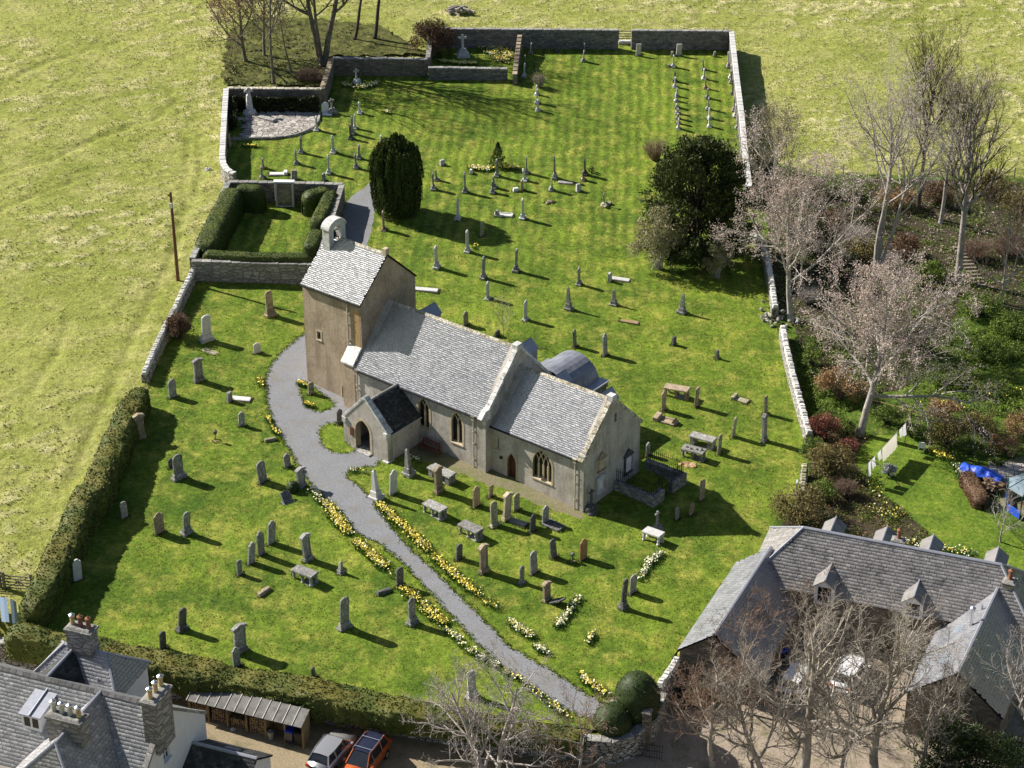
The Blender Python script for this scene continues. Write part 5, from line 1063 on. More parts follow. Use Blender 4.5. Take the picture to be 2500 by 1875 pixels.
        MB().box(-L/2, L/2, -W/2, W/2, H, H+.13, top=(.02, .02)).build('table_slab', mt, root, bevel=.025)
        if solid:
            for sx in (-1, 1): MB().box(sx*(L*.36)-.2, sx*(L*.36)+.2, -W*.42, W*.42, -.05, H-.002).build('end_panel', MT['grey'], root, bevel=.02)
        else:
            for sx in ((-.4, 0, .4) if L > 1.8 else (-.4, .4)):
                for sy in (-.28, .28): MB().lathe([(.15, -.05), (.15, .1), (.09, .18), (.12, .42), (.09, .58), (.16, H-.08), (.16, H-.002)], 8, (sx*L, sy, 0)).build('leg', mt, root)
        MB().box(-L/2+.05, L/2-.05, -W/2+.08, W/2-.08, -.05, .045).build('base_slab', MT['grey'], root, bevel=.02)
        if 'carved' in lab:
            for k in range(4):
                m = MB(); lump(m, .14, .11, .17, si+k); o = m.build('carving', mt, root); o.location = (-.6+.4*k, rd.uniform(-.2, .2), H+.12)
    elif kind == 'ledger':
        L, W = w, .62; a = L/2
        o = MB().prism([(-a, 0), (-a, .16), (a*.94, .16), (a, .13), (a, 0)], -W/2, W/2).build('slab', mt, root, bevel=.03); o.location.z = 0 if 'flush' not in lab and 'sunken' not in lab else -.06
        if 'raised head' in lab or 'white raised' in lab: MB().box(-a if 'mossy' in lab else a-.35, -a+.3 if 'mossy' in lab else a, -W/2-.06, W/2+.06, .05, .38).build('head_block', mt, root, bevel=.03)
        MB().box(-a-.16, a+.12, -W/2-.14, W/2+.14, -.06, .058).build('earth_foot', MT['soil'], root)
    elif kind == 'kerb':
        L, W = w, .75
        for s_ in (-1, 1): MB().box(-L/2, L/2, s_*W/2-.08, s_*W/2+.08, -.05, .2).build('kerb_stone', mt, root, bevel=.02)
        for s_ in (-1, 1): MB().box(s_*L/2-.08, s_*L/2+.08, -W/2+.081, W/2-.081, -.05, .24).build('kerb_stone', mt, root, bevel=.02)
        MB().box(-L/2+.082, L/2-.082, -W/2+.082, W/2-.082, -.05, .13).build('slab', mt, root)
        if 'stepped' in lab: MB().box(-L/2-.35, -L/2+.1, -.5, .5, -.05, .45).build('head_block', mt, root, bevel=.03); MB().prism([(0, 0), (.45, 0), (.2, .4)], -.3, .3, Matrix.Translation((L/2-.35, 0, .12))).build('foot_block', mt, root, bevel=.03)
    elif kind == 'slabblock':
        o = MB().box(-w/2, w/2, -.2, .2, -.05, .3, top=(.05, .06)).build('block', mt, root, bevel=.03); rough(o, .02, si)
    elif kind == 'fallen':
        o = MB().prism(prof('shoulder', .75, w), -.06, .06).build('tablet', mt, root, bevel=.015); o.rotation_euler = (R(62), 0, R(90)); o.location = (-.6, 0, .1)
    elif kind == 'lean':
        o = MB().prism(prof('shoulder', w, 1.0), -.09, .09).build('slab', mt, root, bevel=.02); o.rotation_euler = (R(-48), R(8), 0); o.location = (0, -.25, .02)
        MB().box(-w/2-.1, w/2+.1, -.35, .2, -.05, .1).build('base', MT['grey'], root, bevel=.02)
    elif kind == 'block':
        o = MB().box(-w/2, w/2, -.17, .17, -.05, max(h, .3), top=(.04, .05)).build('block', mt, root, bevel=.03); rough(o, .02, si)
    elif kind == 'rock':
        for k in range(3 if 'rubble' not in lab else 8):
            m = MB(); lump(m, w*rd.uniform(.22, .4), w*rd.uniform(.18, .3), .2, si*7+k); o = m.build('rock', mt, root); o.location = (rd.uniform(-w*.35, w*.35), rd.uniform(-.25, .25), 0); o.rotation_euler = (0, 0, rd.uniform(0, 6))

# ------------------------------------------------------------------ walls
def wall(name, label, pts, h, t, mat, cope, cope_step=.55, cope_h=.13, cope_over=.05, kind='flat', base=-.6, hs=None, seed=0, cat='wall'):
    """masonry wall along ground points; one body, each coping stone its own part"""
    c = Vector(pts[0]); root = empty(name, (c.x, c.y, tz(c.x, c.y)), 0, label, cat); rd = random.Random(seed)
    P2 = [Vector((p[0], p[1], 0)) for p in pts]; n = len(P2); hs = hs or [h]*n; m = MB(); L = []; Rr = []
    for i in range(n):
        d = (P2[min(i+1, n-1)]-P2[max(i-1, 0)]).normalized(); s = Vector((-d.y, d.x, 0))
        k = 1.0
        if 0 < i < n-1:
            d1 = (P2[i]-P2[i-1]).normalized(); k = 1/max(.5, abs(d.dot(d1)))
        L.append(P2[i]+s*t/2*k); Rr.append(P2[i]-s*t/2*k)
    g = lambda p: tz(p.x, p.y)
    vs = []; o_ = Vector((c.x, c.y, tz(c.x, c.y)))
    for i in range(n):
        zb = g(P2[i])+base; zt_ = g(P2[i])+hs[i]
        for p, z in ((L[i], zb), (L[i], zt_), (Rr[i], zt_), (Rr[i], zb)): vs.append(Vector((p.x, p.y, z))-o_)
    fs = [(0, 1, 2, 3), (4*n-1, 4*n-2, 4*n-3, 4*n-4)]
    for i in range(n-1):
        a, b = 4*i, 4*i+4; fs += [(a+j, b+j, b+(j+1) % 4, a+(j+1) % 4) for j in range(4)]
    m.add(vs, fs); m.build('wall_body', mat, root)
    for i in range(n-1):
        A = P2[i]; B = P2[i+1]; d = B-A; ln = d.length; d.normalize(); k = max(1, int(ln/cope_step)); ang = math.atan2(d.y, d.x)
        for j in range(k):
            f = (j+.5)/k; p = A.lerp(B, f); z = g(p)+hs[i]+(hs[i+1]-hs[i])*f; l = ln/k
            q = MB()
            if kind == 'flat':
                hh = cope_h*rd.uniform(.9, 1.15); q.box(-l/2+.006, l/2-.006, -t/2-cope_over, t/2+cope_over, 0, hh, top=(0, .03)); o = q.build('coping_stone', cope, root, bevel=.012)
            else:
                hh = rd.uniform(.2, .38); q.box(-l*.46, l*.46, -t*.42, t*.42, -.05, hh, top=(l*.12, t*.1)); o = q.build('coping_stone', cope, root, bevel=.03)
                o.rotation_euler = (rd.uniform(-.12, .12), rd.uniform(-.15, .15), 0)
            o.location = Vector((p.x, p.y, z+.002))-o_; o.rotation_euler.z = ang+(rd.uniform(-.1, .1) if kind != 'flat' else 0)
    return root
wall('boundary_wall', 'tall grey boundary wall along the far side of the graveyard, left of the gate gap', [(-9.07,218.54,5.66), (-1.27,219.22,5.37), (11.81,220.31,4.86)], 2.1, .5, MT['wall'], MT['grey'], .9, seed=1)
wall('boundary_wall', 'tall grey boundary wall along the far side, between the gate gap and the corner', [(13.28,220.42,4.81), (24.45,221.35,4.38)], 2.1, .5, MT['wall'], MT['grey'], .9, seed=2)
wall('boundary_wall', 'long right-hand boundary wall with pale coping running down from the far corner', [(24.52,221.25,4.37), (23.88,208.65,4.00), (23.42,198.06,3.68), (22.87,188.70,3.40), (22.51,180.81,3.16)], 2.1, .5, MT['wall'], MT['pale'], .8, seed=3)
wall('boundary_wall', 'upper wall behind the shaded lawn, below the top-left trees', [(-19.07,209.74,5.49), (-14.13,210.06,5.30), (-9.02,210.39,5.10)], 1.8, .5, MT['wallr'], MT['grey'], .8, seed=4)
wall('boundary_wall', 'lower front wall of the daffodil plot', [(-8.93,209.57,4.47), (-0.49,210.04,4.14)], 1.2, .5, MT['wall'], MT['grey'], .8, seed=5)
wall('partition_wall', 'short wall with sloping top running back from the daffodil plot to the back wall', [(0.87,218.21,4.95), (0.59,214.12,4.53), (0.30,208.64,3.96)], 1.6, .45, MT['wall'], MT['brown'], .8, hs=[1.9, 1.5, 1.1], seed=6)
wall('partition_wall', 'left side wall of the daffodil plot beside the copper thicket', [(-8.88,218.46,5.35), (-9.02,211.15,4.72)], 1.6, .45, MT['wall'], MT['grey'], .8, seed=7)
wall('boundary_wall', 'side wall stepping down towards the paved plot below the trees', [(-19.20,209.58,5.49), (-19.37,205.02,5.35), (-19.56,201.07,5.23)], 1.8, .5, MT['wallr'], MT['brown'], .7, seed=8)
wall('boundary_wall', 'back wall of the paved burial plot under ivy', [(-19.61,201.20,5.24), (-24.19,200.84,5.42), (-29.24,200.47,5.61)], 1.8, .5, MT['wallr'], MT['mosscope'], .7, seed=9)
wall('boundary_wall', 'left boundary wall beside the field ending in a curve', [(-29.28,200.24,5.61), (-28.76,194.62,5.40), (-28.20,188.76,5.19), (-27.72,183.96,5.02), (-27.40,182.22,4.95), (-26.95,181.10,4.90), (-26.51,180.48,4.86), (-26.10,180.21,4.84)], 1.8, .5, MT['dry'], MT['pale'], .6, seed=10)
EW = 1.9
wall('enclosure_wall', 'far wall of the hedged burial enclosure', [(-26.42,178.36,4.79), (-21.05,178.61,4.58), (-15.87,178.77,4.37)], EW-.12, .5, MT['wall'], MT['grey'], .8, seed=11)
wall('enclosure_wall', 'left wall of the hedged burial enclosure beside the field', [(-26.50,178.09,4.78), (-27.16,170.07,4.55), (-27.78,162.70,4.34)], EW-.12, .5, MT['wall'], MT['grey'], .7, seed=12)
wall('enclosure_wall', 'coursed front wall of the hedged burial enclosure facing the lawn', [(-27.78,162.27,4.33), (-22.68,162.36,4.12), (-17.00,162.49,3.90)], EW-.12, .5, MT['ash'], MT['grey'], .8, base=-.6, seed=13)
wall('enclosure_wall', 'right wall of the hedged burial enclosure above the tower', [(-15.92,178.54,4.36), (-16.38,171.15,4.15), (-16.84,163.31,3.92)], EW-.12, .5, MT['wall'], MT['grey'], .8, seed=14)
wall('drystone_wall', 'whitish drystone wall with upright cope stones between field and left lawn', [(-27.69,162.38,3.33), (-28.07,158.55,3.22), (-28.29,155.92,3.15), (-28.73,151.87,3.04), (-29.03,148.13,2.93), (-29.25,144.54,2.82)], .8, .55, MT['dry'], MT['cope'], .22, kind='up', seed=15)
wall('drystone_wall', 'bright drystone wall between right lawn and wild garden, upper stretch under the pink tree', [(22.23,174.81,1.78), (22.96,169.56,1.58), (22.89,164.24,1.42), (22.68,159.15,1.26)], .95, .6, MT['dry'], MT['cope'], .26, kind='up', seed=16)
wall('drystone_wall', 'bright drystone wall between right lawn and garden, long middle stretch', [(22.95,155.83,1.15), (22.86,152.00,1.03), (22.88,148.05,0.90), (22.99,143.72,0.76), (23.12,138.83,0.59)], .95, .6, MT['dry'], MT['cope'], .26, kind='up', seed=17)
wall('drystone_wall', 'short mossy end stretch of drystone wall above the olive shrubs', [(22.23,134.54,0.49), (21.87,132.43,0.44), (21.54,130.55,0.39)], .9, .55, MT['dry'], MT['moss'], .35, kind='up', seed=18)
wall('retaining_wall', 'short drystone retaining wall between lawn and courtyard beside the barn gable', [(10.97,111.07,-0.40), (10.25,109.59,-0.41), (9.59,108.13,-0.43)], .35, .6, MT['dry'], MT['cope'], .3, kind='up', base=-2.4, seed=19)
wall('retaining_wall', 'rubble retaining wall under the lower hedge beside the house yard', [(-34.45,111.36,1.08), (-30.18,110.40,0.87), (-25.39,108.68,0.62), (-18.55,107.62,0.30), (-12.90,106.61,0.04), (-11.24,106.09,-0.04), (-6.23,105.07,-0.28), (-0.73,103.83,-0.55), (4.50,103.43,-0.77)], .0, .6, MT['dry'], MT['grey'], .5, cope_h=.05, base=-2.4, seed=20)
wall('retaining_wall', 'rubble retaining wall below the clipped yews at the path gate', [(4.39,103.34,-0.77), (6.24,103.18,-0.85), (7.58,103.83,-0.89), (8.99,105.49,-0.89), (10.05,109.01,-0.82)], .05, .6, MT['dry'], MT['grey'], .5, cope_h=.05, base=-2.4, seed=21)
# tumbled stones in the gap of the drystone wall
tum = empty('tumbled_stones', (22.88,159.01,0.25), 0, 'heap of tumbled stones in the gap of the right drystone wall', 'stone heap')
for k in range(38):
    rd = random.Random(k); m = MB(); lump(m, .22, .17, .2, 300+k); o = m.build('stone', MT['grey'] if k % 3 else MT['moss'], tum); o.location = (rd.gauss(0, .75), rd.gauss(0, .9), max(0, rd.gauss(.15, .18))); o.rotation_euler = (rd.uniform(-.5, .5), rd.uniform(-.5, .5), rd.uniform(0, 6))
# buttress stones behind the partition wall, gate in the back wall
gate = empty('field_gate', (12.72,221.93,2.68), R(2), 'timber gate with stone step filling the gap in the back wall', 'gate')
MB().box(-.8, .8, -.3, .3, 0, .35).build('step', MT['pale'], gate, bevel=.03)
for k in range(4): MB().box(-.78, .78, -.03, .03, .55+k*.28, .64+k*.28).build('bar', MT['woodg'], gate)
for s_ in (-.8, .8): MB().box(s_-.06, s_+.06, -.06, .06, 0, 1.65).build('post', MT['woodg'], gate)
# paved burial plot, each flag its own part
plot = [(-26.73,192.38,3.35), (-27.51,197.01,3.53), (-26.24,199.11,3.54), (-23.81,199.56,3.46), (-19.95,199.94,3.31), (-19.65,197.32,3.22), (-20.27,195.32,3.18), (-21.85,193.47,3.18), (-24.17,192.54,3.25)]
pc = Vector((sum(p[0] for p in plot)/len(plot), sum(p[1] for p in plot)/len(plot)))
paving = empty('paved_plot', (pc.x, pc.y, tz(pc.x, pc.y)), 0, 'crazy-paved burial plot with rounded edge around the high cross', 'paving')
MB().slab([(p[0]-pc.x, p[1]-pc.y, tz(p[0], p[1])-tz(pc.x, pc.y)+.04) for p in plot][::-1], .1).build('mortar_bed', MT['soil'], paving)
rd = random.Random(8); seeds = []
minx, maxx = min(p[0] for p in plot), max(p[0] for p in plot); miny, maxy = min(p[1] for p in plot), max(p[1] for p in plot)
while len(seeds) < 240:
    q = Vector((rd.uniform(minx, maxx), rd.uniform(miny, maxy)))
    if inpoly(plot, q.x, q.y) and all((q-s_).length > .36 for s_ in seeds): seeds.append(q)
    elif rd.random() < .0008: break
def clip(poly, p, n):
    out = []
    for i in range(len(poly)):
        a, b = poly[i], poly[(i+1) % len(poly)]; da, db = (a-p).dot(n), (b-p).dot(n)
        if da <= 0: out.append(a)
        if da*db < 0: out.append(a.lerp(b, da/(da-db)))
    return out
for s_ in seeds:
    cell = [s_+Vector((dx, dy)) for dx, dy in ((-1.2, -1.2), (1.2, -1.2), (1.2, 1.2), (-1.2, 1.2))]
    for o2 in seeds:
        if o2 is not s_ and (o2-s_).length < 2.6:
            n_ = (o2-s_).normalized(); cell = clip(cell, (s_+o2)/2-n_*.03, n_)
    hull = [Vector(p[:2]) for p in plot]
    if len(cell) < 3: continue
    ok = [c_ if inpoly(plot, c_.x, c_.y) else s_.lerp(c_, .35) for c_ in cell]
    z_ = .06+rd.uniform(0, .03)
    MB().slab([(c_.x-pc.x, c_.y-pc.y, tz(c_.x, c_.y)-tz(pc.x, pc.y)+z_) for c_ in ok], .05).build('paving_stone', MT['paver'], paving)
m = MB()
kerbp = [(-28.04,191.84,3.39), (-26.19,192.18,3.32), (-24.14,192.29,3.24), (-22.81,192.75,3.20), (-21.75,193.35,3.18), (-20.72,194.42,3.17), (-20.02,195.47,3.17), (-19.65,197.32,3.22), (-19.74,199.51,3.29)]
for i in range(len(kerbp)-1):
    a, b = Vector(kerbp[i])-Vector((pc.x, pc.y, tz(pc.x, pc.y))), Vector(kerbp[i+1])-Vector((pc.x, pc.y, tz(pc.x, pc.y))); d = b-a; ang = math.atan2(d.y, d.x)
    MB().box(0, d.length-.02, -.1, .1, -.1, .24).build('kerb_stone', MT['grey'], paving, bevel=.02, M=Matrix.Translation(a) @ Matrix.Rotation(ang, 4, 'Z'))
led = empty('ledger_stone', (-24.88,197.04,3.42), R(-30), 'raised grey ledger in the middle of the crazy paving', 'grave slab')
MB().box(-1.0, 1.0, -.35, .35, .05, .3).build('slab', MT['grey'], led, bevel=.03)
# memorial tablet in the far enclosure wall
mem = empty('wall_memorial', (-21.20,177.37,2.64), R(-2), 'large framed wall memorial between the clipped hedges of the enclosure', 'memorial')
mh = 2.37
MB().box(-.9, .9, .0, .45, -.1, mh).build('memorial_frame', MT['brown'], mem, bevel=.02)
MB().box(-.98, .98, -.06, .5, mh, mh+.16).build('memorial_cap', MT['white'], mem, bevel=.02)
for s_ in (-1, 1): MB().box(s_*.78-.1, s_*.78+.1, -.05, .01, 0, mh-.05).build('pilaster', MT['pale'], mem, bevel=.01)
m = MB(); panel(m, (0, -.03, 0), (1, 0, 0), (0, -1, 0), arch(0, 1.1, .45, 1.3, 1.75), [], .03); m.build('inscription_panel', MT['brown'], mem)
MB().box(-.9, .9, -.12, 0, 0, .12).build('memorial_base', MT['pale'], mem, bevel=.02)

# ------------------------------------------------------------------ foliage helpers
def leafset(C, size, seed, aspect=2.2, bias=None, droop=0.0):
    """one small quad per centre, randomly turned (or biased along given axes); returns V, F"""
    rn = np.random.RandomState(seed); n = len(C); C = np.asarray(C, float)
    a = rn.normal(size=(n, 3))
    if bias is not None: a = a*.55+np.asarray(bias)
    a[:, 2] -= droop; a /= np.linalg.norm(a, axis=1)[:, None]+1e-9
    b = rn.normal(size=(n, 3)); b -= (b*a).sum(1)[:, None]*a; b /= np.linalg.norm(b, axis=1)[:, None]+1e-9
    s = size*rn.uniform(.6, 1.4, n)[:, None]; a = a*s; b = b*s/aspect
    V = np.stack([C-a, C-b*.9+a*.1, C+a, C+b*.9+a*.1], 1).reshape(-1, 3)
    return V, np.arange(4*n).reshape(-1, 4)
def tones(n, seed, mean=.3, sd=.3): return np.clip(np.random.RandomState(seed).normal(mean, sd, n), 0, 1)

def hedge(name, label, pts, wid, hs, mat, seed=0, drop=0.0, cat='hedge', dens=70, lsize=.07, rough_=.12, wob=.15, round_=.35):
    """clipped hedge swept along ground points; hs = heights above the slope, drop = how far the foot reaches below it"""
    P2 = [np.array(p[:2], float) for p in pts]; n = len(P2); hs = hs if isinstance(hs, (list, tuple)) else [hs]*n; ws = wid if isinstance(wid, (list, tuple)) else [wid]*n
    root = empty(name, (P2[0][0], P2[0][1], tz(*P2[0])), 0, label, cat)
    S = [0]
    for i in range(n-1): S.append(S[-1]+np.linalg.norm(P2[i+1]-P2[i]))
    S = np.array(S); L = S[-1]; m = max(8, int(L/.16)); s = np.linspace(0, L, m)
    x = np.interp(s, S, [p[0] for p in P2]); y = np.interp(s, S, [p[1] for p in P2])
    for _ in range(10): x[1:-1] = (x[:-2]+x[1:-1]*2+x[2:])/4; y[1:-1] = (y[:-2]+y[1:-1]*2+y[2:])/4
    h = np.interp(s, S, hs)+wob*1.6*(fbm(s/3.1, s*0+seed, seed)-.5); w = np.interp(s, S, ws)*(1+wob*(fbm(s/2.3, s*0+9+seed, seed+1)-.5))
    e = np.minimum(s, L-s); k = np.clip(e/(np.mean(w)*.5), 0, 1); endf = np.sqrt(np.clip(1-(1-k)**2, .02, 1))
    dx = np.gradient(x); dy = np.gradient(y); d = np.hypot(dx, dy)+1e-9; nx_, ny_ = -dy/d, dx/d
    q = 26; t = np.linspace(0, 1, q); ang = math.pi*(1-t); e_ = .42
    px_ = np.sign(np.cos(ang))*np.abs(np.cos(ang))**e_; pz = np.abs(np.sin(ang))**e_
    Sg, Tg = np.meshgrid(s, t, indexing='ij')
    dis = 1+rough_*(fbm(Sg/.45, Tg*16, seed+3, 3)-.5)*2*.5+rough_*.9*(fbm(Sg/1.6, Tg*5, seed+5, 2)-.5)
    hw = (w*.5*endf)[:, None]*px_[None]*dis
    g = tz(x, y)
    zz = (g-drop)[:, None]+((h+drop)*(.55+.45*endf))[:, None]*pz[None]*(1+(dis-1)*.6)
    X = x[:, None]+nx_[:, None]*hw; Y = y[:, None]+ny_[:, None]*hw
    V = np.stack([X, Y, zz], -1).reshape(-1, 3)-np.array([P2[0][0], P2[0][1], tz(*P2[0])])
    idx = np.arange(m*q).reshape(m, q); F = np.stack([idx[:-1, :-1], idx[1:, :-1], idx[1:, 1:], idx[:-1, 1:]], -1).reshape(-1, 4)
    rn = np.random.RandomState(seed+7); P0 = V[F]; cen = P0.mean(1); nrm = np.cross(P0[:, 2]-P0[:, 0], P0[:, 3]-P0[:, 1]); ar = np.linalg.norm(nrm, axis=1)*.5
    nrm = nrm/(np.linalg.norm(nrm, axis=1)[:, None]+1e-9)
    nl = int(ar.sum()*dens); pick = rn.choice(len(F), nl, p=ar/ar.sum()); uv = rn.uniform(0, 1, (nl, 2))
    q4 = P0[pick]; C = (q4[:, 0]*(1-uv[:, :1])+q4[:, 1]*uv[:, :1])*(1-uv[:, 1:])+(q4[:, 3]*(1-uv[:, :1])+q4[:, 2]*uv[:, :1])*uv[:, 1:]
    C = C+np.abs(rn.normal(0, .03, nl))[:, None]*nrm[pick]
    LV, LF = leafset(C, lsize, seed+8)
    tn = np.clip(fbm(cen[:, 0]/1.1, (cen[:, 1]+cen[:, 2])/1.1, seed+2)*1.6-.45, 0, 1)*np.clip(nrm[:, 2]*-1 if nrm[:, 2].mean() < 0 else nrm[:, 2], .15, 1)  # upward faces get a brighter tone, painting in light on the hedge top
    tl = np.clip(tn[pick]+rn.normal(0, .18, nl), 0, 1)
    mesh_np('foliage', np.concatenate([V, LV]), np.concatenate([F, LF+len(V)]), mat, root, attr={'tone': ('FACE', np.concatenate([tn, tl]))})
    return root

def tubes(segs, n):
    A = np.array([s[0] for s in segs]); B = np.array([s[1] for s in segs]); r0 = np.array([s[2] for s in segs])[:, None, None]; r1 = np.array([s[3] for s in segs])[:, None, None]
    d = B-A; d /= np.linalg.norm(d, axis=1)[:, None]+1e-9; up = np.where(np.abs(d[:, 2:3]) < .9, np.array([[0, 0, 1.]]), np.array([[1., 0, 0]]))
    u = np.cross(d, up); u /= np.linalg.norm(u, axis=1)[:, None]+1e-9; v = np.cross(d, u); t = np.arange(n)*2*np.pi/n
    ring = u[:, None, :]*np.cos(t)[None, :, None]+v[:, None, :]*np.sin(t)[None, :, None]
    V = np.concatenate([A[:, None]+ring*r0, B[:, None]+ring*r1], 1).reshape(-1, 3); k = len(segs); b = (np.arange(k)*2*n)[:, None]
    j = np.arange(n); F = np.stack([b+j, b+(j+1) % n, b+n+(j+1) % n, b+n+j], -1).reshape(-1, 4)
    return V, F

def bare_tree(name, label, base, height, r0, seed, mat='bark', twig='bark', lean=(0, 0), spread=1.0, nch=(9, 6, 6, 5), clear=.35, trop=.12, wob=.18, fork=None, leaves=None, cat='tree', twr=.013, ratio=(.55, .5, .5, .45), ang=(55, 50, 45, 45), droop=0.0):
    rd = random.Random(seed); root = empty(name, base, 0, label, cat); big = []; mid = []; small = []; tips = []
    def rv(): return Vector((rd.gauss(0, 1), rd.gauss(0, 1), rd.gauss(0, 1)))
    def br(p, d, L, r, lev):
        ns = (9, 6, 4, 3, 2)[lev]; st = L/ns; pts = [(p.copy(), r)]
        for i in range(ns):
            up = trop*(1 if lev < 3 else .4); d = (d+rv()*wob*(.45 if lev == 0 else 1)*.5+Vector((0, 0, up-(droop if lev > 1 else 0)))).normalized()
            q = p+d*st; f = (i+1)/ns; r2 = r*(1-.62*f) if lev else r*(1-.72*f)
            r2 = max(r2, twr*.7)
            (big if lev < 2 else mid if lev < 3 else small).append((p[:], q[:], pts[-1][1], r2)); p = q; pts.append((p.copy(), r2))
        if lev >= 3: tips.append(p[:]); tips.append(pts[len(pts)//2][0][:])
        if lev == 4 or lev >= len(nch): return
        c = nch[lev]; cl = clear if lev == 0 else .15; rot0 = rd.uniform(0, 6.28)
        for i in range(c):
            f = cl+(1-cl)*((i+rd.random()*.8)/c); k = min(int(f*ns), ns-1); a, ra = pts[k]; b_, rb = pts[k+1]; g = f*ns-k; o = a.lerp(b_, min(max(g, 0), 1))
            dd = (b_-a).normalized(); rot = rot0+i*2.4+rd.uniform(-.4, .4); ax = dd.cross(Vector((math.cos(rot), math.sin(rot), .3))).normalized()
            an = R(ang[lev]*rd.uniform(.65, 1.2))*(1.15-.45*f); nd = (dd*math.cos(an)+ax*math.sin(an)); nd.x *= spread if lev == 0 else 1; nd.y *= spread if lev == 0 else 1
            br(o, nd.normalized(), L*ratio[lev]*rd.uniform(.7, 1.2)*(1.15-.4*f), max(ra+(rb-ra)*g, .01)*.62, lev+1)
    starts = fork or [(lean, 1.0, 1.0)]
    for ln, hf, rf in starts: br(Vector((0, 0, -.3)), Vector((ln[0], ln[1], 1)).normalized(), height*hf, r0*rf, 0)
    big.append(((0, 0, -.5), (lean[0]*.4, lean[1]*.4, .5), r0*1.6, r0*1.02))
    V1, F1 = tubes(big, 7); mesh_np('trunk', V1, F1, MT[mat], root, smooth=True)
    V2, F2 = tubes(mid, 4); V3, F3 = tubes(small, 3) if small else (np.zeros((0, 3)), np.zeros((0, 4), int))
    mesh_np('crown', np.concatenate([V2, V3]), np.concatenate([F2, F3+len(V2)]), MT[twig], root)
    if leaves:
        lm, cnt, sz = leaves; rn = np.random.RandomState(seed); T = np.array(tips); C = T[rn.randint(0, len(T), cnt)]+rn.normal(0, .16, (cnt, 3)); LV, LF = leafset(C, sz, seed+1, 1.6)
        mesh_np('leaves', LV, LF, MT[lm], root, attr={'tone': ('FACE', tones(cnt, seed))})['kind'] = 'stuff'
    return root

def shrub(name, label, base, rx, ry, h, mat, n=1500, size=.07, seed=0, twigs=None, cat='shrub', clumps=26, solid=.55, tone=(.3, .3), aspect=2.0, core=True):
    rn = np.random.RandomState(seed); root = empty(name, base, 0, label, cat)
    th = rn.uniform(0, 2*np.pi, clumps); ph = np.arccos(rn.uniform(-.25, 1, clumps)); rr = rn.uniform(.5, .95, clumps)
    cc = np.stack([np.cos(th)*np.sin(ph)*rx*rr, np.sin(th)*np.sin(ph)*ry*rr, h*.42+np.cos(ph)*h*.55*rr], 1); cr = rn.uniform(.2, .4, clumps)*min(rx, ry, h)
    pk = rn.randint(0, clumps, n); dv = rn.normal(size=(n, 3)); dv /= np.linalg.norm(dv, axis=1)[:, None]; C = cc[pk]+dv*(cr[pk]*rn.uniform(.55, 1.1, n)**.5)[:, None]
    C[:, 2] = np.maximum(C[:, 2], .03); V, F = leafset(C, size, seed+1, aspect)
    tn = np.clip(rn.normal(tone[0], tone[1]*.5, n)+(rn.uniform(-.3, .3, clumps))[pk], 0, 1)
    mesh_np('foliage', V, F, MT[mat], root, attr={'tone': ('FACE', tn)})
    segs = []
    for k in range(clumps):
        a = np.array([rn.normal(0, .1*rx), rn.normal(0, .1*ry), 0]); mdl = cc[k]*.5+np.array([0, 0, .1*h]); segs.append((a, mdl, .03, .02)); segs.append((mdl, cc[k], .02, .012))
        for _ in range(4): segs.append((mdl+(cc[k]-mdl)*rn.uniform(.2, .9), cc[k]+rn.normal(0, 1, 3)*cr[k], .012, .006))
    V, F = tubes(segs, 3); mesh_np('stems', V, F, MT[twigs or 'barkd'], root)
    return root

def twig_shrub(name, label, base, r, h, mat, n=260, seed=0, cat='shrub', leaves=None):
    rd = np.random.RandomState(seed); root = empty(name, base, 0, label, cat); segs = []; tips = []
    for k in range(n):
        a = rd.uniform(0, 2*np.pi); rr = rd.uniform(.1, 1)**.6*r; p0 = np.array([math.cos(a)*rr*.25, math.sin(a)*rr*.25, 0]); p2 = np.array([math.cos(a)*rr, math.sin(a)*rr, h*rd.uniform(.55, 1)*(1-.35*(rr/r)**2)]); p1 = (p0+p2)*.5+np.array([0, 0, h*.12])+rd.normal(0, .08, 3)
        segs += [(p0, p1, .018, .012), (p1, p2, .012, .005)]
        for _ in range(3):
            s_ = p1+(p2-p1)*rd.uniform(0, .9); e = s_+rd.normal(0, .22, 3)*np.array([1, 1, .8])+np.array([0, 0, .12]); segs.append((s_, e, .008, .004)); tips.append(e)
    V, F = tubes(segs, 3); mesh_np('stems', V, F, MT[mat], root)
    if leaves:
        T = np.array(tips); C = T[rd.randint(0, len(T), leaves[1])]+rd.normal(0, .1, (leaves[1], 3)); V, F = leafset(C, leaves[2], seed+2, 1.7)
        mesh_np('leaves', V, F, MT[leaves[0]], root, attr={'tone': ('FACE', tones(leaves[1], seed))})['kind'] = 'stuff'
    return root

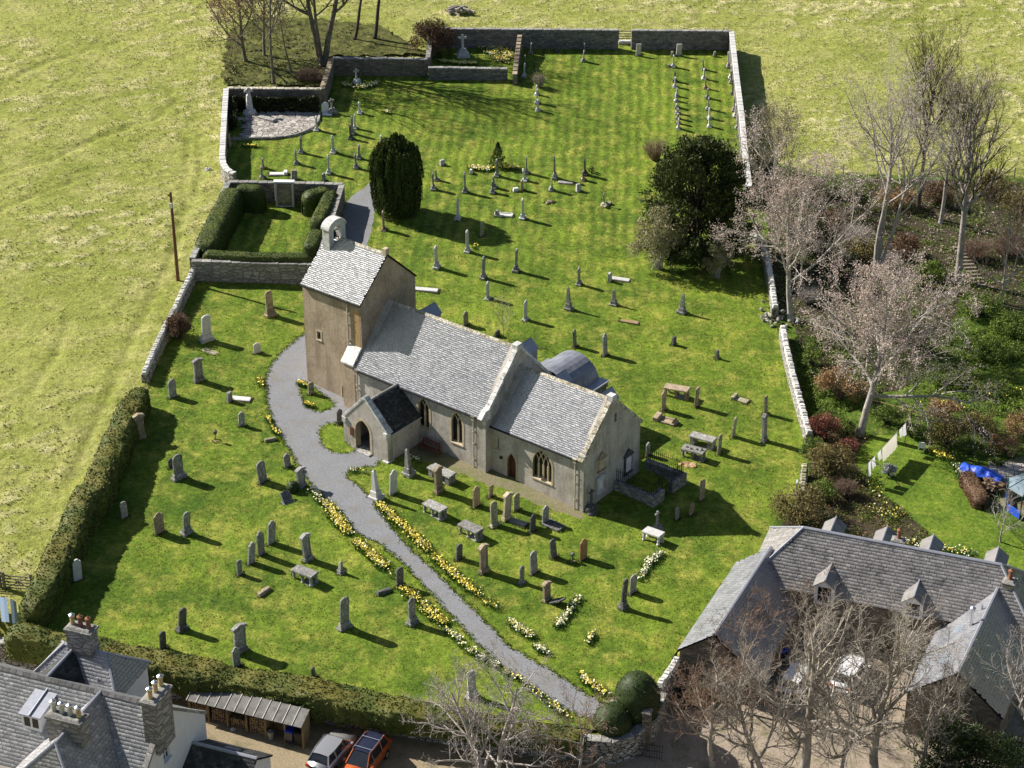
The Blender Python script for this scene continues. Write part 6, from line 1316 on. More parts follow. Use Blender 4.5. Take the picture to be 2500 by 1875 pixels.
def drift(name, label, pts, wid, n, mix_, seed, hgt=.3, cat='daffodils', blades=5.0):
    """daffodil drift along a line: flower heads and leaf blades, too many to count"""
    rn = np.random.RandomState(seed); P2 = np.array([p[:2] for p in pts], float); S = np.concatenate([[0], np.cumsum(np.linalg.norm(np.diff(P2, axis=0), axis=1))])
    s = rn.uniform(0, S[-1], int(n*2.2)) if S[-1] > .01 else np.zeros(int(n*2.2)); x = np.interp(s, S, P2[:, 0]); y = np.interp(s, S, P2[:, 1])
    keep = fbm(x/.8, y/.8, seed)+rn.uniform(-.15, .15, len(x)) > .41; x = x[keep][:n]; y = y[keep][:n]; n = len(x)
    x = x+rn.normal(0, wid*.5, n); y = y+rn.normal(0, wid*.5, n); o0 = np.array([P2[0][0], P2[0][1], tz(*P2[0])])
    h = hgt*rn.uniform(.75, 1.2, n); C = np.stack([x, y, tz(x, y)+h], 1)-o0; Vs = []; Fs = []; Ms = []; b = 0
    # six-petalled heads: two crossed triangles each, tilted
    t = rn.normal(size=(n, 3))*.6+np.array([.25, -.5, .75]); t /= np.linalg.norm(t, axis=1)[:, None]; u = np.cross(t, rn.normal(size=(n, 3))); u /= np.linalg.norm(u, axis=1)[:, None]; v = np.cross(t, u); sz = .058*rn.uniform(.75, 1.25, n)[:, None]
    ring = [C+(u*math.cos(k*math.pi/3)+v*math.sin(k*math.pi/3))*sz for k in range(6)]
    V = np.stack(ring, 1).reshape(-1, 3); i6 = np.arange(n)[:, None]*6; F = np.concatenate([i6+np.array([[0, 1, 2, 3]]), i6+np.array([[0, 3, 4, 5]])]); mi = (rn.uniform(0, 1, n) < mix_).astype(int)
    Vs.append(V); Fs.append(F); Ms.append(np.concatenate([mi, mi])); b = len(V)
    nb = int(n*blades); k = rn.randint(0, n, nb); bx = x[k]+rn.normal(0, .13, nb); by = y[k]+rn.normal(0, .13, nb); B = np.stack([bx, by, tz(bx, by)], 1)-o0; a = rn.uniform(0, 6.28, nb); wv = np.stack([np.cos(a), np.sin(a), a*0], 1)*.016; tip = B+np.stack([rn.normal(0, .07, nb), rn.normal(0, .07, nb), hgt*rn.uniform(.6, 1.05, nb)], 1)
    V = np.stack([B-wv, B+wv, tip+wv*.5, tip-wv*.5], 1).reshape(-1, 3); Vs.append(V); Fs.append(np.arange(4*nb).reshape(-1, 4)+b); Ms.append(np.full(nb, 2))
    o = mesh_np(name, np.concatenate(Vs), np.concatenate(Fs), [MT['cream'], MT['yellow'], MT['blade']], None, mi=np.concatenate(Ms)); o.location = o0
    return tag(o, label, cat, None, 'stuff')

# ------------------------------------------------------------------ hedges and clipped yew
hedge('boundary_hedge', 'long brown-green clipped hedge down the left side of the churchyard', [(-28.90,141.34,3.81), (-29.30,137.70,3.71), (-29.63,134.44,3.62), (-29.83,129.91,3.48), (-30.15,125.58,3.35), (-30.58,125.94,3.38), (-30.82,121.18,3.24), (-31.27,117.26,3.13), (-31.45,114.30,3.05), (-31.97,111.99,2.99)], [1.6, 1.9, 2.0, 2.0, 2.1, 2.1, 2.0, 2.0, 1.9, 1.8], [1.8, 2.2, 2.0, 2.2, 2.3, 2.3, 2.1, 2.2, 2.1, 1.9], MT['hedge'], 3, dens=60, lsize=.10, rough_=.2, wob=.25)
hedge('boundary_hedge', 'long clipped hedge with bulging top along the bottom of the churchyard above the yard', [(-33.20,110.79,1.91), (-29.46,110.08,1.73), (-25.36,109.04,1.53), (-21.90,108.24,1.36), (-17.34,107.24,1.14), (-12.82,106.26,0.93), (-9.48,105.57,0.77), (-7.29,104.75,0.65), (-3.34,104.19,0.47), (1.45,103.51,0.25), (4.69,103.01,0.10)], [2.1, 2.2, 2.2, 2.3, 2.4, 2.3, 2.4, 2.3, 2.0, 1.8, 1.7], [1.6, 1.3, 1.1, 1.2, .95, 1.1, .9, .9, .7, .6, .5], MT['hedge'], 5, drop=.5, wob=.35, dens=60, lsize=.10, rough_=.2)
HG = 'clipped hedges inside the burial enclosure'
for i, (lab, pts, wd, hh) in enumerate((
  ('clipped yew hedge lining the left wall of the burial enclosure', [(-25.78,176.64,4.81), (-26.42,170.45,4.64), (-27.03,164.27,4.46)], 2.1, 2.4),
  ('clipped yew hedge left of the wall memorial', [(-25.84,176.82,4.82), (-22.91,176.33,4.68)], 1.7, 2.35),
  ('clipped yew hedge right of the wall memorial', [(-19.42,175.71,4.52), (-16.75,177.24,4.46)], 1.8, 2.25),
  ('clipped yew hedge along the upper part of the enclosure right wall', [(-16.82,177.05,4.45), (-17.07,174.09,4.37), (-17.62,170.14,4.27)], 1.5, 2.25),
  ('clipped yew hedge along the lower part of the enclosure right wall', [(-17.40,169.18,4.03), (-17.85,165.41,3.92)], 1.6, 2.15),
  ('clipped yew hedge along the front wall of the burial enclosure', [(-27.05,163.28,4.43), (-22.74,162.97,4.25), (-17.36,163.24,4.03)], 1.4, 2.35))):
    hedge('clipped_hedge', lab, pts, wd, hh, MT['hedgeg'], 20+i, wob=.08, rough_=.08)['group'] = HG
def dome(name, label, base, r, h, mat, seed, flat=1.0):
    rn = np.random.RandomState(seed); root = empty(name, base, 0, label, 'topiary'); m, q = 40, 22; a = np.linspace(0, 2*np.pi, m, endpoint=False); t = np.linspace(0, 1, q); Ag, Tg = np.meshgrid(a, t, indexing='ij')
    rad = r*(np.sin(np.clip(Tg*1.15, 0, 1)*np.pi*.5+.0)**.7)*np.where(Tg > .85, 1-(Tg-.85)*1.2, 1)*(1+.06*(fbm(Ag*3, Tg*8, seed)-.5)*2); z = h*(1-Tg**1.6)+.03*(fbm(Ag*9, Tg*18, seed+1)-.5)
    V = np.stack([np.cos(Ag)*rad, np.sin(Ag)*rad, z], -1).reshape(-1, 3); idx = np.arange(m*q).reshape(m, q); nx = np.roll(idx, -1, 0); F = np.stack([idx[:, :-1], idx[:, 1:], nx[:, 1:], nx[:, :-1]], -1).reshape(-1, 4)
    P0 = V[F]; ar = np.linalg.norm(np.cross(P0[:, 2]-P0[:, 0], P0[:, 3]-P0[:, 1]), axis=1)*.5; nl = int(ar.sum()*90); pk = rn.choice(len(F), nl, p=ar/ar.sum()); C = P0[pk].mean(1)+rn.normal(0, .05, (nl, 3)); LV, LF = leafset(C, .06, seed+2)
    mesh_np('foliage', np.concatenate([V, LV]), np.concatenate([F, LF+len(V)]), MT[mat], root, attr={'tone': ('FACE', np.concatenate([np.full(len(F), .15), tones(nl, seed, .25, .25)]))})
dome('topiary', 'taller dark clipped yew dome on the right of the path gate', (7.98,106.11,-1.03), 1.55, 3.1, 'topiary', 51)
dome('topiary', 'lower clipped yew dome on the left of the path gate', (6.36,104.59,-1.01), 1.25, 1.8, 'topiary', 52)
dome('topiary', 'tiny dark evergreen dome beside the leaning dark slab', (-16.18,130.06,0.92), .5, .75, 'topiary', 53)

# ivy over the paved plot walls
def ivy(label, a, b, h, n, seed, thick=.35):
    rn = np.random.RandomState(seed); a = np.array(a); b = np.array(b); root = empty('ivy', a, 0, label, 'ivy'); f = rn.uniform(0, 1, n); z = rn.uniform(0, 1, n)**.8*h*(.75+.35*fbm(f*9, f*0, seed)); d = b-a; s = np.array([-d[1], d[0], 0])/np.linalg.norm(d[:2])
    C = f[:, None]*d+np.stack([z*0, z*0, z], 1)-s*(rn.uniform(.1, 1, n)*thick*(.5+fbm(f*14, z*2, seed+1)))[:, None]; V, F = leafset(C, .12, seed+3, 1.5)
    mesh_np('foliage', V, F, MT['ivy'], root, attr={'tone': ('FACE', tones(n, seed, .12, .2))})
    S = tubes([(d*q+np.array([0, 0, 0]), d*(q+rn.uniform(-.03, .03))+np.array([0, 0, h*.9])-s*.1, .04, .02) for q in rn.uniform(0, 1, 24)], 4); mesh_np('stems', *S, MT['barkd'], root)
ivy('dark ivy curtain hanging over the back wall of the paved plot', (-28.97,199.07,3.66), (-19.75,199.73,3.30), 1.75, 6500, 61)
ivy('dark creeper over the left wall beside the high cross', (-28.42,193.91,3.47), (-28.90,198.63,3.64), 1.6, 1800, 62, .8)

# ------------------------------------------------------------------ yews
def irish_yew(base, r, h, seed):
    rn = np.random.RandomState(seed); root = empty('irish_yew', base, 0, 'dark columnar yew with upright plumes beside the rear path', 'tree'); C = []; B = []; T = []
    for k in range(210):
        a = rn.uniform(0, 2*np.pi); q = rn.uniform(.45, 1)**.5 if k > 40 else rn.uniform(0, .6); zt_ = h*(1.0-.2*q**2.5)*rn.uniform(.93, 1.05) if k < 120 else h*rn.uniform(.35, .8); zb = max(.15, zt_-rn.uniform(1.6, 3.2)); n = 260
        u = rn.uniform(0, 1, n)**.8; zc = zb+(zt_-zb)*u; rr = r*q*(.70+.30*np.sin(np.clip(zc/h, 0, 1)*np.pi*.8+.45)); w = .25*np.clip(1.05-u, .03, 1)**.6; t = rn.uniform(0, 2*np.pi, n)
        C.append(np.stack([np.cos(a)*rr+np.cos(t)*w, np.sin(a)*rr+np.sin(t)*w, zc], 1)); B.append(np.stack([np.cos(t)*.3, np.sin(t)*.3, np.full(n, 1.8)], 1)); T.append(np.clip(rn.normal(-.05+.6*u, .15), 0, 1))  # tone rises towards the plume tips: their sunlit edges painted into the colour
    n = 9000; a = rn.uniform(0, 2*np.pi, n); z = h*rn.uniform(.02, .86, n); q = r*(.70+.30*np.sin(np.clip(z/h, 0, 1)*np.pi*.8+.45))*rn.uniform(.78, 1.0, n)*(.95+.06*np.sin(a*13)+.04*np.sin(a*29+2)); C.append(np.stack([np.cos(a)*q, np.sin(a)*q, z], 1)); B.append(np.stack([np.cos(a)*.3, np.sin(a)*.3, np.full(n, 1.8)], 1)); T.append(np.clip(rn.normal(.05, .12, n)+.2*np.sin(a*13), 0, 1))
    C = np.concatenate(C); V, F = leafset(C, .12, seed+1, 2.8, np.concatenate(B)); mesh_np('crown', V, F, MT['yewl'], root, attr={'tone': ('FACE', np.concatenate(T))})
    MB().tube([(0, 0, -.2), (.05, 0, 2.0)], [.45, .35], 9).build('trunk', MT['barkd'], root)
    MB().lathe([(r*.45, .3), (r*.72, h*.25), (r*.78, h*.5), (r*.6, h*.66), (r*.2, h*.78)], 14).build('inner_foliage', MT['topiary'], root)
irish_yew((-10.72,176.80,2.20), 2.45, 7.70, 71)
def big_yew(name, label, base, rx, ry, h, seed, mat='yew', clumps=300, per=120, size=.15, low=.05):
    rn = np.random.RandomState(seed); root = empty(name, base, 0, label, 'tree'); th = rn.uniform(0, 2*np.pi, clumps); cz = rn.uniform(low, 1, clumps); prof_ = np.sqrt(np.clip(1-((cz-.35)/.66)**2, .03, 1)); rr = rn.uniform(.55, 1.03, clumps)*(1+.16*np.sin(th*3+1)+.1*np.sin(th*5+cz*7))
    cc = np.stack([np.cos(th)*rx*rr*prof_, np.sin(th)*ry*rr*prof_, cz*h], 1); out = cc-np.array([0, 0, h*.3]); out /= np.linalg.norm(out, axis=1)[:, None]; n = clumps*per; pk = np.repeat(np.arange(clumps), per)
    ln = rn.uniform(-.8, 1.0, n)*rn.uniform(.5, 1.1, clumps)[pk]; C = cc[pk]+out[pk]*ln[:, None]+rn.normal(0, .28, (n, 3))*np.array([1, 1, .6]); C[:, 2] = np.maximum(C[:, 2]-.25*np.abs(ln)**2, .05)
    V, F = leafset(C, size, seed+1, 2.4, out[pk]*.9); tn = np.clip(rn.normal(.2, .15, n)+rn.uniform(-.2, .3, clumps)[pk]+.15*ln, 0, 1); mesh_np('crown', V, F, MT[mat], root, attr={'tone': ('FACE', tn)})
    S = [(np.zeros(3)-np.array([0, 0, .3]), np.array([0, 0, h*.45]), .5, .35)]+[(np.array([0, 0, h*rn.uniform(.1, .45)]), cc[k]*.85, .14, .04) for k in range(0, clumps, 9)]; mesh_np('trunk', *tubes(S, 6), MT['barkd'], root)
    return root
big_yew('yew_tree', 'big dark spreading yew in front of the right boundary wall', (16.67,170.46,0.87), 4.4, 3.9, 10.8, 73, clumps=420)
shrub('sallow_bush', 'light olive bush at the lower left skirts of the big dark yew', (13.13,167.64,0.93), 2.5, 2.0, 6.0, 'sallow', 7000, .10, 74, 'barkp', clumps=46)
shrub('sallow_bush', 'smaller pale bush at the lower right skirts of the big dark yew', (18.26,166.27,0.67), 1.5, 1.3, 4.0, 'sallow', 3000, .09, 75, 'barkp', clumps=30)
twig_shrub('bare_bush', 'bare tawny twigs left of the top of the big dark yew', (14.22,191.00,1.63), 1.5, 2.6, 'barkr', 200, 76)

# ------------------------------------------------------------------ copper bushes, small plants of the churchyard
shrub('copper_bush', 'round copper-brown bush on the left drystone wall', (-27.62,152.12,2.10), 1.2, 1.15, 2.35, 'shrubb', 3600, .075, 81, clumps=60)
shrub('copper_thicket', 'large dark copper thicket over the left end of the daffodil plot', (-8.84,216.19,3.38), 2.6, 2.0, 4.2, 'shrubb', 7000, .10, 82, 'barkr', clumps=70, tone=(.12, .3))
twig_shrub('brush_heap', 'grey-brown heap of cut brush beside the side wall under the trees', (-21.47,207.58,3.62), 1.9, 1.5, 'barkr', 420, 83)
_r = empty('small_conifer', (-1.38,187.94,2.17), 0, 'small dark conifer behind the daffodil patch in the middle row', 'tree'); _n = np.random.RandomState(84); _u = _n.uniform(0, 1, 1700)**1.3; _a = _n.uniform(0, 6.28, 1700); _q = (.95*(1-_u)+.06)*_n.uniform(.5, 1, 1700)**.5*(.8+.3*np.sin(_a*5+_u*20))
_V, _F = leafset(np.stack([np.cos(_a)*_q, np.sin(_a)*_q, .1+_u*2.5], 1), .09, 84, 2.4, np.stack([np.cos(_a), np.sin(_a), _a*0+.5], 1)); mesh_np('foliage', _V, _F, MT['conif'], _r, attr={'tone': ('FACE', tones(1700, 84))}); MB().tube([(0, 0, -.1), (0, 0, 2.4)], [.06, .02], 6).build('trunk', MT['barkd'], _r)
twig_shrub('small_bush', 'little upright bare bush at the end of a short gravestone row', (2.90,208.36,2.65), .85, 1.75, 'bark', 170, 85, leaves=('shrubo', 500, .05))
shrub('rose_bush', 'small leafy rose beside the dark stone of the middle row', (7.79,187.36,1.77), .45, .4, .75, 'shrubg', 380, .06, 86, clumps=9)
bare_tree('sapling', 'thin bare sapling standing behind the nave roof', (-0.70,154.08,1.06), 3.3, .035, 87, 'bark', 'bark', nch=(8, 5, 3), clear=.2, trop=.2)

# ------------------------------------------------------------------ trees of the top left corner
TG = 'trees behind the paved plot'
for args in (
  dict(name='bare_tree', label='slim grey bare tree rising just behind the paved plot wall', base=(-25.07,206.05,3.72), height=13, r0=.2, seed=101, mat='barkm', twig='barkm', clear=.45, nch=(10, 6, 5, 4)),
  dict(name='bare_tree', label='stout forked bare tree at the junction of the upper walls', base=(-20.28,211.55,3.70), height=15, r0=.42, seed=102, mat='barkm', twig='barkd', fork=[((-.33, .1), 1.0, .8), ((.2, .05), 1.0, .9), ((-.12, -.1), .85, .6)], clear=.4, nch=(9, 6, 5, 4)),
  dict(name='bare_tree', label='dark leaning bare tree right of the stout forked one', base=(-17.57,219.10,3.83), height=13, r0=.2, seed=103, mat='barkd', twig='barkd', lean=(.25, .1), clear=.5, nch=(8, 6, 5, 4)),
  dict(name='bare_tree', label='dark straight bare tree left of the copper thicket', base=(-15.33,219.70,3.76), height=13, r0=.24, seed=104, mat='barkd', twig='barkd', lean=(.12, .05), clear=.4, nch=(9, 6, 5, 4)),
  dict(name='bare_tree', label='thin crooked bare tree between the slim grey tree and the forked one', base=(-23.45,209.19,3.75), height=10, r0=.11, seed=105, mat='barkm', twig='barkm', lean=(-.18, .1), clear=.45, wob=.3, nch=(7, 5, 4, 3)),
  dict(name='beech_tree', label='tree with withered beige-brown leaves at the left of the top trees', base=(-28.62,211.92,4.05), height=11, r0=.22, seed=106, mat='barkm', twig='barkm', lean=(-.12, .05), clear=.15, nch=(11, 6, 5, 4), leaves=('brownleaf', 5200, .11), spread=1.2),
  dict(name='beech_tree', label='smaller tree with withered leaves behind the slim grey tree', base=(-26.86,213.82,4.04), height=9, r0=.16, seed=107, mat='barkm', twig='barkm', clear=.2, nch=(9, 6, 5, 4), leaves=('brownleaf', 2600, .10)),
): bare_tree(**args)['group'] = TG
# ------------------------------------------------------------------ trees of the right side
TR = 'trees in the wild garden on the right'
for args in (
  dict(name='bare_tree', label='fan-shaped bare tree against the far field, left of the two tallest', base=(38.67,180.80,0.30), height=13.5, r0=.24, seed=111, mat='barkd', twig='barkd', clear=.45, nch=(15, 7, 6, 5), ang=(42, 38, 38, 40), trop=.2, ratio=(.5, .5, .5, .45)),
  dict(name='bare_tree', label='tallest bare tree at the right edge with pale trunk', base=(39.97,167.22,-0.19), height=15.0, r0=.36, seed=112, mat='barkp', twig='barkd', lean=(.1, .05), clear=.4, nch=(14, 7, 6, 5), ang=(45, 40, 40, 40), trop=.17, ratio=(.42, .5, .5, .45)),
  dict(name='beech_tree', label='tall multi-stemmed tree with bare curved pale stems and pinkish top', base=(32.63,167.64,0.13), height=15.5, r0=.3, seed=113, mat='barkp', twig='barkp', fork=[((-.12, .05), .95, .9), ((.14, .1), 1.0, .85), ((.32, .0), .85, .7)], clear=.5, nch=(7, 5, 5, 4), leaves=('pink', 5000, .062), wob=.24),
  dict(name='beech_tree', label='pinkish-beige tree arching over the upper drystone wall', base=(24.06,158.94,0.20), height=12.5, r0=.27, seed=114, mat='barkp', twig='barkp', lean=(-.12, .05), clear=.25, nch=(11, 7, 6, 5), leaves=('pink', 15000, .068), spread=1.35, ratio=(.55, .5, .5, .45), trop=.06, droop=.03),
  dict(name='beech_tree', label='large spreading pinkish-beige tree above the garden washing line', base=(27.41,140.73,-0.52), height=11.5, r0=.33, seed=115, mat='barkp', twig='barkp', lean=(.1, .05), clear=.3, nch=(13, 7, 6, 5), leaves=('pink', 19000, .068), spread=1.5, ratio=(.58, .5, .5, .45), trop=.03, droop=.03),
  dict(name='beech_tree', label='pink-leaved tree behind the multi-stemmed one', base=(40.61,179.11,0.17), height=13, r0=.2, seed=116, mat='barkp', twig='barkp', clear=.4, nch=(9, 6, 5, 4), leaves=('pink', 7000, .065)),
  dict(name='bare_tree', label='small russet-twigged tree at the right edge below the tallest tree', base=(43.09,163.03,-0.45), height=8, r0=.13, seed=117, mat='barkp', twig='barkr', clear=.2, nch=(10, 6, 5, 5), spread=1.2),
  dict(name='bare_tree', label='small russet-twigged tree touching the right frame edge', base=(46.25,166.33,-0.47), height=9, r0=.15, seed=118, mat='barkp', twig='barkr', clear=.2, nch=(10, 6, 5, 5), spread=1.2),
  dict(name='bare_tree', label='grey-green twiggy tree just outside the right boundary wall', base=(25.28,183.05,0.92), height=7.5, r0=.15, seed=119, mat='barkp', twig='bark', clear=.2, nch=(12, 7, 6, 5), spread=1.3, leaves=('shrubo', 2600, .07)),
  dict(name='bare_tree', label='small pale bare tree on the garden lawn edge near the barn', base=(35.59,126.52,-1.31), height=4.2, r0=.07, seed=120, mat='barkp', twig='barkp', clear=.2, nch=(9, 6, 5), wob=.35, twr=.008),
): bare_tree(**args)['group'] = TR
# ------------------------------------------------------------------ bare trees along the bottom
TB = 'bare trees along the lane at the bottom'
for args in (
  dict(name='bare_tree', label='thick-trunked bare tree in front of the courtyard, left of two', base=(18.41,102.19,-3.08), height=10.2, r0=.36, seed=131, mat='bark', twig='bark', clear=.3, nch=(13, 7, 6, 5), wob=.36, spread=1.35, lean=(.06, .0)),
  dict(name='bare_tree', label='thick-trunked bare tree in front of the courtyard, right of two', base=(22.87,102.40,-3.26), height=10.2, r0=.33, seed=132, mat='bark', twig='bark', clear=.3, nch=(13, 7, 6, 5), wob=.36, spread=1.35),
  dict(name='bare_tree', label='crooked bare tree on the lane in front of the barn gable', base=(15.98,101.91,-2.99), height=7.6, r0=.22, seed=133, mat='bark', twig='bark', clear=.25, nch=(11, 7, 6, 5), wob=.42, spread=1.4, lean=(-.22, .1)),
  dict(name='bare_tree', label='bare tree at the lane with russet twigs next to the retaining wall', base=(12.70,103.05,-2.82), height=7.5, r0=.18, seed=134, mat='bark', twig='barkr', clear=.2, nch=(11, 7, 6, 5), wob=.42, spread=1.4, lean=(-.1, .1)),
  dict(name='bare_tree', label='wide pale bare tree over the lower hedge at bottom centre', base=(-1.15,100.94,-2.32), height=7.4, r0=.24, seed=135, mat='barkp', twig='barkp', clear=.18, nch=(13, 7, 6, 4), wob=.42, spread=1.9, fork=[((-.35, .15), .95, .8), ((.3, .2), .95, .8)], trop=.03),
  dict(name='bare_tree', label='pale bare tree at the lower right frame edge', base=(32.88,104.84,-3.59), height=10, r0=.2, seed=136, mat='barkp', twig='barkp', clear=.15, nch=(12, 7, 6, 5), wob=.38, spread=1.2),
  dict(name='bare_tree', label='small russet bare tree left of the yew gate', base=(4.15,101.51,-2.52), height=5.2, r0=.12, seed=137, mat='barkp', twig='barkr', clear=.15, nch=(10, 6, 6, 4), wob=.42, spread=1.6),
  dict(name='bare_tree', label='russet twiggy tree in front of the dark left barn wing', base=(14.86,108.56,-2.73), height=6, r0=.13, seed=138, mat='bark', twig='barkr', clear=.15, nch=(9, 6, 5, 4), wob=.4, spread=1.3),
  dict(name='bare_tree', label='bare tree between the two thick-trunked ones', base=(20.46,101.96,-3.18), height=8.5, r0=.2, seed=139, mat='bark', twig='bark', clear=.2, nch=(11, 7, 6, 4), wob=.42, spread=1.5),
  dict(name='bare_tree', label='bare tree low at the bottom right of the courtyard', base=(25.66,102.37,-3.38), height=7.5, r0=.2, seed=140, mat='bark', twig='bark', clear=.2, nch=(11, 7, 6, 4), wob=.42, spread=1.5),
  dict(name='bare_tree', label='russet bushy tree before the barn front wall under the left dormer', base=(21.31,116.23,-2.75), height=4.6, r0=.1, seed=141, mat='bark', twig='barkr', clear=.1, nch=(9, 6, 5, 4), wob=.4, spread=1.6),
  dict(name='bare_tree', label='russet bushy tree in the courtyard left of the blue bin', base=(17.31,114.50,-2.65), height=4.6, r0=.1, seed=142, mat='bark', twig='barkr', clear=.1, nch=(8, 6, 5, 4), wob=.4, spread=1.5),
): bare_tree(**args)['group'] = TB
big_yew('conifer', 'dark green conifer at the bottom right corner', (27.54,102.46,-3.45), 1.9, 1.8, 4.3, 151, 'conif', 110, 100, .10)
big_yew('conifer', 'lighter conifer at the very bottom right frame corner', (30.88,100.54,-3.65), 1.9, 1.9, 4.4, 152, 'conif', 80, 90, .10)

# ------------------------------------------------------------------ daffodils
for i, (lab, pts, wd, n, mx) in enumerate((
  ('dense yellow daffodil border along the left edge of the path', [(-13.56,128.30,0.76), (-12.52,126.14,0.65), (-12.57,126.08,0.65), (-10.90,123.38,0.49), (-9.31,121.27,0.36), (-8.44,119.68,0.28)], .42, 950, .75),
  ('white daffodils at the upper end of the left path border', [(-14.79,130.15,0.87), (-14.12,128.94,0.80), (-13.53,127.85,0.75)], .35, 110, .1),
  ('long yellow daffodil border along the right edge of the path', [(-9.71,128.47,0.61), (-8.35,126.44,0.49), (-7.01,124.46,0.37), (-5.71,122.52,0.25), (-4.44,120.52,0.14), (-3.20,118.97,0.04), (-1.98,117.44,-0.06), (-0.78,116.04,-0.15)], .42, 1150, .85),
  ('broad yellow daffodil clump around the tapered headstone', [(-7.60,118.32,0.20), (-6.48,117.09,0.11), (-5.48,115.59,0.02), (-4.51,114.49,-0.05)], .5, 420, .85),
  ('sparse white daffodils below the tapered headstone', [(-4.85,114.09,-0.05), (-4.02,113.38,-0.11), (-3.18,112.12,-0.18)], .3, 90, .2),
  ('white daffodils at the left path edge further down', [(-2.83,111.68,-0.21), (-2.02,110.90,-0.27), (-1.10,110.13,-0.33)], .3, 130, .1),
  ('thin cream daffodil line at the lower left path edge', [(-0.53,109.71,-0.37), (0.94,108.37,-0.47), (2.37,106.52,-0.59), (3.57,105.22,-0.68)], .28, 190, .45),
  ('cream daffodil clump right of the path', [(-0.19,114.92,-0.21), (0.51,114.19,-0.27), (1.32,113.30,-0.33)], .35, 180, .3),
  ('white daffodil clump at the end of the right path border', [(1.54,112.38,-0.37), (2.22,111.67,-0.42)], .3, 90, .1),
  ('yellow daffodils at the lower right path end', [(4.46,109.44,-0.58), (5.33,108.42,-0.65), (6.24,107.33,-0.72)], .35, 190, .65),
  ('white daffodil strip below the fallen dark tablet', [(4.70,117.92,-0.32), (3.94,116.30,-0.34), (3.08,114.53,-0.36)], .33, 230, .12),
  ('small cream daffodil strip on the lower right lawn', [(5.46,113.90,-0.48), (4.70,112.08,-0.51)], .22, 70, .35),
  ('white daffodil strip below the white table tomb', [(10.66,123.59,-0.38), (9.59,122.05,-0.39), (8.85,119.75,-0.43)], .33, 210, .05),
  ('cream daffodils on the grass corner facing the porch', [(-12.11,132.87,0.85), (-11.21,132.92,0.81), (-10.55,132.73,0.78)], .3, 140, .2),
  ('cream daffodils behind the path corner obelisk', [(-7.05,134.36,0.69), (-8.31,135.25,0.77)], .2, 25, .3),
  ('yellow daffodils at the foot of the tower', [(-17.03,145.30,1.45), (-16.51,144.93,1.41)], .25, 70, .9),
  ('yellow daffodils at the tip of the grass island below the tower', [(-16.27,142.16,1.32), (-15.55,141.69,1.27)], .25, 60, .95),
  ('yellow daffodils along the outer bend of the gravel', [(-20.32,145.90,1.60), (-19.98,144.57,1.54)], .2, 50, .95),
  ('yellow daffodils beside the low mossy block', [(-19.03,139.92,1.36), (-18.48,138.44,1.29), (-17.98,137.47,1.24)], .2, 80, .9),
  ('mass of yellow daffodils filling the walled plot', [(-3.58,219.54,3.27), (-1.66,218.71,3.16), (-0.12,216.59,3.03), (-1.26,214.97,3.03), (-2.41,217.87,3.17)], .9, 900, .7),
  ('daffodils along the front of the walled plot', [(-8.03,214.27,3.28), (-5.76,213.91,3.18), (-3.88,213.96,3.10)], .35, 240, .6),
  ('daffodils under the back wall beside the tall slender cross', [(-5.88,219.56,3.36), (-3.78,219.88,3.29)], .4, 150, .6),
  ('daffodil patch left of the small conifer', [(-3.99,187.30,2.26), (-2.98,187.00,2.20), (-1.97,187.29,2.17)], .5, 300, .6),
  ('daffodil patch right of the small conifer', [(-0.96,187.58,2.14), (1.07,187.56,2.06)], .35, 150, .8),
  ('daffodils around the white cross under the upper wall', [(-17.64,206.55,3.43), (-15.78,206.04,3.34), (-14.06,207.85,3.33)], .45, 200, .35),
  ('thin yellow daffodil row below the paved plot', [(-26.67,190.31,3.28), (-24.46,190.31,3.19)], .18, 70, 1.0),
  ('round daffodil clump on the shaded upper lawn', [(-13.11,200.15,3.04), (-12.74,199.96,3.02)], .35, 70, .4),
  ('tiny daffodil clump in the columnar yew shadow', [(-3.47,170.15,1.69), (-3.16,170.69,1.69)], .15, 18, 1.0),
  ('yellow daffodils on the far edge of the garden lawn', [(32.56,138.55,-0.80), (33.38,137.86,-0.86), (34.20,137.17,-0.91)], .55, 170, 1.0),
  ('white daffodils on the right edge of the garden lawn', [(34.11,136.31,-0.94), (34.51,134.53,-1.01), (34.55,133.35,-1.05)], .4, 170, .05),
  ('yellow daffodils on the wild slope', [(33.55,145.85,-0.61), (35.02,145.42,-0.68), (36.62,144.99,-0.76)], .6, 90, .9),
  ('scattered yellow daffodils high on the wild slope', [(38.59,146.47,-0.79), (40.73,147.98,-0.83), (41.86,148.60,-0.86)], .6, 50, .9),
  ('pale flowers in the bed behind the barn roof', [(27.78,126.32,-1.00), (29.91,125.47,-1.11), (33.17,124.80,-1.27)], .5, 220, .35),
  ('mixed yellow flowers in the long garden bed', [(26.57,134.51,-0.69), (27.51,131.98,-0.80), (28.88,130.00,-0.92), (28.54,129.46,-0.93), (26.69,130.03,-0.83)], .7, 150, .8),
)): drift('daffodil_drift', lab, pts, wd, n, mx, 400+i)
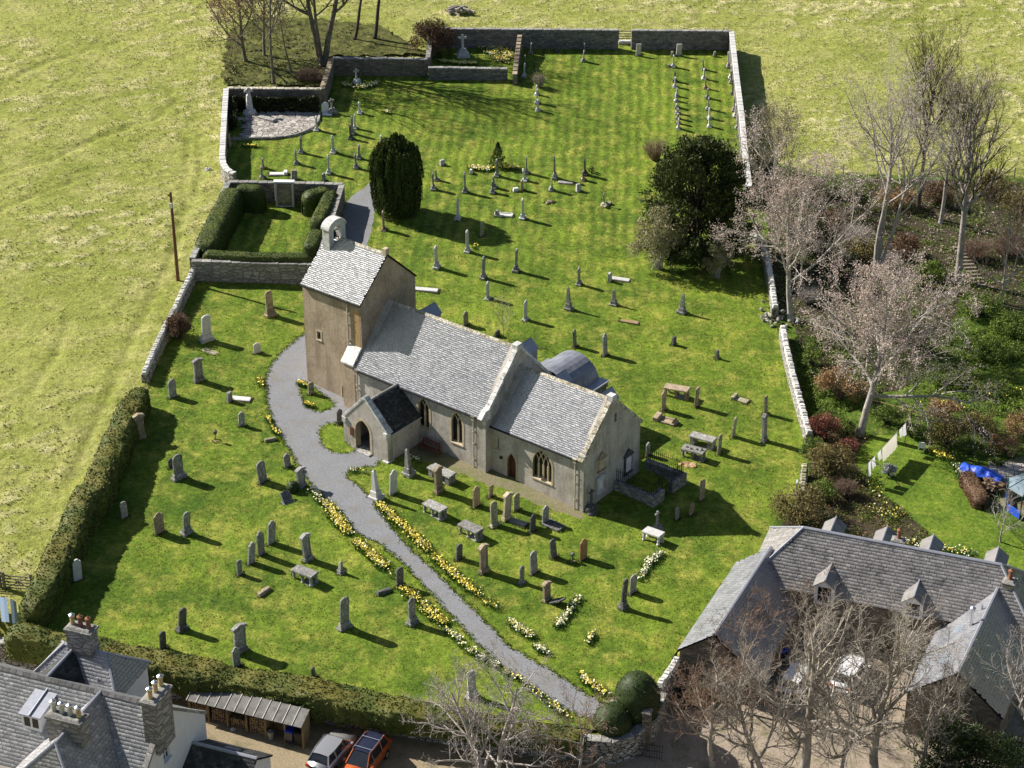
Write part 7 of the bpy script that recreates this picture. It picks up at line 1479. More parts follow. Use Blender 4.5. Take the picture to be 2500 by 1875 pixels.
# ------------------------------------------------------------------ garden shrubs and undergrowth
SG = [
 ('maple_bush','bright red maple bush at the end of the drystone wall',(24.42,139.77,-0.43),1.35,1.2,2.2,'shrubr',2600,.07),
 ('maple_bush','darker red bush right of the red maple',(25.90,137.74,-0.55),1.0,.9,1.5,'shrubr',1500,.07),
 ('shrub','yellow-green shrub below the red maple on the wall line',(23.21,137.69,-0.45),1.0,.9,1.5,'shrubg',1400,.07),
 ('shrub','big olive shrub right of the mossy wall end',(24.21,135.08,-0.57),1.9,1.6,2.5,'shrubo',3600,.08),
 ('shrub','large olive-gold shrub between lawn and barn roof',(21.16,128.40,-0.66),2.3,1.9,2.5,'shrubo',4200,.08),
 ('shrub','round green shrub behind the large olive-gold one',(23.15,131.02,-0.66),1.15,1.1,1.7,'shrubg',1900,.07),
 ('shrub','green shrub at the foot of the large pinkish tree, left side',(26.03,140.64,-0.47),1.0,.9,1.3,'shrubg',1400,.08),
 ('shrub','dark green shrub behind the washing line',(29.86,142.44,-0.57),1.5,1.2,1.7,'shrubg',2200,.07),
 ('shrub','pale variegated shrub at the far end of the washing line',(31.42,140.61,-0.69),.95,.7,1.0,'shrubg',1300,.07),
 ('shrub','dark olive shrub behind the white garden chair',(34.11,139.65,-0.83),1.8,1.4,2.0,'shrubo',3000,.08),
 ('shrub','tawny shrub against the garden fence, left one',(34.35,143.26,-0.72),1.6,1.3,1.8,'shrubt',2400,.07),
 ('shrub','tawny-olive shrub against the garden fence, middle one',(36.94,141.62,-0.88),1.5,1.3,1.9,'shrubo',2400,.07),
 ('shrub','orange-tan shrub at the right frame edge',(40.23,141.58,-1.02),1.4,1.2,2.0,'shrubt',2200,.07),
 ('shrub','straw-coloured shrub below the orange-tan one',(38.45,138.93,-1.03),1.4,1.1,1.4,'shrubt',1900,.07),
 ('shrub','low green cushion plant near the patio, left one',(35.75,138.26,-0.94),.6,.5,.6,'shrubg',700,.06),
 ('shrub','low green cushion plant near the patio, right one',(37.66,137.03,-1.06),.7,.5,.6,'shrubg',700,.06),
 ('shrub','dark shrub just inside the wall under the large pinkish tree',(24.86,142.10,-0.37),1.1,1.0,1.4,'shrubg',1500,.07),
 ('shrub','wide tan shrub under the left skirts of the large pinkish tree',(26.44,146.17,-0.31),2.2,1.7,2.6,'shrubt',3200,.09),
 ('shrub','yellow-green shrub against the inside of the middle drystone wall',(24.87,151.04,-0.09),1.0,1.2,2.0,'shrubg',1700,.08),
 ('shrub','dark ivy mound under the pink tree at the wall',(27.45,172.32,0.49),2.4,2.0,3.2,'ivy',4200,.10),
 ('shrub','dark ivy mound right of the pink tree trunk',(29.16,167.37,0.26),2.0,1.8,2.6,'ivy',3400,.10),
 ('shrub','russet bramble mound between the pink tree and the stems',(29.78,176.75,0.53),2.3,1.7,2.0,'shrubb',3000,.09),
 ('shrub','olive bramble mound behind the field fence, left one',(28.58,184.10,0.82),1.9,1.5,1.8,'shrubo',2600,.09),
 ('shrub','green thicket just inside the field fence',(31.63,184.37,0.70),2.0,1.5,1.5,'shrubg',2600,.09),
 ('shrub','russet thicket behind the multi-stemmed tree, left one',(36.99,182.16,0.41),2.2,1.6,2.0,'shrubt',2800,.09),
 ('shrub','russet thicket behind the multi-stemmed tree, right one',(41.18,183.27,0.28),2.2,1.6,2.2,'shrubb',2800,.09),
 ('shrub','brown thicket at the far right fence',(46.86,185.68,0.12),2.6,1.8,2.3,'shrubo',3200,.09),
 ('shrub','brown thicket at the right frame edge under the fence',(48.80,182.03,-0.08),2.2,1.8,2.4,'shrubo',3000,.09),
 ('shrub','dark red thicket between the multi stems and the tall trunk',(35.83,171.96,0.13),1.9,1.5,2.0,'shrubb',2600,.09),
 ('shrub','olive thicket in front of the multi-stemmed tree',(31.70,170.94,0.27),1.8,1.5,1.9,'shrubo',2600,.09),
 ('shrub','green bush at the foot of the tallest tree',(37.84,167.98,-0.08),1.7,1.4,1.4,'shrubg',2200,.09),
 ('shrub','glossy green mound on the slope, upper one',(40.89,161.14,-0.42),2.2,1.6,1.8,'shrubg',3000,.09),
 ('shrub','glossy green mound on the slope, right one',(43.31,158.24,-0.61),2.2,1.7,1.6,'shrubg',3000,.09),
 ('shrub','glossy green mound on the slope, lower one',(40.64,153.89,-0.64),1.9,1.5,1.2,'shrubg',2600,.09),
 ('shrub','low green growth beside the large pinkish tree crown',(35.95,149.02,-0.61),2.0,1.4,.9,'shrubg',2200,.08),
 ('shrub','low green growth on the slope above the fence',(39.29,147.88,-0.78),2.2,1.4,.8,'shrubg',2200,.08),
 ('shrub','green shrub hidden in the branches by the courtyard wall',(25.92,115.14,-2.98),.9,.8,1.6,'shrubg',1300,.07),
 ('shrub','yellow-green forsythia beside the white courtyard door',(26.22,115.92,-2.97),.7,.6,1.9,'shrubg',1100,.07),
 ('shrub','dark shrub at the foot of the courtyard left wing',(12.17,109.13,-2.61),1.6,1.2,1.6,'ivy',2400,.08),
]
for i, (nm, lab, key, rx, ry, h, mt, n, sz) in enumerate(SG):
    shrub(nm, lab, key, rx, ry, h, mt, n, sz, 500+i, 'barkr' if mt in ('shrubb', 'shrubt') else 'barkd', clumps=max(10, int(n/70)))
for i, (lab, b, r, h, mt) in enumerate((
  ('tawny stick bush beside the long garden bed', (25.01,131.82,-0.71), 1.0, 1.5, 'barkr'), ('straw-coloured twig bush near the tall trunk', (33.94,169.01,0.12), 1.5, 1.8, 'barkp'), ('grey twig bush under the tallest tree', (42.49,171.80,-0.14), 1.8, 2.2, 'barkr'),
  ('russet twig bush right of the wooden steps', (45.54,172.67,-0.24), 2.0, 2.4, 'barkr'), ('twig bush behind the drystone wall top', (25.88,162.19,0.23), 1.2, 1.6, 'barkp'), ('tangle of pale twigs right of the dark ivy mound', (31.62,173.70,0.36), 2.0, 2.2, 'barkp'))):
    twig_shrub('twig_bush', lab, b, r, h, mt, 330, 600+i)
hedge('brown_hedge', 'low dark brown hedge beside the log pile', [(34.52,134.73,-0.20), (34.84,132.62,-0.28), (35.09,130.55,-0.36)], 1.3, .9, MT['shrubb'], 610, dens=160)
# coarse grass: straw tussocks of the field, longer blades round the stones, blades of the lawn
_n = np.random.RandomState(12); _V, _F = leafset(FIELD_TUFTS, .105, 12, 2.0, np.tile([0, 0, .9], (len(FIELD_TUFTS), 1)))
tag(mesh_np('field_tussocks', _V, _F, MT['straw'], None, attr={'tone': ('FACE', tones(len(FIELD_TUFTS), 12, .35, .3))}), 'straw-coloured grass tussocks all over the fields', 'grass', None, 'stuff')
_c = []
for (kd, x_, y_, z_, h_, w_, yw, tn, lb) in STONES:
    k_ = 46; a_ = _n.uniform(0, 6.28, k_); e_ = R(yw); lx = (w_*.5+.14)*np.cos(a_)*_n.uniform(.85, 1.3, k_); ly = (.24 if kd not in ('table', 'kerb', 'ledger') else .5)*np.sin(a_)*_n.uniform(.85, 1.4, k_)
    px_ = x_+lx*math.cos(e_)-ly*math.sin(e_); py_ = y_+lx*math.sin(e_)+ly*math.cos(e_); _c.append(np.stack([px_, py_, lawn_z(px_, py_)+.05], 1))
_pp = np.array(path+is1+is2); _pp = np.repeat(_pp, 14, 0)+_n.normal(0, .11, (len(_pp)*14, 2)); _c.append(np.stack([_pp[:, 0], _pp[:, 1], lawn_z(_pp[:, 0], _pp[:, 1])+.025], 1))
_c = np.concatenate(_c); _V, _F = leafset(_c, .10, 13, 3.0, np.tile([0, 0, 1.4], (len(_c), 1)))
tag(mesh_np('grass_tufts', _V, _F, MT['turf'], None, attr={'tone': ('FACE', tones(len(_c), 13, .25, .3))}), 'longer grass left uncut around the gravestones and path edges', 'grass', None, 'stuff')
_x = _n.uniform(-45, 32, 150000); _y = _n.uniform(95, 225, 150000); _k = inside(CHURCHYARD, _x, _y) & ~inside(path, _x, _y) & ~inside(strip, _x, _y) & ~inside(strip2, _x, _y) & (fbm(_x/.9, _y/.9, 91)+_n.uniform(-.12, .12, 150000) > .5)
_x = _x[_k][:38000]; _y = _y[_k][:38000]; _V, _F = leafset(np.stack([_x, _y, lawn_z(_x, _y)+.03], 1), .07, 14, 2.2, np.tile([0, 0, .9], (len(_x), 1)))
tag(mesh_np('lawn_blades', _V, _F, MT['turf'], None, attr={'tone': ('FACE', tones(len(_x), 14, .3, .35))}), 'uneven blades of the mown churchyard grass', 'grass', None, 'stuff')
# low planting in the beds, uncountable
def cover(name, label, poly, n, mat, size, seed, hmax=.3, cat='ground cover'):
    rn = np.random.RandomState(seed); xs = [p[0] for p in poly]; ys = [p[1] for p in poly]; x = rn.uniform(min(xs), max(xs), n*3); y = rn.uniform(min(ys), max(ys), n*3); k = inside(poly, x, y) & (fbm(x/.9, y/.9, seed)+rn.uniform(-.15, .15, n*3) > .5); x = x[k][:n]; y = y[k][:n]
    z = hmax*fbm(x/.5, y/.5, seed+2)*rn.uniform(.2, 1.2, len(x)); o0 = np.array([xs[0], ys[0], tz(xs[0], ys[0])]); C = np.stack([x, y, tz(x, y)+z], 1)-o0; V, F = leafset(C, size, seed+1, 1.8); o = mesh_np(name, V, F, MT[mat], None, attr={'tone': ('FACE', tones(len(x), seed))}); o.location = o0; return tag(o, label, cat, None, 'stuff')
cover('bed_plants', 'low mixed planting in the long garden bed', gbed, 7000, 'shrubg', .08, 701, .45)
cover('bed_plants', 'dry stalks and dead leaves in the long garden bed', gbed, 3500, 'shrubt', .07, 702, .4)
cover('wild_growth', 'ground ivy and weeds over the woodland floor', wood, 22000, 'shrubg', .10, 703, .35)
cover('fallen_leaves', 'pinkish fallen leaves over the woodland floor', wood, 9000, 'pink', .09, 704, .25)
cover('wild_growth', 'tall grass and weeds over the wild garden slope', [(34.23,155.78,-0.32), (45.68,160.87,-0.62), (43.12,142.80,-1.10), (32.60,146.06,-0.56), (30.91,148.67,-0.41)], 9000, 'shrubg', .10, 705, .4)
cover('wild_growth', 'brambles and weeds under the top left trees', TOPWOOD, 11000, 'ivy', .11, 707, .5)
cover('wild_growth', 'green weeds beneath the big pinkish tree', [(23.97,156.21,0.12), (34.23,155.78,-0.32), (29.76,145.86,-0.45), (25.17,142.90,-0.36), (23.50,142.79,-0.29)], 7000, 'shrubg', .10, 706, .4)

# ------------------------------------------------------------------ houses and barn
def slope_face(par, O, U, S, poly, mat, w, g, seed, name='slates'):
    """roof slab plus slates over polygon (u, s)"""
    O = Vector(O); U = Vector(U); S = Vector(S)
    pts = [O+U*a+S*b for a, b in poly]
    m = MB(); n = U.cross(S)
    m.slab(pts if (pts[1]-pts[0]).cross(pts[2]-pts[0]).dot(n) > 0 else pts[::-1], .1); m.build('roof_plane', MT['under'], par)
    slates(name, O+n*.012, U, S, poly, mat, par, w, g, seed=seed)
def ridged_roof(par, u0, u1, d, wl, wr, z, pl, pr, mat, w=.32, g=.22, hip0=0, hip1=0, seed=0, ridge=None, lead=True, axis='u'):
    """roof with ridge along local x at y=-d (axis u), or along -y at x=d (axis d); wl/wr half widths on the far/near side, hips at the ends"""
    def T(u, v, zz): return Vector((u, -v, zz)) if axis == 'u' else Vector((v, -u, zz))
    L = u1-u0
    for side, hw, p in ((-1, wl, pl), (1, wr, pr)):
        if hw <= 0: continue
        k = math.hypot(hw, hw*p); e0 = T(u0, d+side*hw, z-hw*p); e1 = T(u1, d+side*hw, z-hw*p); r0 = T(u0, d, z)
        S = (r0-e0).normalized(); U = (e1-e0).normalized(); a, b = (hip0, L-hip1); O = e0; poly = [(0, 0), (L, 0), (L-hip1, k), (hip0, k)]
        if U.cross(S).z < 0: U = -U; O = e1; poly = [(0, 0), (L, 0), (L-hip0, k), (hip1, k)]
        slope_face(par, O, U, S, poly, mat, w, g, seed+side+2)
    for hip, uu, sg in ((hip0, u0, 1), (hip1, u1, -1)):
        if not hip: continue
        hp = T(uu+sg*hip, d, z); hw = (wl+wr)/2; zz = z-hw*pr; A = T(uu, d-wl, zz); B = T(uu, d+wr, zz); mid = A.lerp(B, wl/(wl+wr)); S = (hp-mid); k = S.length; S.normalize(); U = (B-A).normalized(); O = A; poly = [(0, 0), (wl+wr, 0), (wl, k)]
        if U.cross(S).z < 0: U = -U; O = B; poly = [(0, 0), (wl+wr, 0), (wr, k)]
        slope_face(par, O, U, S, poly, mat, w, g, seed+9)
        if lead:
            for q in (A, B): MB().tube([q+Vector((0, 0, .05)), hp+Vector((0, 0, .06))], .09, 5).build('lead_hip', MT['lead'], par)
    if ridge == 'lead': MB().tube([T(u0+hip0, d, z+.02), T(u1-hip1, d, z+.02)], .12, 6).build('lead_ridge', MT['lead'], par)
    elif ridge == 'tiles':
        n = int((L-hip0-hip1)/.48)
        for i in range(n):
            a = u0+hip0+i*(L-hip0-hip1)/n; q = MB(); l = (L-hip0-hip1)/n-.025
            vs = []
            for uu in (a, a+l):
                for y_, z_ in ((-.2, -.12), (0, .06), (.2, -.12), (.2, -.16), (0, .0), (-.2, -.16)): vs.append(T(uu, d+y_, z+z_+.06))
            q.add(vs, [tuple(range(6)), tuple(range(11, 5, -1))]+[(i_, i_+6, (i_+1) % 6+6, (i_+1) % 6) for i_ in range(6)]); q.build('ridge_tile', MT['ridge'], par)
def chimney(par, u0, u1, d0, d1, zb, zt_, pots, mat='ash', along='u', kinds=None):
    m = MB(); m.box(u0, u1, -d1, -d0, zb, zt_-.3); o = m.build('chimney_stack', MT[mat], par)
    m = MB(); m.box(u0-.1, u1+.1, -d1-.1, -d0+.1, zt_-.3, zt_-.12); m.box(u0-.04, u1+.04, -d1-.04, -d0+.04, zt_-.12, zt_, top=(.15, .12)); m.build('chimney_cap', MT['grey'], o, bevel=.02)
    for i in range(pots):
        f = (i+.5)/pots; x = u0+(u1-u0)*(f if along == 'u' else .5); y = -(d0+(d1-d0)*(f if along == 'd' else .5)); kd = (kinds or ['pot'])[i % len(kinds or [1])]
        p = MB(); p.lathe([(.17, 0), (.15, .1), (.14, .55), (.17, .58), (.17, .66), (.13, .68)], 12, (x, y, zt_-.06)); q = p.build('chimney_pot', MT[kd], o, smooth=False)
        c = MB(); c.lathe([(.2, 0), (.19, .06), (.06, .14), (.05, .2), (.02, .24)], 10, (x, y, zt_+.63)); c.build('pot_cowl', MT['alu'] if kd != 'potr' else MT['potr'], o)
house = empty('stone_house', (-30.83, 100.86, 0), R(-20.28), 'large grey-slated house with white gable and pot-topped chimneys at bottom left', 'house')
HZ = 6.6; hw_, hp_ = 4.3, .82
ridged_roof(house, -7, 11.35, 0, hw_, hw_, HZ, hp_, hp_, MT['slate_h'], .30, .22, seed=700, ridge='tiles')
m = MB(); panel(m, (11.35, 0, 0), (0, -1, 0), (1, 0, 0), [(-hw_+.15, -2.2), (-hw_+.15, HZ-hw_*hp_-.02), (0, HZ-.12), (hw_-.15, HZ-hw_*hp_-.02), (hw_-.15, -2.2)], [rect(.2, .95, 3.2, 4.6), rect(1.6, 2.4, -.4, 1.1)], .4)
panel(m, (0, -(hw_-.15), 0), (1, 0, 0), (0, -1, 0), rect(-7, 11.33, -2.2, HZ-hw_*hp_-.02), [], .3); panel(m, (0, hw_-.15, 0), (1, 0, 0), (0, 1, 0), rect(-7, 11.33, -2.2, HZ-hw_*hp_-.02), [], .3)
m.build('wall', MT['render'], house)
def sash(par, x, y0, y1, z0, z1):
    MB().box(x-.2, x-.15, y0, y1, z0, z1).build('window_pane', MT['glass'], par); f = MB()
    for yy in (y0, (y0+y1)/2-.02, y1-.05): f.box(x-.15, x-.1, yy, yy+.05, z0, z1)
    for zz in (z0, z0+(z1-z0)*.33, z0+(z1-z0)*.66, z1-.05): f.box(x-.149, x-.099, y0+.051, y1-.051, zz, zz+.04)
    f.build('window_frame', MT['paint'], par); MB().box(x-.1, x+.12, y0-.08, y1+.08, z0-.1, z0-.01).build('window_sill', MT['paint'], par)
sash(house, 11.35, -.95, -.2, 3.2, 4.6); sash(house, 11.35, -2.4, -1.6, -.4, 1.1)
for sg in (-1, 1):                                            # skews on the white gable
    A = Vector((11.35, -sg*(hw_+.02), HZ-(hw_+.02)*hp_)); B = Vector((11.35, 0, HZ)); d = (B-A).normalized(); L = (B-A).length; nn = Vector((0, -sg*hp_, 1)).normalized(); k = int(L/.9)
    for i in range(k):
        vs = []
        for f in (i/k+.004, (i+1)/k-.004):
            p = A.lerp(B, f)
            for xx, hh in ((-.28, -.1), (.06, -.1), (.06, .1), (-.28, .1)): vs.append(p+nn*hh+Vector((xx, 0, 0)))
        MB().add(vs, [(0, 1, 2, 3), (7, 6, 5, 4), (0, 4, 5, 1), (1, 5, 6, 2), (2, 6, 7, 3), (3, 7, 4, 0)]).build('coping_stone', MT['grey'], house)
chimney(house, 10.72, 11.62, -.15, 1.75, 4.4, 8.3, 3, along='d', kinds=['pot'])
chimney(house, 5.75, 7.95, 3.15, 4.05, 4.4, 7.6, 4, along='u', kinds=['potw', 'potw', 'potw', 'pot'])
ridged_roof(house, 0.0, 8.0, 6.9, 3.3, 3.3, HZ-.02, .95, .95, MT['slate_h'], .30, .22, hip1=2.9, seed=720, ridge='lead', axis='d')
m = MB(); panel(m, (6.9-3.1, 0, 0), (0, -1, 0), (-1, 0, 0), rect(4, 7.8, -2.2, 3.2), [], .3); panel(m, (6.9+3.1, 0, 0), (0, -1, 0), (1, 0, 0), rect(4, 7.8, -2.2, 3.2), [], .3); panel(m, (0, -7.8, 0), (1, 0, 0), (0, -1, 0), rect(3.8, 10, -2.2, 3.2), [], .3); m.build('wing_wall', MT['render'], house)
m = MB(); m.box(2.85, 4.15, -2.45, -.9, 4.55, 5.75); dorm = m.build('dormer', MT['paint'], house); MB().slab([(2.75, -2.6, 5.76), (4.25, -2.6, 5.76), (4.25, -.3, 6.2), (2.75, -.3, 6.2)], .08).build('dormer_roof', MT['lead'], dorm)
MB().tube([(3.5, -2.6, 5.82), (3.5, -.35, 6.25)], .05, 5).build('lead_roll', MT['lead'], dorm)
for x in (3.02, 3.58): MB().box(x, x+.4, -2.47, -2.44, 4.85, 5.5).build('window_pane', MT['glass'], dorm)
# rear block and yard extension of the house
rear = empty('house_outbuilding', (-30.83, 100.86, 0), R(-20.28), 'lower hipped slate building with stone chimney behind the big house', 'house')
ridged_roof(rear, -.4, 6.0, -5.0, 2.2, 2.2, 5.2, .8, .8, MT['slate_n'], .30, .22, hip0=1.7, hip1=1.7, seed=740, ridge='lead')
ridged_roof(rear, -5.0, -.6, 2.0, 2.3, 3.0, 5.15, .8, .8, MT['slate_d'], .30, .22, seed=750, ridge='lead', axis='d')
m = MB(); m.box(-.2, 5.8, 3.0, 7.0, -2, 3.4); m.box(-.1, 4.7, .5, 3.0, -2, 2.8); m.build('wall', MT['render'], rear)
chimney(rear, 1.75, 3.45, -5.5, -4.6, 3.6, 6.9, 3, kinds=['pot', 'potr', 'potr'])
MB().tube([(4.35, 3.6, 3.5), (4.35, 3.6, 4.4)], .07, 8).build('flue', MT['lead'], rear)
ext = empty('house_extension', (-30.83, 100.86, 0), R(-20.28), 'low slate-roofed extension with white end wall beside the yard', 'outbuilding')
ridged_roof(ext, 11.3, 15.7, -2.38, 2.0, 2.4, 2.2, .62, .62, MT['slate_d'], .30, .22, seed=760, ridge='lead')
m = MB(); panel(m, (15.55, 0, 0), (0, -1, 0), (1, 0, 0), [(-4.3, -2.4), (-4.3, .92), (-2.38, 2.1), (-.1, .75), (-.1, -2.4)], [], .3); panel(m, (0, 4.25, 0), (1, 0, 0), (0, 1, 0), rect(11.4, 15.53, -2.4, .95), [], .3); panel(m, (0, .1, 0), (1, 0, 0), (0, -1, 0), rect(11.4, 15.53, -2.4, .8), [], .3); m.build('wall', MT['render'], ext)
MB().slab([(13.2, 2.9, 2.02), (14.1, 2.9, 2.02), (14.1, 3.4, 1.72), (13.2, 3.4, 1.72)], .1).build('roof_light', MT['leadd'], ext)

# barn
BZ = 3.7
barn = empty('slate_barn', (20.23, 120.69, 0), R(-19.77), 'long stained slate-roofed barn range with dormers at lower right', 'barn')
ridged_roof(barn, -3.1, 16.6, 0, 3.6, 3.6, BZ, .8, .8, MT['slate_b'], .34, .24, hip0=3.1, hip1=3.1, seed=800, ridge='lead')
m = MB(); panel(m, (0, -3.4, 0), (1, 0, 0), (0, -1, 0), rect(-2.9, 16.4, -3.2, .9), [rect(2.0, 2.9, -2.95, -.7), rect(8.15, 9.05, -2.95, -.6)], .4); panel(m, (0, 3.4, 0), (1, 0, 0), (0, 1, 0), rect(-2.9, 16.4, -3.2, .9), [], .4)
panel(m, (-2.9, 0, 0), (0, -1, 0), (-1, 0, 0), rect(-3.39, 3.39, -3.2, .9), [], .4); panel(m, (16.4, 0, 0), (0, -1, 0), (1, 0, 0), rect(-3.39, 3.39, -3.2, .9), [], .4); m.build('wall', MT['wallr'], barn)
for x in (2.0, 8.15):
    d_ = MB().box(x+.01, x+.89, -3.36, -3.3, -2.95, -.68).build('door', MT['paint'], barn); MB().box(x+.72, x+.78, -3.42, -3.36, -1.9, -1.8).build('handle', MT['iron'], d_)
def barn_dormer(x, yf, y_b, z0, zt_, w, front=-1):
    hw = w/2; m = MB(); ze = zt_-.75*hw-.1
    panel(m, (x, yf, 0), (1, 0, 0), (0, front, 0), [(-hw, z0), (-hw, ze), (0, zt_-.08), (hw, ze), (hw, z0)], [rect(-hw+.22, hw-.22, z0+.2, ze-.05)], .12)
    o = m.build('dormer', MT['paint'], barn); MB().box(x-hw+.22, x+hw-.22, yf+.06, yf+.1, z0+.2, ze-.05).build('window_pane', MT['glass'], o)
    MB().box(x-hw+.23, x+hw-.23, yf+.0, yf+.05, (z0+ze)/2, (z0+ze)/2+.05).build('window_bar', MT['paint'], o)
    c = MB()
    for sx in (-1, 1): c.add([(x+sx*(hw-.02), yf-front*.01, z0), (x+sx*(hw-.02), yf-front*.01, ze), (x+sx*(hw-.02), y_b, ze)], [(0, 1, 2)])
    c.build('dormer_cheek', MT['leadd'], o)
    for sx in (-1, 1):
        e = hw+.14; pts = [(x, yf+front*.15, zt_), (x+sx*e, yf+front*.15, zt_-.75*e), (x+sx*e, y_b, zt_-.75*e), (x, y_b, zt_)]
        nz = (Vector(pts[1])-Vector(pts[0])).cross(Vector(pts[2])-Vector(pts[0])).z
        MB().slab(pts if nz > 0 else pts[::-1], .06).build('dormer_roof', MT['slate_b'], o)
    MB().tube([(x, yf+front*.16, zt_+.02), (x, y_b, zt_+.02)], .06, 5).build('lead_ridge', MT['lead'], o)
barn_dormer(2.42, -3.75, -1.6, .25, 2.35, 1.35); barn_dormer(8.42, -3.6, -1.6, .55, 2.35, 1.35)
for x in (1.5, 5.15, 8.4, 12.9): barn_dormer(x, 4.0, 1.0, .9, 2.45, 1.3, 1)
chimney(barn, 5.9, 6.7, -2.2, -1.6, 1.2, 3.1, 1, 'dress', kinds=['potr'])
wl = empty('barn_wing', (17.86,122.46,0.00), R(-115.15), 'pale slate left wing of the barn range, next to the churchyard lawn', 'barn')
wl.location = (*(17.38,119.18,2.20)[:2], 0)
ridged_roof(wl, -1.5, 9.9, 0, 3.2, 2.45, 2.2, .8, .8, MT['slate_n'], .30, .22, seed=820, ridge='lead')
m = MB(); panel(m, (9.75, 0, 0), (0, -1, 0), (1, 0, 0), [(-3.1, -3.2), (-3.1, -.35), (0, 2.08), (2.35, .2), (2.35, -3.2)], [], .4); panel(m, (0, 3.1, 0), (1, 0, 0), (0, 1, 0), rect(-1.4, 9.73, -3.2, -.32), [rect(6.6, 9.0, -3.1, -.7)], .4); panel(m, (0, -2.35, 0), (1, 0, 0), (0, -1, 0), rect(-1.4, 9.73, -3.2, .25), [], .4); m.build('wall', MT['wallr'], wl)
MB().box(6.62, 8.98, 2.95, 3.05, -3.1, -.72).build('garage_door', MT['paint'], wl)
wr = empty('barn_wing', (0, 0, 0), R(-115.4), 'right wing of the barn range with rooflights and steel flue', 'barn')
wr.location = (*(33.04,115.86,2.60)[:2], 0)
ridged_roof(wr, -2.0, 11.4, 0, 3.2, 3.15, 2.6, .8, .8, MT['slate_n'], .30, .22, seed=840, ridge='lead')
m = MB(); panel(m, (11.3, 0, 0), (0, -1, 0), (1, 0, 0), [(-3.05, -3.4), (-3.05, .12), (0, 2.5), (3.05, .12), (3.05, -3.4)], [], .4); panel(m, (0, 3.05, 0), (1, 0, 0), (0, 1, 0), rect(-1.9, 11.28, -3.4, .13), [], .4); panel(m, (0, -3.05, 0), (1, 0, 0), (0, -1, 0), rect(-1.9, 11.28, -3.4, .13), [], .4); m.build('wall', MT['wallr'], wr)
S_ = Vector((0, -1.0, .8)).normalized()
for x, y in ((4.6, -1.55), (8.3, -1.55)):
    z_ = 2.6+.8*y+.03; MB().slab([(x, y-.28, z_-.22), (x+.75, y-.28, z_-.22), (x+.75, y+.28, z_+.22), (x, y+.28, z_+.22)], .1).build('roof_light', MT['gaz'], wr)
f_ = MB(); f_.tube([(5.2, -.7, 1.6), (5.2, -.7, 3.4)], .13, 10); f_.lathe([(.2, 0), (.2, .05), (.08, .16)], 10, (5.2, -.7, 3.42)); f_.build('steel_flue', MT['alu'], wr)
f_ = MB(); f_.tube([(3.4, -.45, 1.9), (3.4, -.45, 2.65)], .07, 8); f_.build('vent_pipe', MT['lead'], wr)
chimney(wr, .2, 1.0, -1.0, -.3, 1.4, 3.3, 1, 'dress', kinds=['potr'])

# ------------------------------------------------------------------ wood store and yard things
sh = empty('wood_store', (-20.76, 106.21, -1.62), R(-20.3), 'long open-fronted timber wood store with felted lean-to roof', 'shed')
SL = 8.1; n_ = 12
for i in range(n_):
    x0 = i*SL/n_; MB().slab([(x0+.01, -.18, 1.72), (x0+SL/n_-.01, -.18, 1.72), (x0+SL/n_-.01, 1.15, 2.2), (x0+.01, 1.15, 2.2)], .04).build('roof_panel', MT['felt'], sh)
    MB().slab([(x0-.025, -.2, 1.76), (x0+.025, -.2, 1.76), (x0+.025, 1.16, 2.245), (x0-.025, 1.16, 2.245)], .04).build('roof_batten', MT['potw'], sh)
for i, x in enumerate((0, 1.35, 2.7, 4.05, 5.4, 6.75, 8.0)):
    MB().box(x, x+.1, 0, .1, -.2, 1.72).build('post', MT['wood'], sh)
    if i in (0, 2, 4, 6):
        for k in range(7): MB().box(x+.02, x+.06, .12+k*.14, .25+k*.14, -.2, 1.76+k*.05).build('side_board', MT['wood'], sh)
for k in range(int(SL/.16)): MB().box(k*.16+.005, k*.16+.155, 1.1, 1.13, -.2, 2.12).build('back_board', MT['wood'], sh)
MB().box(0, SL, -.02, .02, 1.6, 1.71).build('front_beam', MT['wood'], sh)
for bay, (x0, x1, hh) in enumerate(((.15, 1.3, 1.4), (1.5, 2.6, 1.3), (2.85, 4.0, .9), (4.2, 5.3, 1.25))):
    stack = MB(); rd = random.Random(bay)
    z = .1
    while z < hh:
        x = x0+.08
        while x < x1-.05:
            r = rd.uniform(.055, .09); M = Matrix.Translation((x, .22+rd.uniform(-.04, .05), z)) @ Matrix.Rotation(R(-90), 4, 'X')
            vs = [M @ Vector((r*math.cos(k*1.047), r*math.sin(k*1.047), zz)) for zz in (0, .8) for k in range(6)]
            stack.add(vs, [tuple(range(5, -1, -1))]+[(k, (k+1) % 6, (k+1) % 6+6, k+6) for k in range(6)], rd.choice([0, 0, 1])); x += .16
        z += .135
    o = stack.build('log_stack', [MT['log'], MT['barkr']], None); o.location = sh.location; o.rotation_euler = sh.rotation_euler
    tag(o, ['stacked split logs filling the leftmost bay of the wood store', 'stacked logs in the second bay of the wood store', 'low heap of logs in the third bay of the wood store', 'stacked logs in the fourth bay of the wood store'][bay], 'logs', None, 'stuff')
def wheelie(loc, rz, body, lid, label):
    r = empty('wheelie_bin', loc, rz, label, 'bin'); MB().box(-.26, .26, -.3, .3, .06, .95, top=(-.04, -.04)).build('bin_body', MT[body], r, bevel=.02); MB().box(-.31, .31, -.36, .34, .951, 1.05, top=(.03, .06)).build('lid', MT[lid], r, bevel=.02)
    for s_ in (-.24, .24): MB().tube([(s_-.03, .3, .1), (s_+.03, .3, .1)], .1, 10).build('wheel', MT['rubber'], r)
def shp(x, y): a = R(-20.3); return (-20.76+x*math.cos(a)-y*math.sin(a), 106.21+x*math.sin(a)+y*math.cos(a), -1.62)
wheelie(shp(7.05, .3), R(-20), 'navy', 'bluep', 'blue-lidded wheelie bin in the right bay of the wood store')
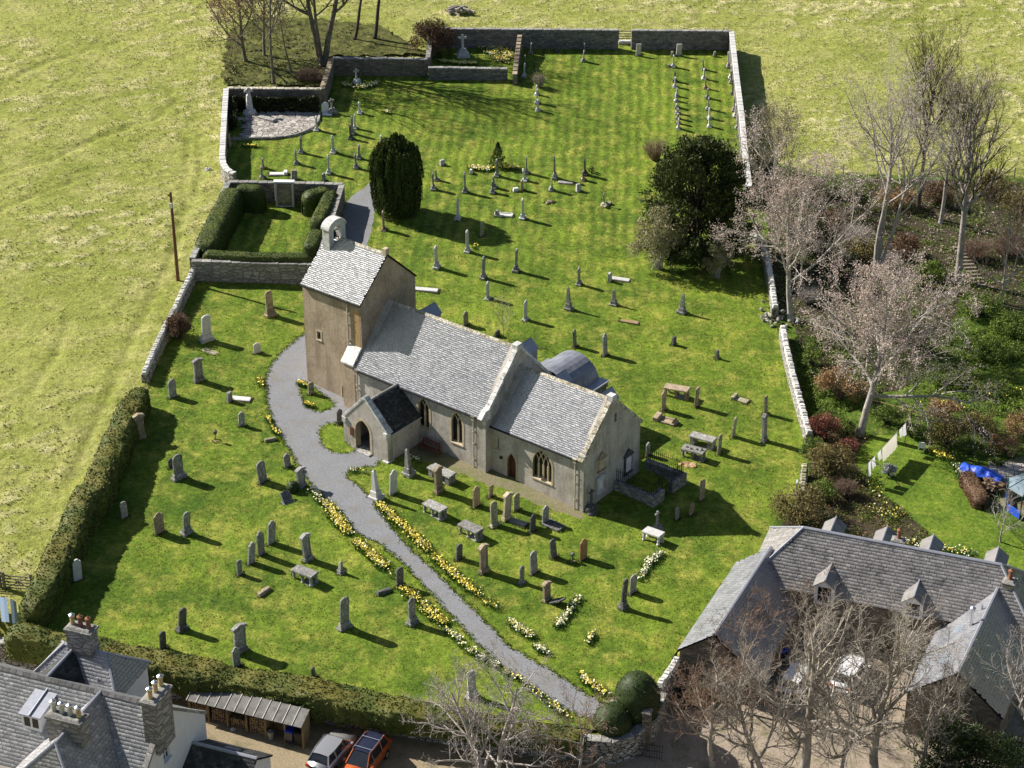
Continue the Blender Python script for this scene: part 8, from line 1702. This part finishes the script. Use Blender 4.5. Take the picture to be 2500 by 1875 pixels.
wheelie(shp(7.68, .35), R(-20), 'black', 'black', 'black wheelie bin right of the blue-lidded one in the wood store')
db = empty('dustbin', shp(5.75, .1), 0, 'galvanised metal dustbin in front of the wood store', 'bin'); MB().lathe([(.2, 0), (.24, .55), (.25, .58)], 14, (0, 0, 0)).build('bin_body', MT['galv'], db); MB().lathe([(.26, .585), (.26, .62), (.05, .7), (.04, .74)], 14).build('lid', MT['galv'], db)
sk = empty('white_sack', shp(3.15, -.05), .4, 'white sack lying in front of the third wood store bay', 'sack'); m = MB(); lump(m, .24, .16, .26, 5); m.build('sack', MT['cloth'], sk)
wheelie((*(18.31,113.99,-2.70)[:2], (18.31,113.99,-2.70)[2]), .6, 'navy', 'bluep', 'blue-lidded wheelie bin under the bare trees of the courtyard')

# ------------------------------------------------------------------ cars
def car(loc, ang, paint, label, roof=None, L=4.1, W=1.76, H=1.47, bars=False):
    r = empty('parked_car', loc, ang, label, 'car', 'cars parked around the houses'); hw = W/2; st = []
    prof_ = [(-L/2, .62, .45, .80), (-L/2+.08, .84, .3, .95), (-L/2+.5, .96, .24, .98), (-L*.22, 1, .22, .96), (0, 1, .22, .94), (L*.2, 1, .22, .93), (L*.3, .98, .24, .88), (L/2-.35, .92, .26, .78), (L/2-.1, .82, .32, .66), (L/2, .62, .42, .56)]
    vs = []
    for x, k, zb, zt_ in prof_:
        w_ = hw*k
        for y, z in ((-w_*.86, zb), (-w_, zb+.16), (-w_, zt_-.18), (-w_*.93, zt_), (0, zt_+.035), (w_*.93, zt_), (w_, zt_-.18), (w_, zb+.16), (w_*.86, zb)): vs.append((x, y, z))
    n = 9; fs = [(i*n+j, i*n+(j+1) % n, (i+1)*n+(j+1) % n, (i+1)*n+j) for i in range(len(prof_)-1) for j in range(n)]+[tuple(range(n)), tuple(range(len(vs)-1, len(vs)-n-1, -1))]
    MB().add(vs, fs).build('body', MT[paint], r, smooth=True)
    b = [(-L/2+.22, hw*.84), (-L*.2, hw*.9), (L*.06, hw*.9), (L*.26, hw*.84)]; t = [(-L/2+.62, hw*.62), (-L*.2, hw*.7), (L*.02, hw*.7), (L*.09, hw*.64)]; vs = []
    for (x, y) in b: vs += [(x, -y, .93), (x, y, .93)]
    for (x, y) in t: vs += [(x, -y, H-.04), (x, y, H-.04)]
    fs = [(i*2, i*2+2, i*2+10, i*2+8) for i in range(3)]+[(i*2+1, i*2+9, i*2+11, i*2+3) for i in range(3)]+[(0, 8, 9, 1), (6, 7, 15, 14)]+[(8+i*2, 10+i*2, 11+i*2, 9+i*2) for i in range(3)]
    MB().add(vs, fs).build('cabin_glass', MT['cglass'], r)
    q = MB(); tt = [(x-(.05 if i == 0 else 0)+(.04 if i == 3 else 0), y+.03) for i, (x, y) in enumerate(t)]
    q.add([(x, s_*y, z) for x, y in tt for s_, z in ((-1, H-.03), (0, H+.02), (1, H-.03))], [(i*3+j, i*3+j+1, i*3+j+4, i*3+j+3) for i in range(3) for j in range(2)]); q.build('roof', MT[roof or paint], r, smooth=True)
    p = MB()
    for s_ in (-1, 1):
        for (a, c) in ((b[0], t[0]), (b[1], t[1]), (b[3], t[3])): p.tube([(a[0], s_*(a[1]+.01), .92), (c[0], s_*(c[1]+.01), H-.03)], .045, 5)
        p.tube([(x, s_*(y+.01), H-.03) for x, y in t], .04, 5)
    p.build('pillars', MT[paint], r)
    for x in (-L*.31, L*.31):
        for s_ in (-1, 1):
            wv = MB(); wv.tube([(x, s_*(hw-.2), .31), (x, s_*(hw+.005), .31)], .31, 16); w_ = wv.build('wheel', MT['rubber'], r); MB().tube([(x, s_*(hw-.02), .31), (x, s_*(hw+.012), .31)], .19, 10).build('rim', MT['alu'], w_)
    for s_ in (-1, 1):
        MB().box(-L/2-.02, -L/2+.2, s_*hw*.72-.14, s_*hw*.72+.14, .68, .9).build('tail_lamp', MT['taillamp'], r, bevel=.02); MB().box(L/2-.28, L/2-.06, s_*hw*.62-.17, s_*hw*.62+.17, .58, .7).build('headlight', MT['alu'], r, bevel=.02)
        MB().box(L*.17, L*.23, s_*(hw+.1)-.09, s_*(hw+.1)+.09, .9, 1.02).build('mirror', MT[paint], r, bevel=.02)
    MB().box(-L/2-.03, -L/2+.02, -.27, .27, .5, .62).build('number_plate', MT['paint'], r)
    if bars:
        for x in (-.9, .15): MB().box(x-.03, x+.03, -.62, .62, H+.04, H+.08).build('roof_bar', MT['alu'], r)
        for s_ in (-.6, .6): MB().tube([(-1.35, s_, H+.04), (.4, s_, H+.04)], .025, 6).build('roof_rail', MT['alu'], r)
    return r
def yardz(x, y): return tz(x, y)+YARD_DZ+.02
car((-11.3, 102.6, yardz(-11.3, 102.6)), R(66), 'silver', 'silver hatchback parked in the yard beside the wood store')
car((-9.2, 101.9, yardz(-9.2, 101.9)), R(246), 'orangep', 'orange car with dark roof and roof bars in the yard', 'navy', L=4.3, H=1.6, bars=True)
car((19.1, 111.3, yardz(19.1, 111.3)), R(60), 'whitep', 'white car under the bare trees of the courtyard, left of two')
car((22.7, 112.1, yardz(22.7, 112.1)), R(62), 'whitep', 'white car under the bare trees of the courtyard, right of two')

# ------------------------------------------------------------------ field things
pole = empty('telegraph_pole', (-29.07,162.08,2.48), 0, 'brown wooden telegraph pole in the field beside the left wall', 'pole'); ph_ = 8.34
MB().tube([(0, 0, -.5), (0, 0, ph_)], [.17, .11], 10).build('pole', MT['pole'], pole); MB().box(-.16, .1, -.2, -.1, ph_-1.4, ph_-.95).build('fuse_box', MT['paint'], pole); MB().tube([(-.12, -.12, ph_-.3), (-.2, -.15, ph_-.1)], .05, 6).build('insulator', MT['iron'], pole)
wire = empty('overhead_wire', (-29.07,162.08,2.48), 0, 'thin overhead wire running from the pole across the field', 'wire'); e_ = Vector((-41.32,133.94,6.58))-Vector((-29.07,162.08,2.48)); a_ = Vector((-.1, 0, ph_-.2))
MB().tube([a_.lerp(e_, t/14)-Vector((0, 0, 1.2*math.sin(math.pi*t/14))) for t in range(15)], .014, 4).build('wire', MT['iron'], wire)
lp = empty('log_heap', (-5.91,229.62,3.69), .3, 'heap of grey fallen logs out in the far field', 'log heap')
for k in range(13):
    rd = random.Random(40+k); a = rd.uniform(-.5, .5)+(.9 if k % 2 else 2.3); l = rd.uniform(1.2, 2.2); c_ = Vector((rd.uniform(-1.2, 1.2), rd.uniform(-.7, .7), .2+.12*(k % 4))); d_ = Vector((math.cos(a), math.sin(a)*.8, rd.uniform(-.12, .2)))
    MB().tube([c_-d_*l/2, c_+Vector((0, 0, .08)), c_+d_*l/2], [.19, .16, .11], 7).build('log', MT['barkp'] if k % 3 else MT['bark'], lp)
rk = empty('field_stone', (-29.28,184.65,3.21), 0, 'pale boulder in the field left of the curved wall end', 'boulder'); m = MB(); lump(m, .4, .3, .3, 9); m.build('boulder', MT['pale'], rk)
fen = empty('wire_fence', (32.66,188.77,0.80), 0, 'post and wire fence between the wild garden and the far field', 'fence'); o_ = Vector((32.66,188.77,0.80)); fp = [(27.43,188.71,1.01), (30.00,188.74,0.91), (32.66,188.77,0.80), (36.08,188.76,0.66), (39.44,188.89,0.53), (42.90,189.04,0.39), (46.39,189.35,0.26), (49.81,189.65,0.13), (53.06,189.94,0.00)]
for p in fp: q = Vector(p)-o_; MB().tube([q-Vector((0, 0, .3)), q+Vector((0, 0, 1.25))], .06, 6).build('post', MT['woodg'], fen)
for hh in (.4, .75, 1.1): MB().tube([Vector(p)-o_+Vector((0, 0, hh)) for p in fp], .008, 3).build('wire', MT['galv'], fen)
gf = empty('garden_fence', (28.81,145.13,-0.44), 0, 'low pale timber rail fence across the garden below the wild slope', 'fence'); o_ = Vector((28.81,145.13,-0.44)); gp = [(28.81,145.13,-0.44), (31.89,143.49,-0.62), (33.95,142.58,-0.73), (36.02,141.81,-0.84), (38.08,141.13,-0.94), (40.40,140.44,-1.06), (42.45,139.82,-1.17)]
for p in gp: q = Vector(p)-o_; MB().box(-.05, .05, -.05, .05, -.2, .75, Matrix.Translation(q)).build('post', MT['wood'], gf)
for hh in (.25, .6):
    for a, b in zip(gp, gp[1:]):
        A = Vector(a)-o_+Vector((0, 0, hh)); B = Vector(b)-o_+Vector((0, 0, hh)); MB().tube([A, B], .06, 4).build('rail', MT['wood'], gf)
# left edge: field gate, fence and blue slatted cover
fg = empty('timber_gate', (-33.62,116.75,1.21), R(-8), 'dark timber gate with cross brace at the left frame edge', 'gate')
for k in range(5): MB().box(-.9, .9, -.025, .025, .12+k*.24, .2+k*.24).build('bar', MT['woodg'], fg)
MB().tube([(-.85, -.04, .15), (.85, -.04, 1.15)], .035, 4).build('brace', MT['woodg'], fg); MB().tube([(-.85, .04, 1.15), (.85, .04, .15)], .035, 4).build('brace', MT['woodg'], fg)
for x in (-1.0, -1.28, .98): MB().box(x-.08, x+.08, -.08, .08, -.3, 1.4).build('post', MT['woodg'], fg)
rf = empty('rail_fence', (-35.31,117.00,1.29), R(4), 'grey rail fence left of the timber gate', 'fence')
for k in range(4): MB().box(-3.5, .75, -.025, .025, .2+k*.3, .32+k*.3).build('rail', MT['woodg'], rf)
for x in (-3.4, -1.4): MB().box(x-.07, x+.07, -.07, .07, -.3, 1.3).build('post', MT['woodg'], rf)
bc_ = empty('slatted_cover', (-34.32,113.43,1.14), R(15), 'curved blue-grey slatted cover at the left frame edge', 'cover')
for k in range(6):
    a0, a1 = k*.45-1.2, k*.45-.88; pr = [(1.6*math.sin(a), 1.5*math.cos(a)-.6) for a in (a0, (a0+a1)/2, a1)]
    MB().add([(x, y, z) for y in (-1.6, 1.3) for x, z in pr], [(0, 1, 4, 3), (1, 2, 5, 4)]).build('slat', MT['sheet'], bc_)
# path gate piers and iron gates
gp_ = empty('gate_piers', (8.56,104.65,-1.20), R(-20), 'pair of dark stone gate piers below the clipped yews', 'gate piers')
for s_ in (0, -2.2): m = MB(); m.box(s_-.25, s_+.25, -.25, .25, -1.4, 1.5); o = m.build('pier', MT['wallr'], gp_); MB().box(s_-.32, s_+.32, -.32, .32, 1.5, 1.65, top=(.1, .1)).build('pier_cap', MT['grey'], o)
ig = empty('iron_gate', (8.61,103.67,-2.64), R(-15), 'low wrought iron gate at the lane below the clipped yews', 'gate')
for k in range(13): MB().tube([(-1.0+k*.16, 0, 0), (-1.0+k*.16, 0, 1.2)], .014, 4).build('gate_bar', MT['iron'], ig)
for z_ in (.12, .62, 1.08): MB().tube([(-1.05, 0, z_), (.97, 0, z_)], .018, 4).build('gate_rail', MT['iron'], ig)

# ------------------------------------------------------------------ garden things
A_ = Vector((26.79,133.36,1.27)); B_ = Vector((30.73,139.53,1.31)); wl_ = empty('washing_line', A_-Vector((0, 0, 2)), 0, 'washing line stretched across the garden lawn with its props', 'washing line'); o_ = A_-Vector((0, 0, 2.0))
MB().tube([Vector((26.32,133.78,0.30))-o_, A_-o_, B_-o_], .012, 4).build('line', MT['potw'], wl_)
MB().tube([(0.05, .05, 0), A_-o_], .03, 6).build('line_post', MT['woodg'], wl_); MB().tube([Vector((28.65,135.79,-0.73))-o_, A_.lerp(B_, .08)-o_], .03, 5).build('line_prop', MT['potw'], wl_); MB().tube([B_-o_-Vector((0, 0, 2)), B_-o_+Vector((0, 0, .1))], .035, 6).build('line_post', MT['woodg'], wl_)
for i, (f0, f1, l, mt, lab) in enumerate(((.0, .07, 1.15, 'cloth', 'long white towel at the near end of the washing line'), (.08, .17, .8, 'cloth', 'white cloth second from the near end of the washing line'), (.24, .32, .7, 'cloth', 'small white cloth just before the big sheet on the line'), (.36, .74, 1.25, 'clothc', 'big cream sheet in the middle of the washing line'), (.80, .88, .7, 'cloth', 'white cloth just past the big sheet'), (.90, .98, .95, 'cloth', 'white cloth at the far end of the washing line'))):
    a = A_.lerp(B_, f0); b = A_.lerp(B_, f1); r_ = empty('washing', a-Vector((0, 0, 2)), 0, lab, 'washing', 'washing on the line'); d = b-a; nx = max(4, int(d.length/.12)); nz = 6; s_ = Vector((d.y, -d.x, 0)).normalized(); vs = []
    for u in range(nx+1):
        for v in range(nz+1): f = v/nz; vs.append(d*(u/nx)+Vector((0, 0, 2-l*f))+s_*(.16*f*f+.035*math.sin(u*1.3+i)*f)+d*(.04*f*math.sin(u)))
    k = nz+1; MB().add(vs, [(u*k+v, (u+1)*k+v, (u+1)*k+v+1, u*k+v+1) for u in range(nx) for v in range(nz)]).build('cloth', MT[mt], r_, smooth=True)
MT['lav'] = M_leaf('grey_lavender', (.26,.27,.27), (.42,.43,.43), (.6,.6,.6), .7, 1.2, .1)
shrub('lavender_bush', 'round silver-grey bush beside the washing line prop', (28.81,134.89,-0.76), .62, .6, .95, 'lav', 1500, .06, 905, clumps=24)
chr_ = empty('garden_chair', (31.85,138.50,-0.77), R(160), 'white plastic chair at the edge of the garden lawn', 'chair')
MB().box(-.25, .25, -.25, .22, .42, .46).build('seat', MT['paint'], chr_); MB().box(-.25, .25, .2, .25, .46, .95, top=(.04, 0)).build('backrest', MT['paint'], chr_)
for x in (-.22, .22):
    for y in (-.22, .2): MB().box(x-.025, x+.025, y-.025, y+.025, 0, .42).build('leg', MT['paint'], chr_)
    MB().box(x-.03, x+.03, -.24, .24, .64, .67).build('armrest', MT['paint'], chr_)
lg = empty('firewood_pile', (36.36,133.23,-1.13), R(-35), 'pile of split firewood beside the garden hedge', 'firewood')
for k in range(70):
    rd = random.Random(700+k); a = rd.gauss(0, .5); z_ = rd.uniform(.05, 1.0)*(1-abs(a)*.6); MB().box(-.17, .17, -.06, .06, -.05, .05, Matrix.Translation((rd.uniform(-.7, .7), a, max(z_, .06))) @ Matrix.Rotation(rd.uniform(0, 6.3), 4, Vector((rd.uniform(-.3, .3), rd.uniform(-.3, .3), 1)))).build('log', MT['log'] if k % 2 else MT['barkr'], lg)
tp = empty('blue_tarpaulin', (35.90,135.22,-1.04), R(-32), 'crumpled bright blue tarpaulin over the end of the firewood', 'tarpaulin'); vs = []; nx, ny_ = 26, 12
for i in range(nx+1):
    for j in range(ny_+1):
        x, y = (i/nx-.5)*3.4, (j/ny_-.5)*1.5; h_ = .75*math.exp(-(y*1.35)**2)*(1-.25*abs(x))+.16*(float(vnoise(np.array([x*2.7+5]), np.array([y*2.7]), 4)[0])-.5); vs.append((x, y+.12*math.sin(x*3), max(.03, h_+.08)))
k = ny_+1; MB().add(vs, [(i*k+j, (i+1)*k+j, (i+1)*k+j+1, i*k+j+1) for i in range(nx) for j in range(ny_)]).build('sheet', MT['tarp'], tp, smooth=False)
gz = empty('gazebo', (38.72,131.06,-1.29), R(10), 'octagonal glass-roofed gazebo with green frame at the right frame edge', 'gazebo')
for k in range(8):
    a0, a1 = k*math.pi/4, (k+1)*math.pi/4; p, q = (1.9*math.cos(a0), 1.9*math.sin(a0), 2.0), (1.9*math.cos(a1), 1.9*math.sin(a1), 2.0)
    MB().add([p, q, (0, 0, 3.1)], [(0, 1, 2)]).build('roof_pane', MT['gaz'], gz); MB().tube([p, (0, 0, 3.12)], .035, 5).build('roof_rib', MT['green'], gz); MB().tube([p, q], .05, 5).build('eaves_rail', MT['green'], gz)
    MB().tube([(p[0], p[1], 0), p], .05, 6).build('post', MT['green'], gz)
    if k != 5: MB().slab([(p[0], p[1], .02), (q[0], q[1], .02), (q[0], q[1], .7), (p[0], p[1], .7)], .03).build('side_panel', MT['tarp'] if k in (3, 4) else MT['green'], gz)
stp = empty('garden_steps', (41.93,166.49,-0.29), R(95), 'flight of timber steps climbing the wooded bank at the right', 'steps')
for k in range(12): MB().box(k*.62, k*.62+.3, -.55, .55, -.2+k*.05, .08+k*.05).build('step', MT['woodg'], stp, bevel=.01)
# paving slabs of the patio by the gazebo
pt = empty('patio_paving', (36.93,135.40,-1.08), R(-8), 'square paving slabs of the patio beside the gazebo', 'paving')
for i in range(9):
    for j in range(5): MB().box(i*.62-.3, i*.62+.28, j*.62-1.0, j*.62-.42, .0, .05+.01*((i*7+j*3) % 3)).build('paving_slab', MT['paver'], pt)
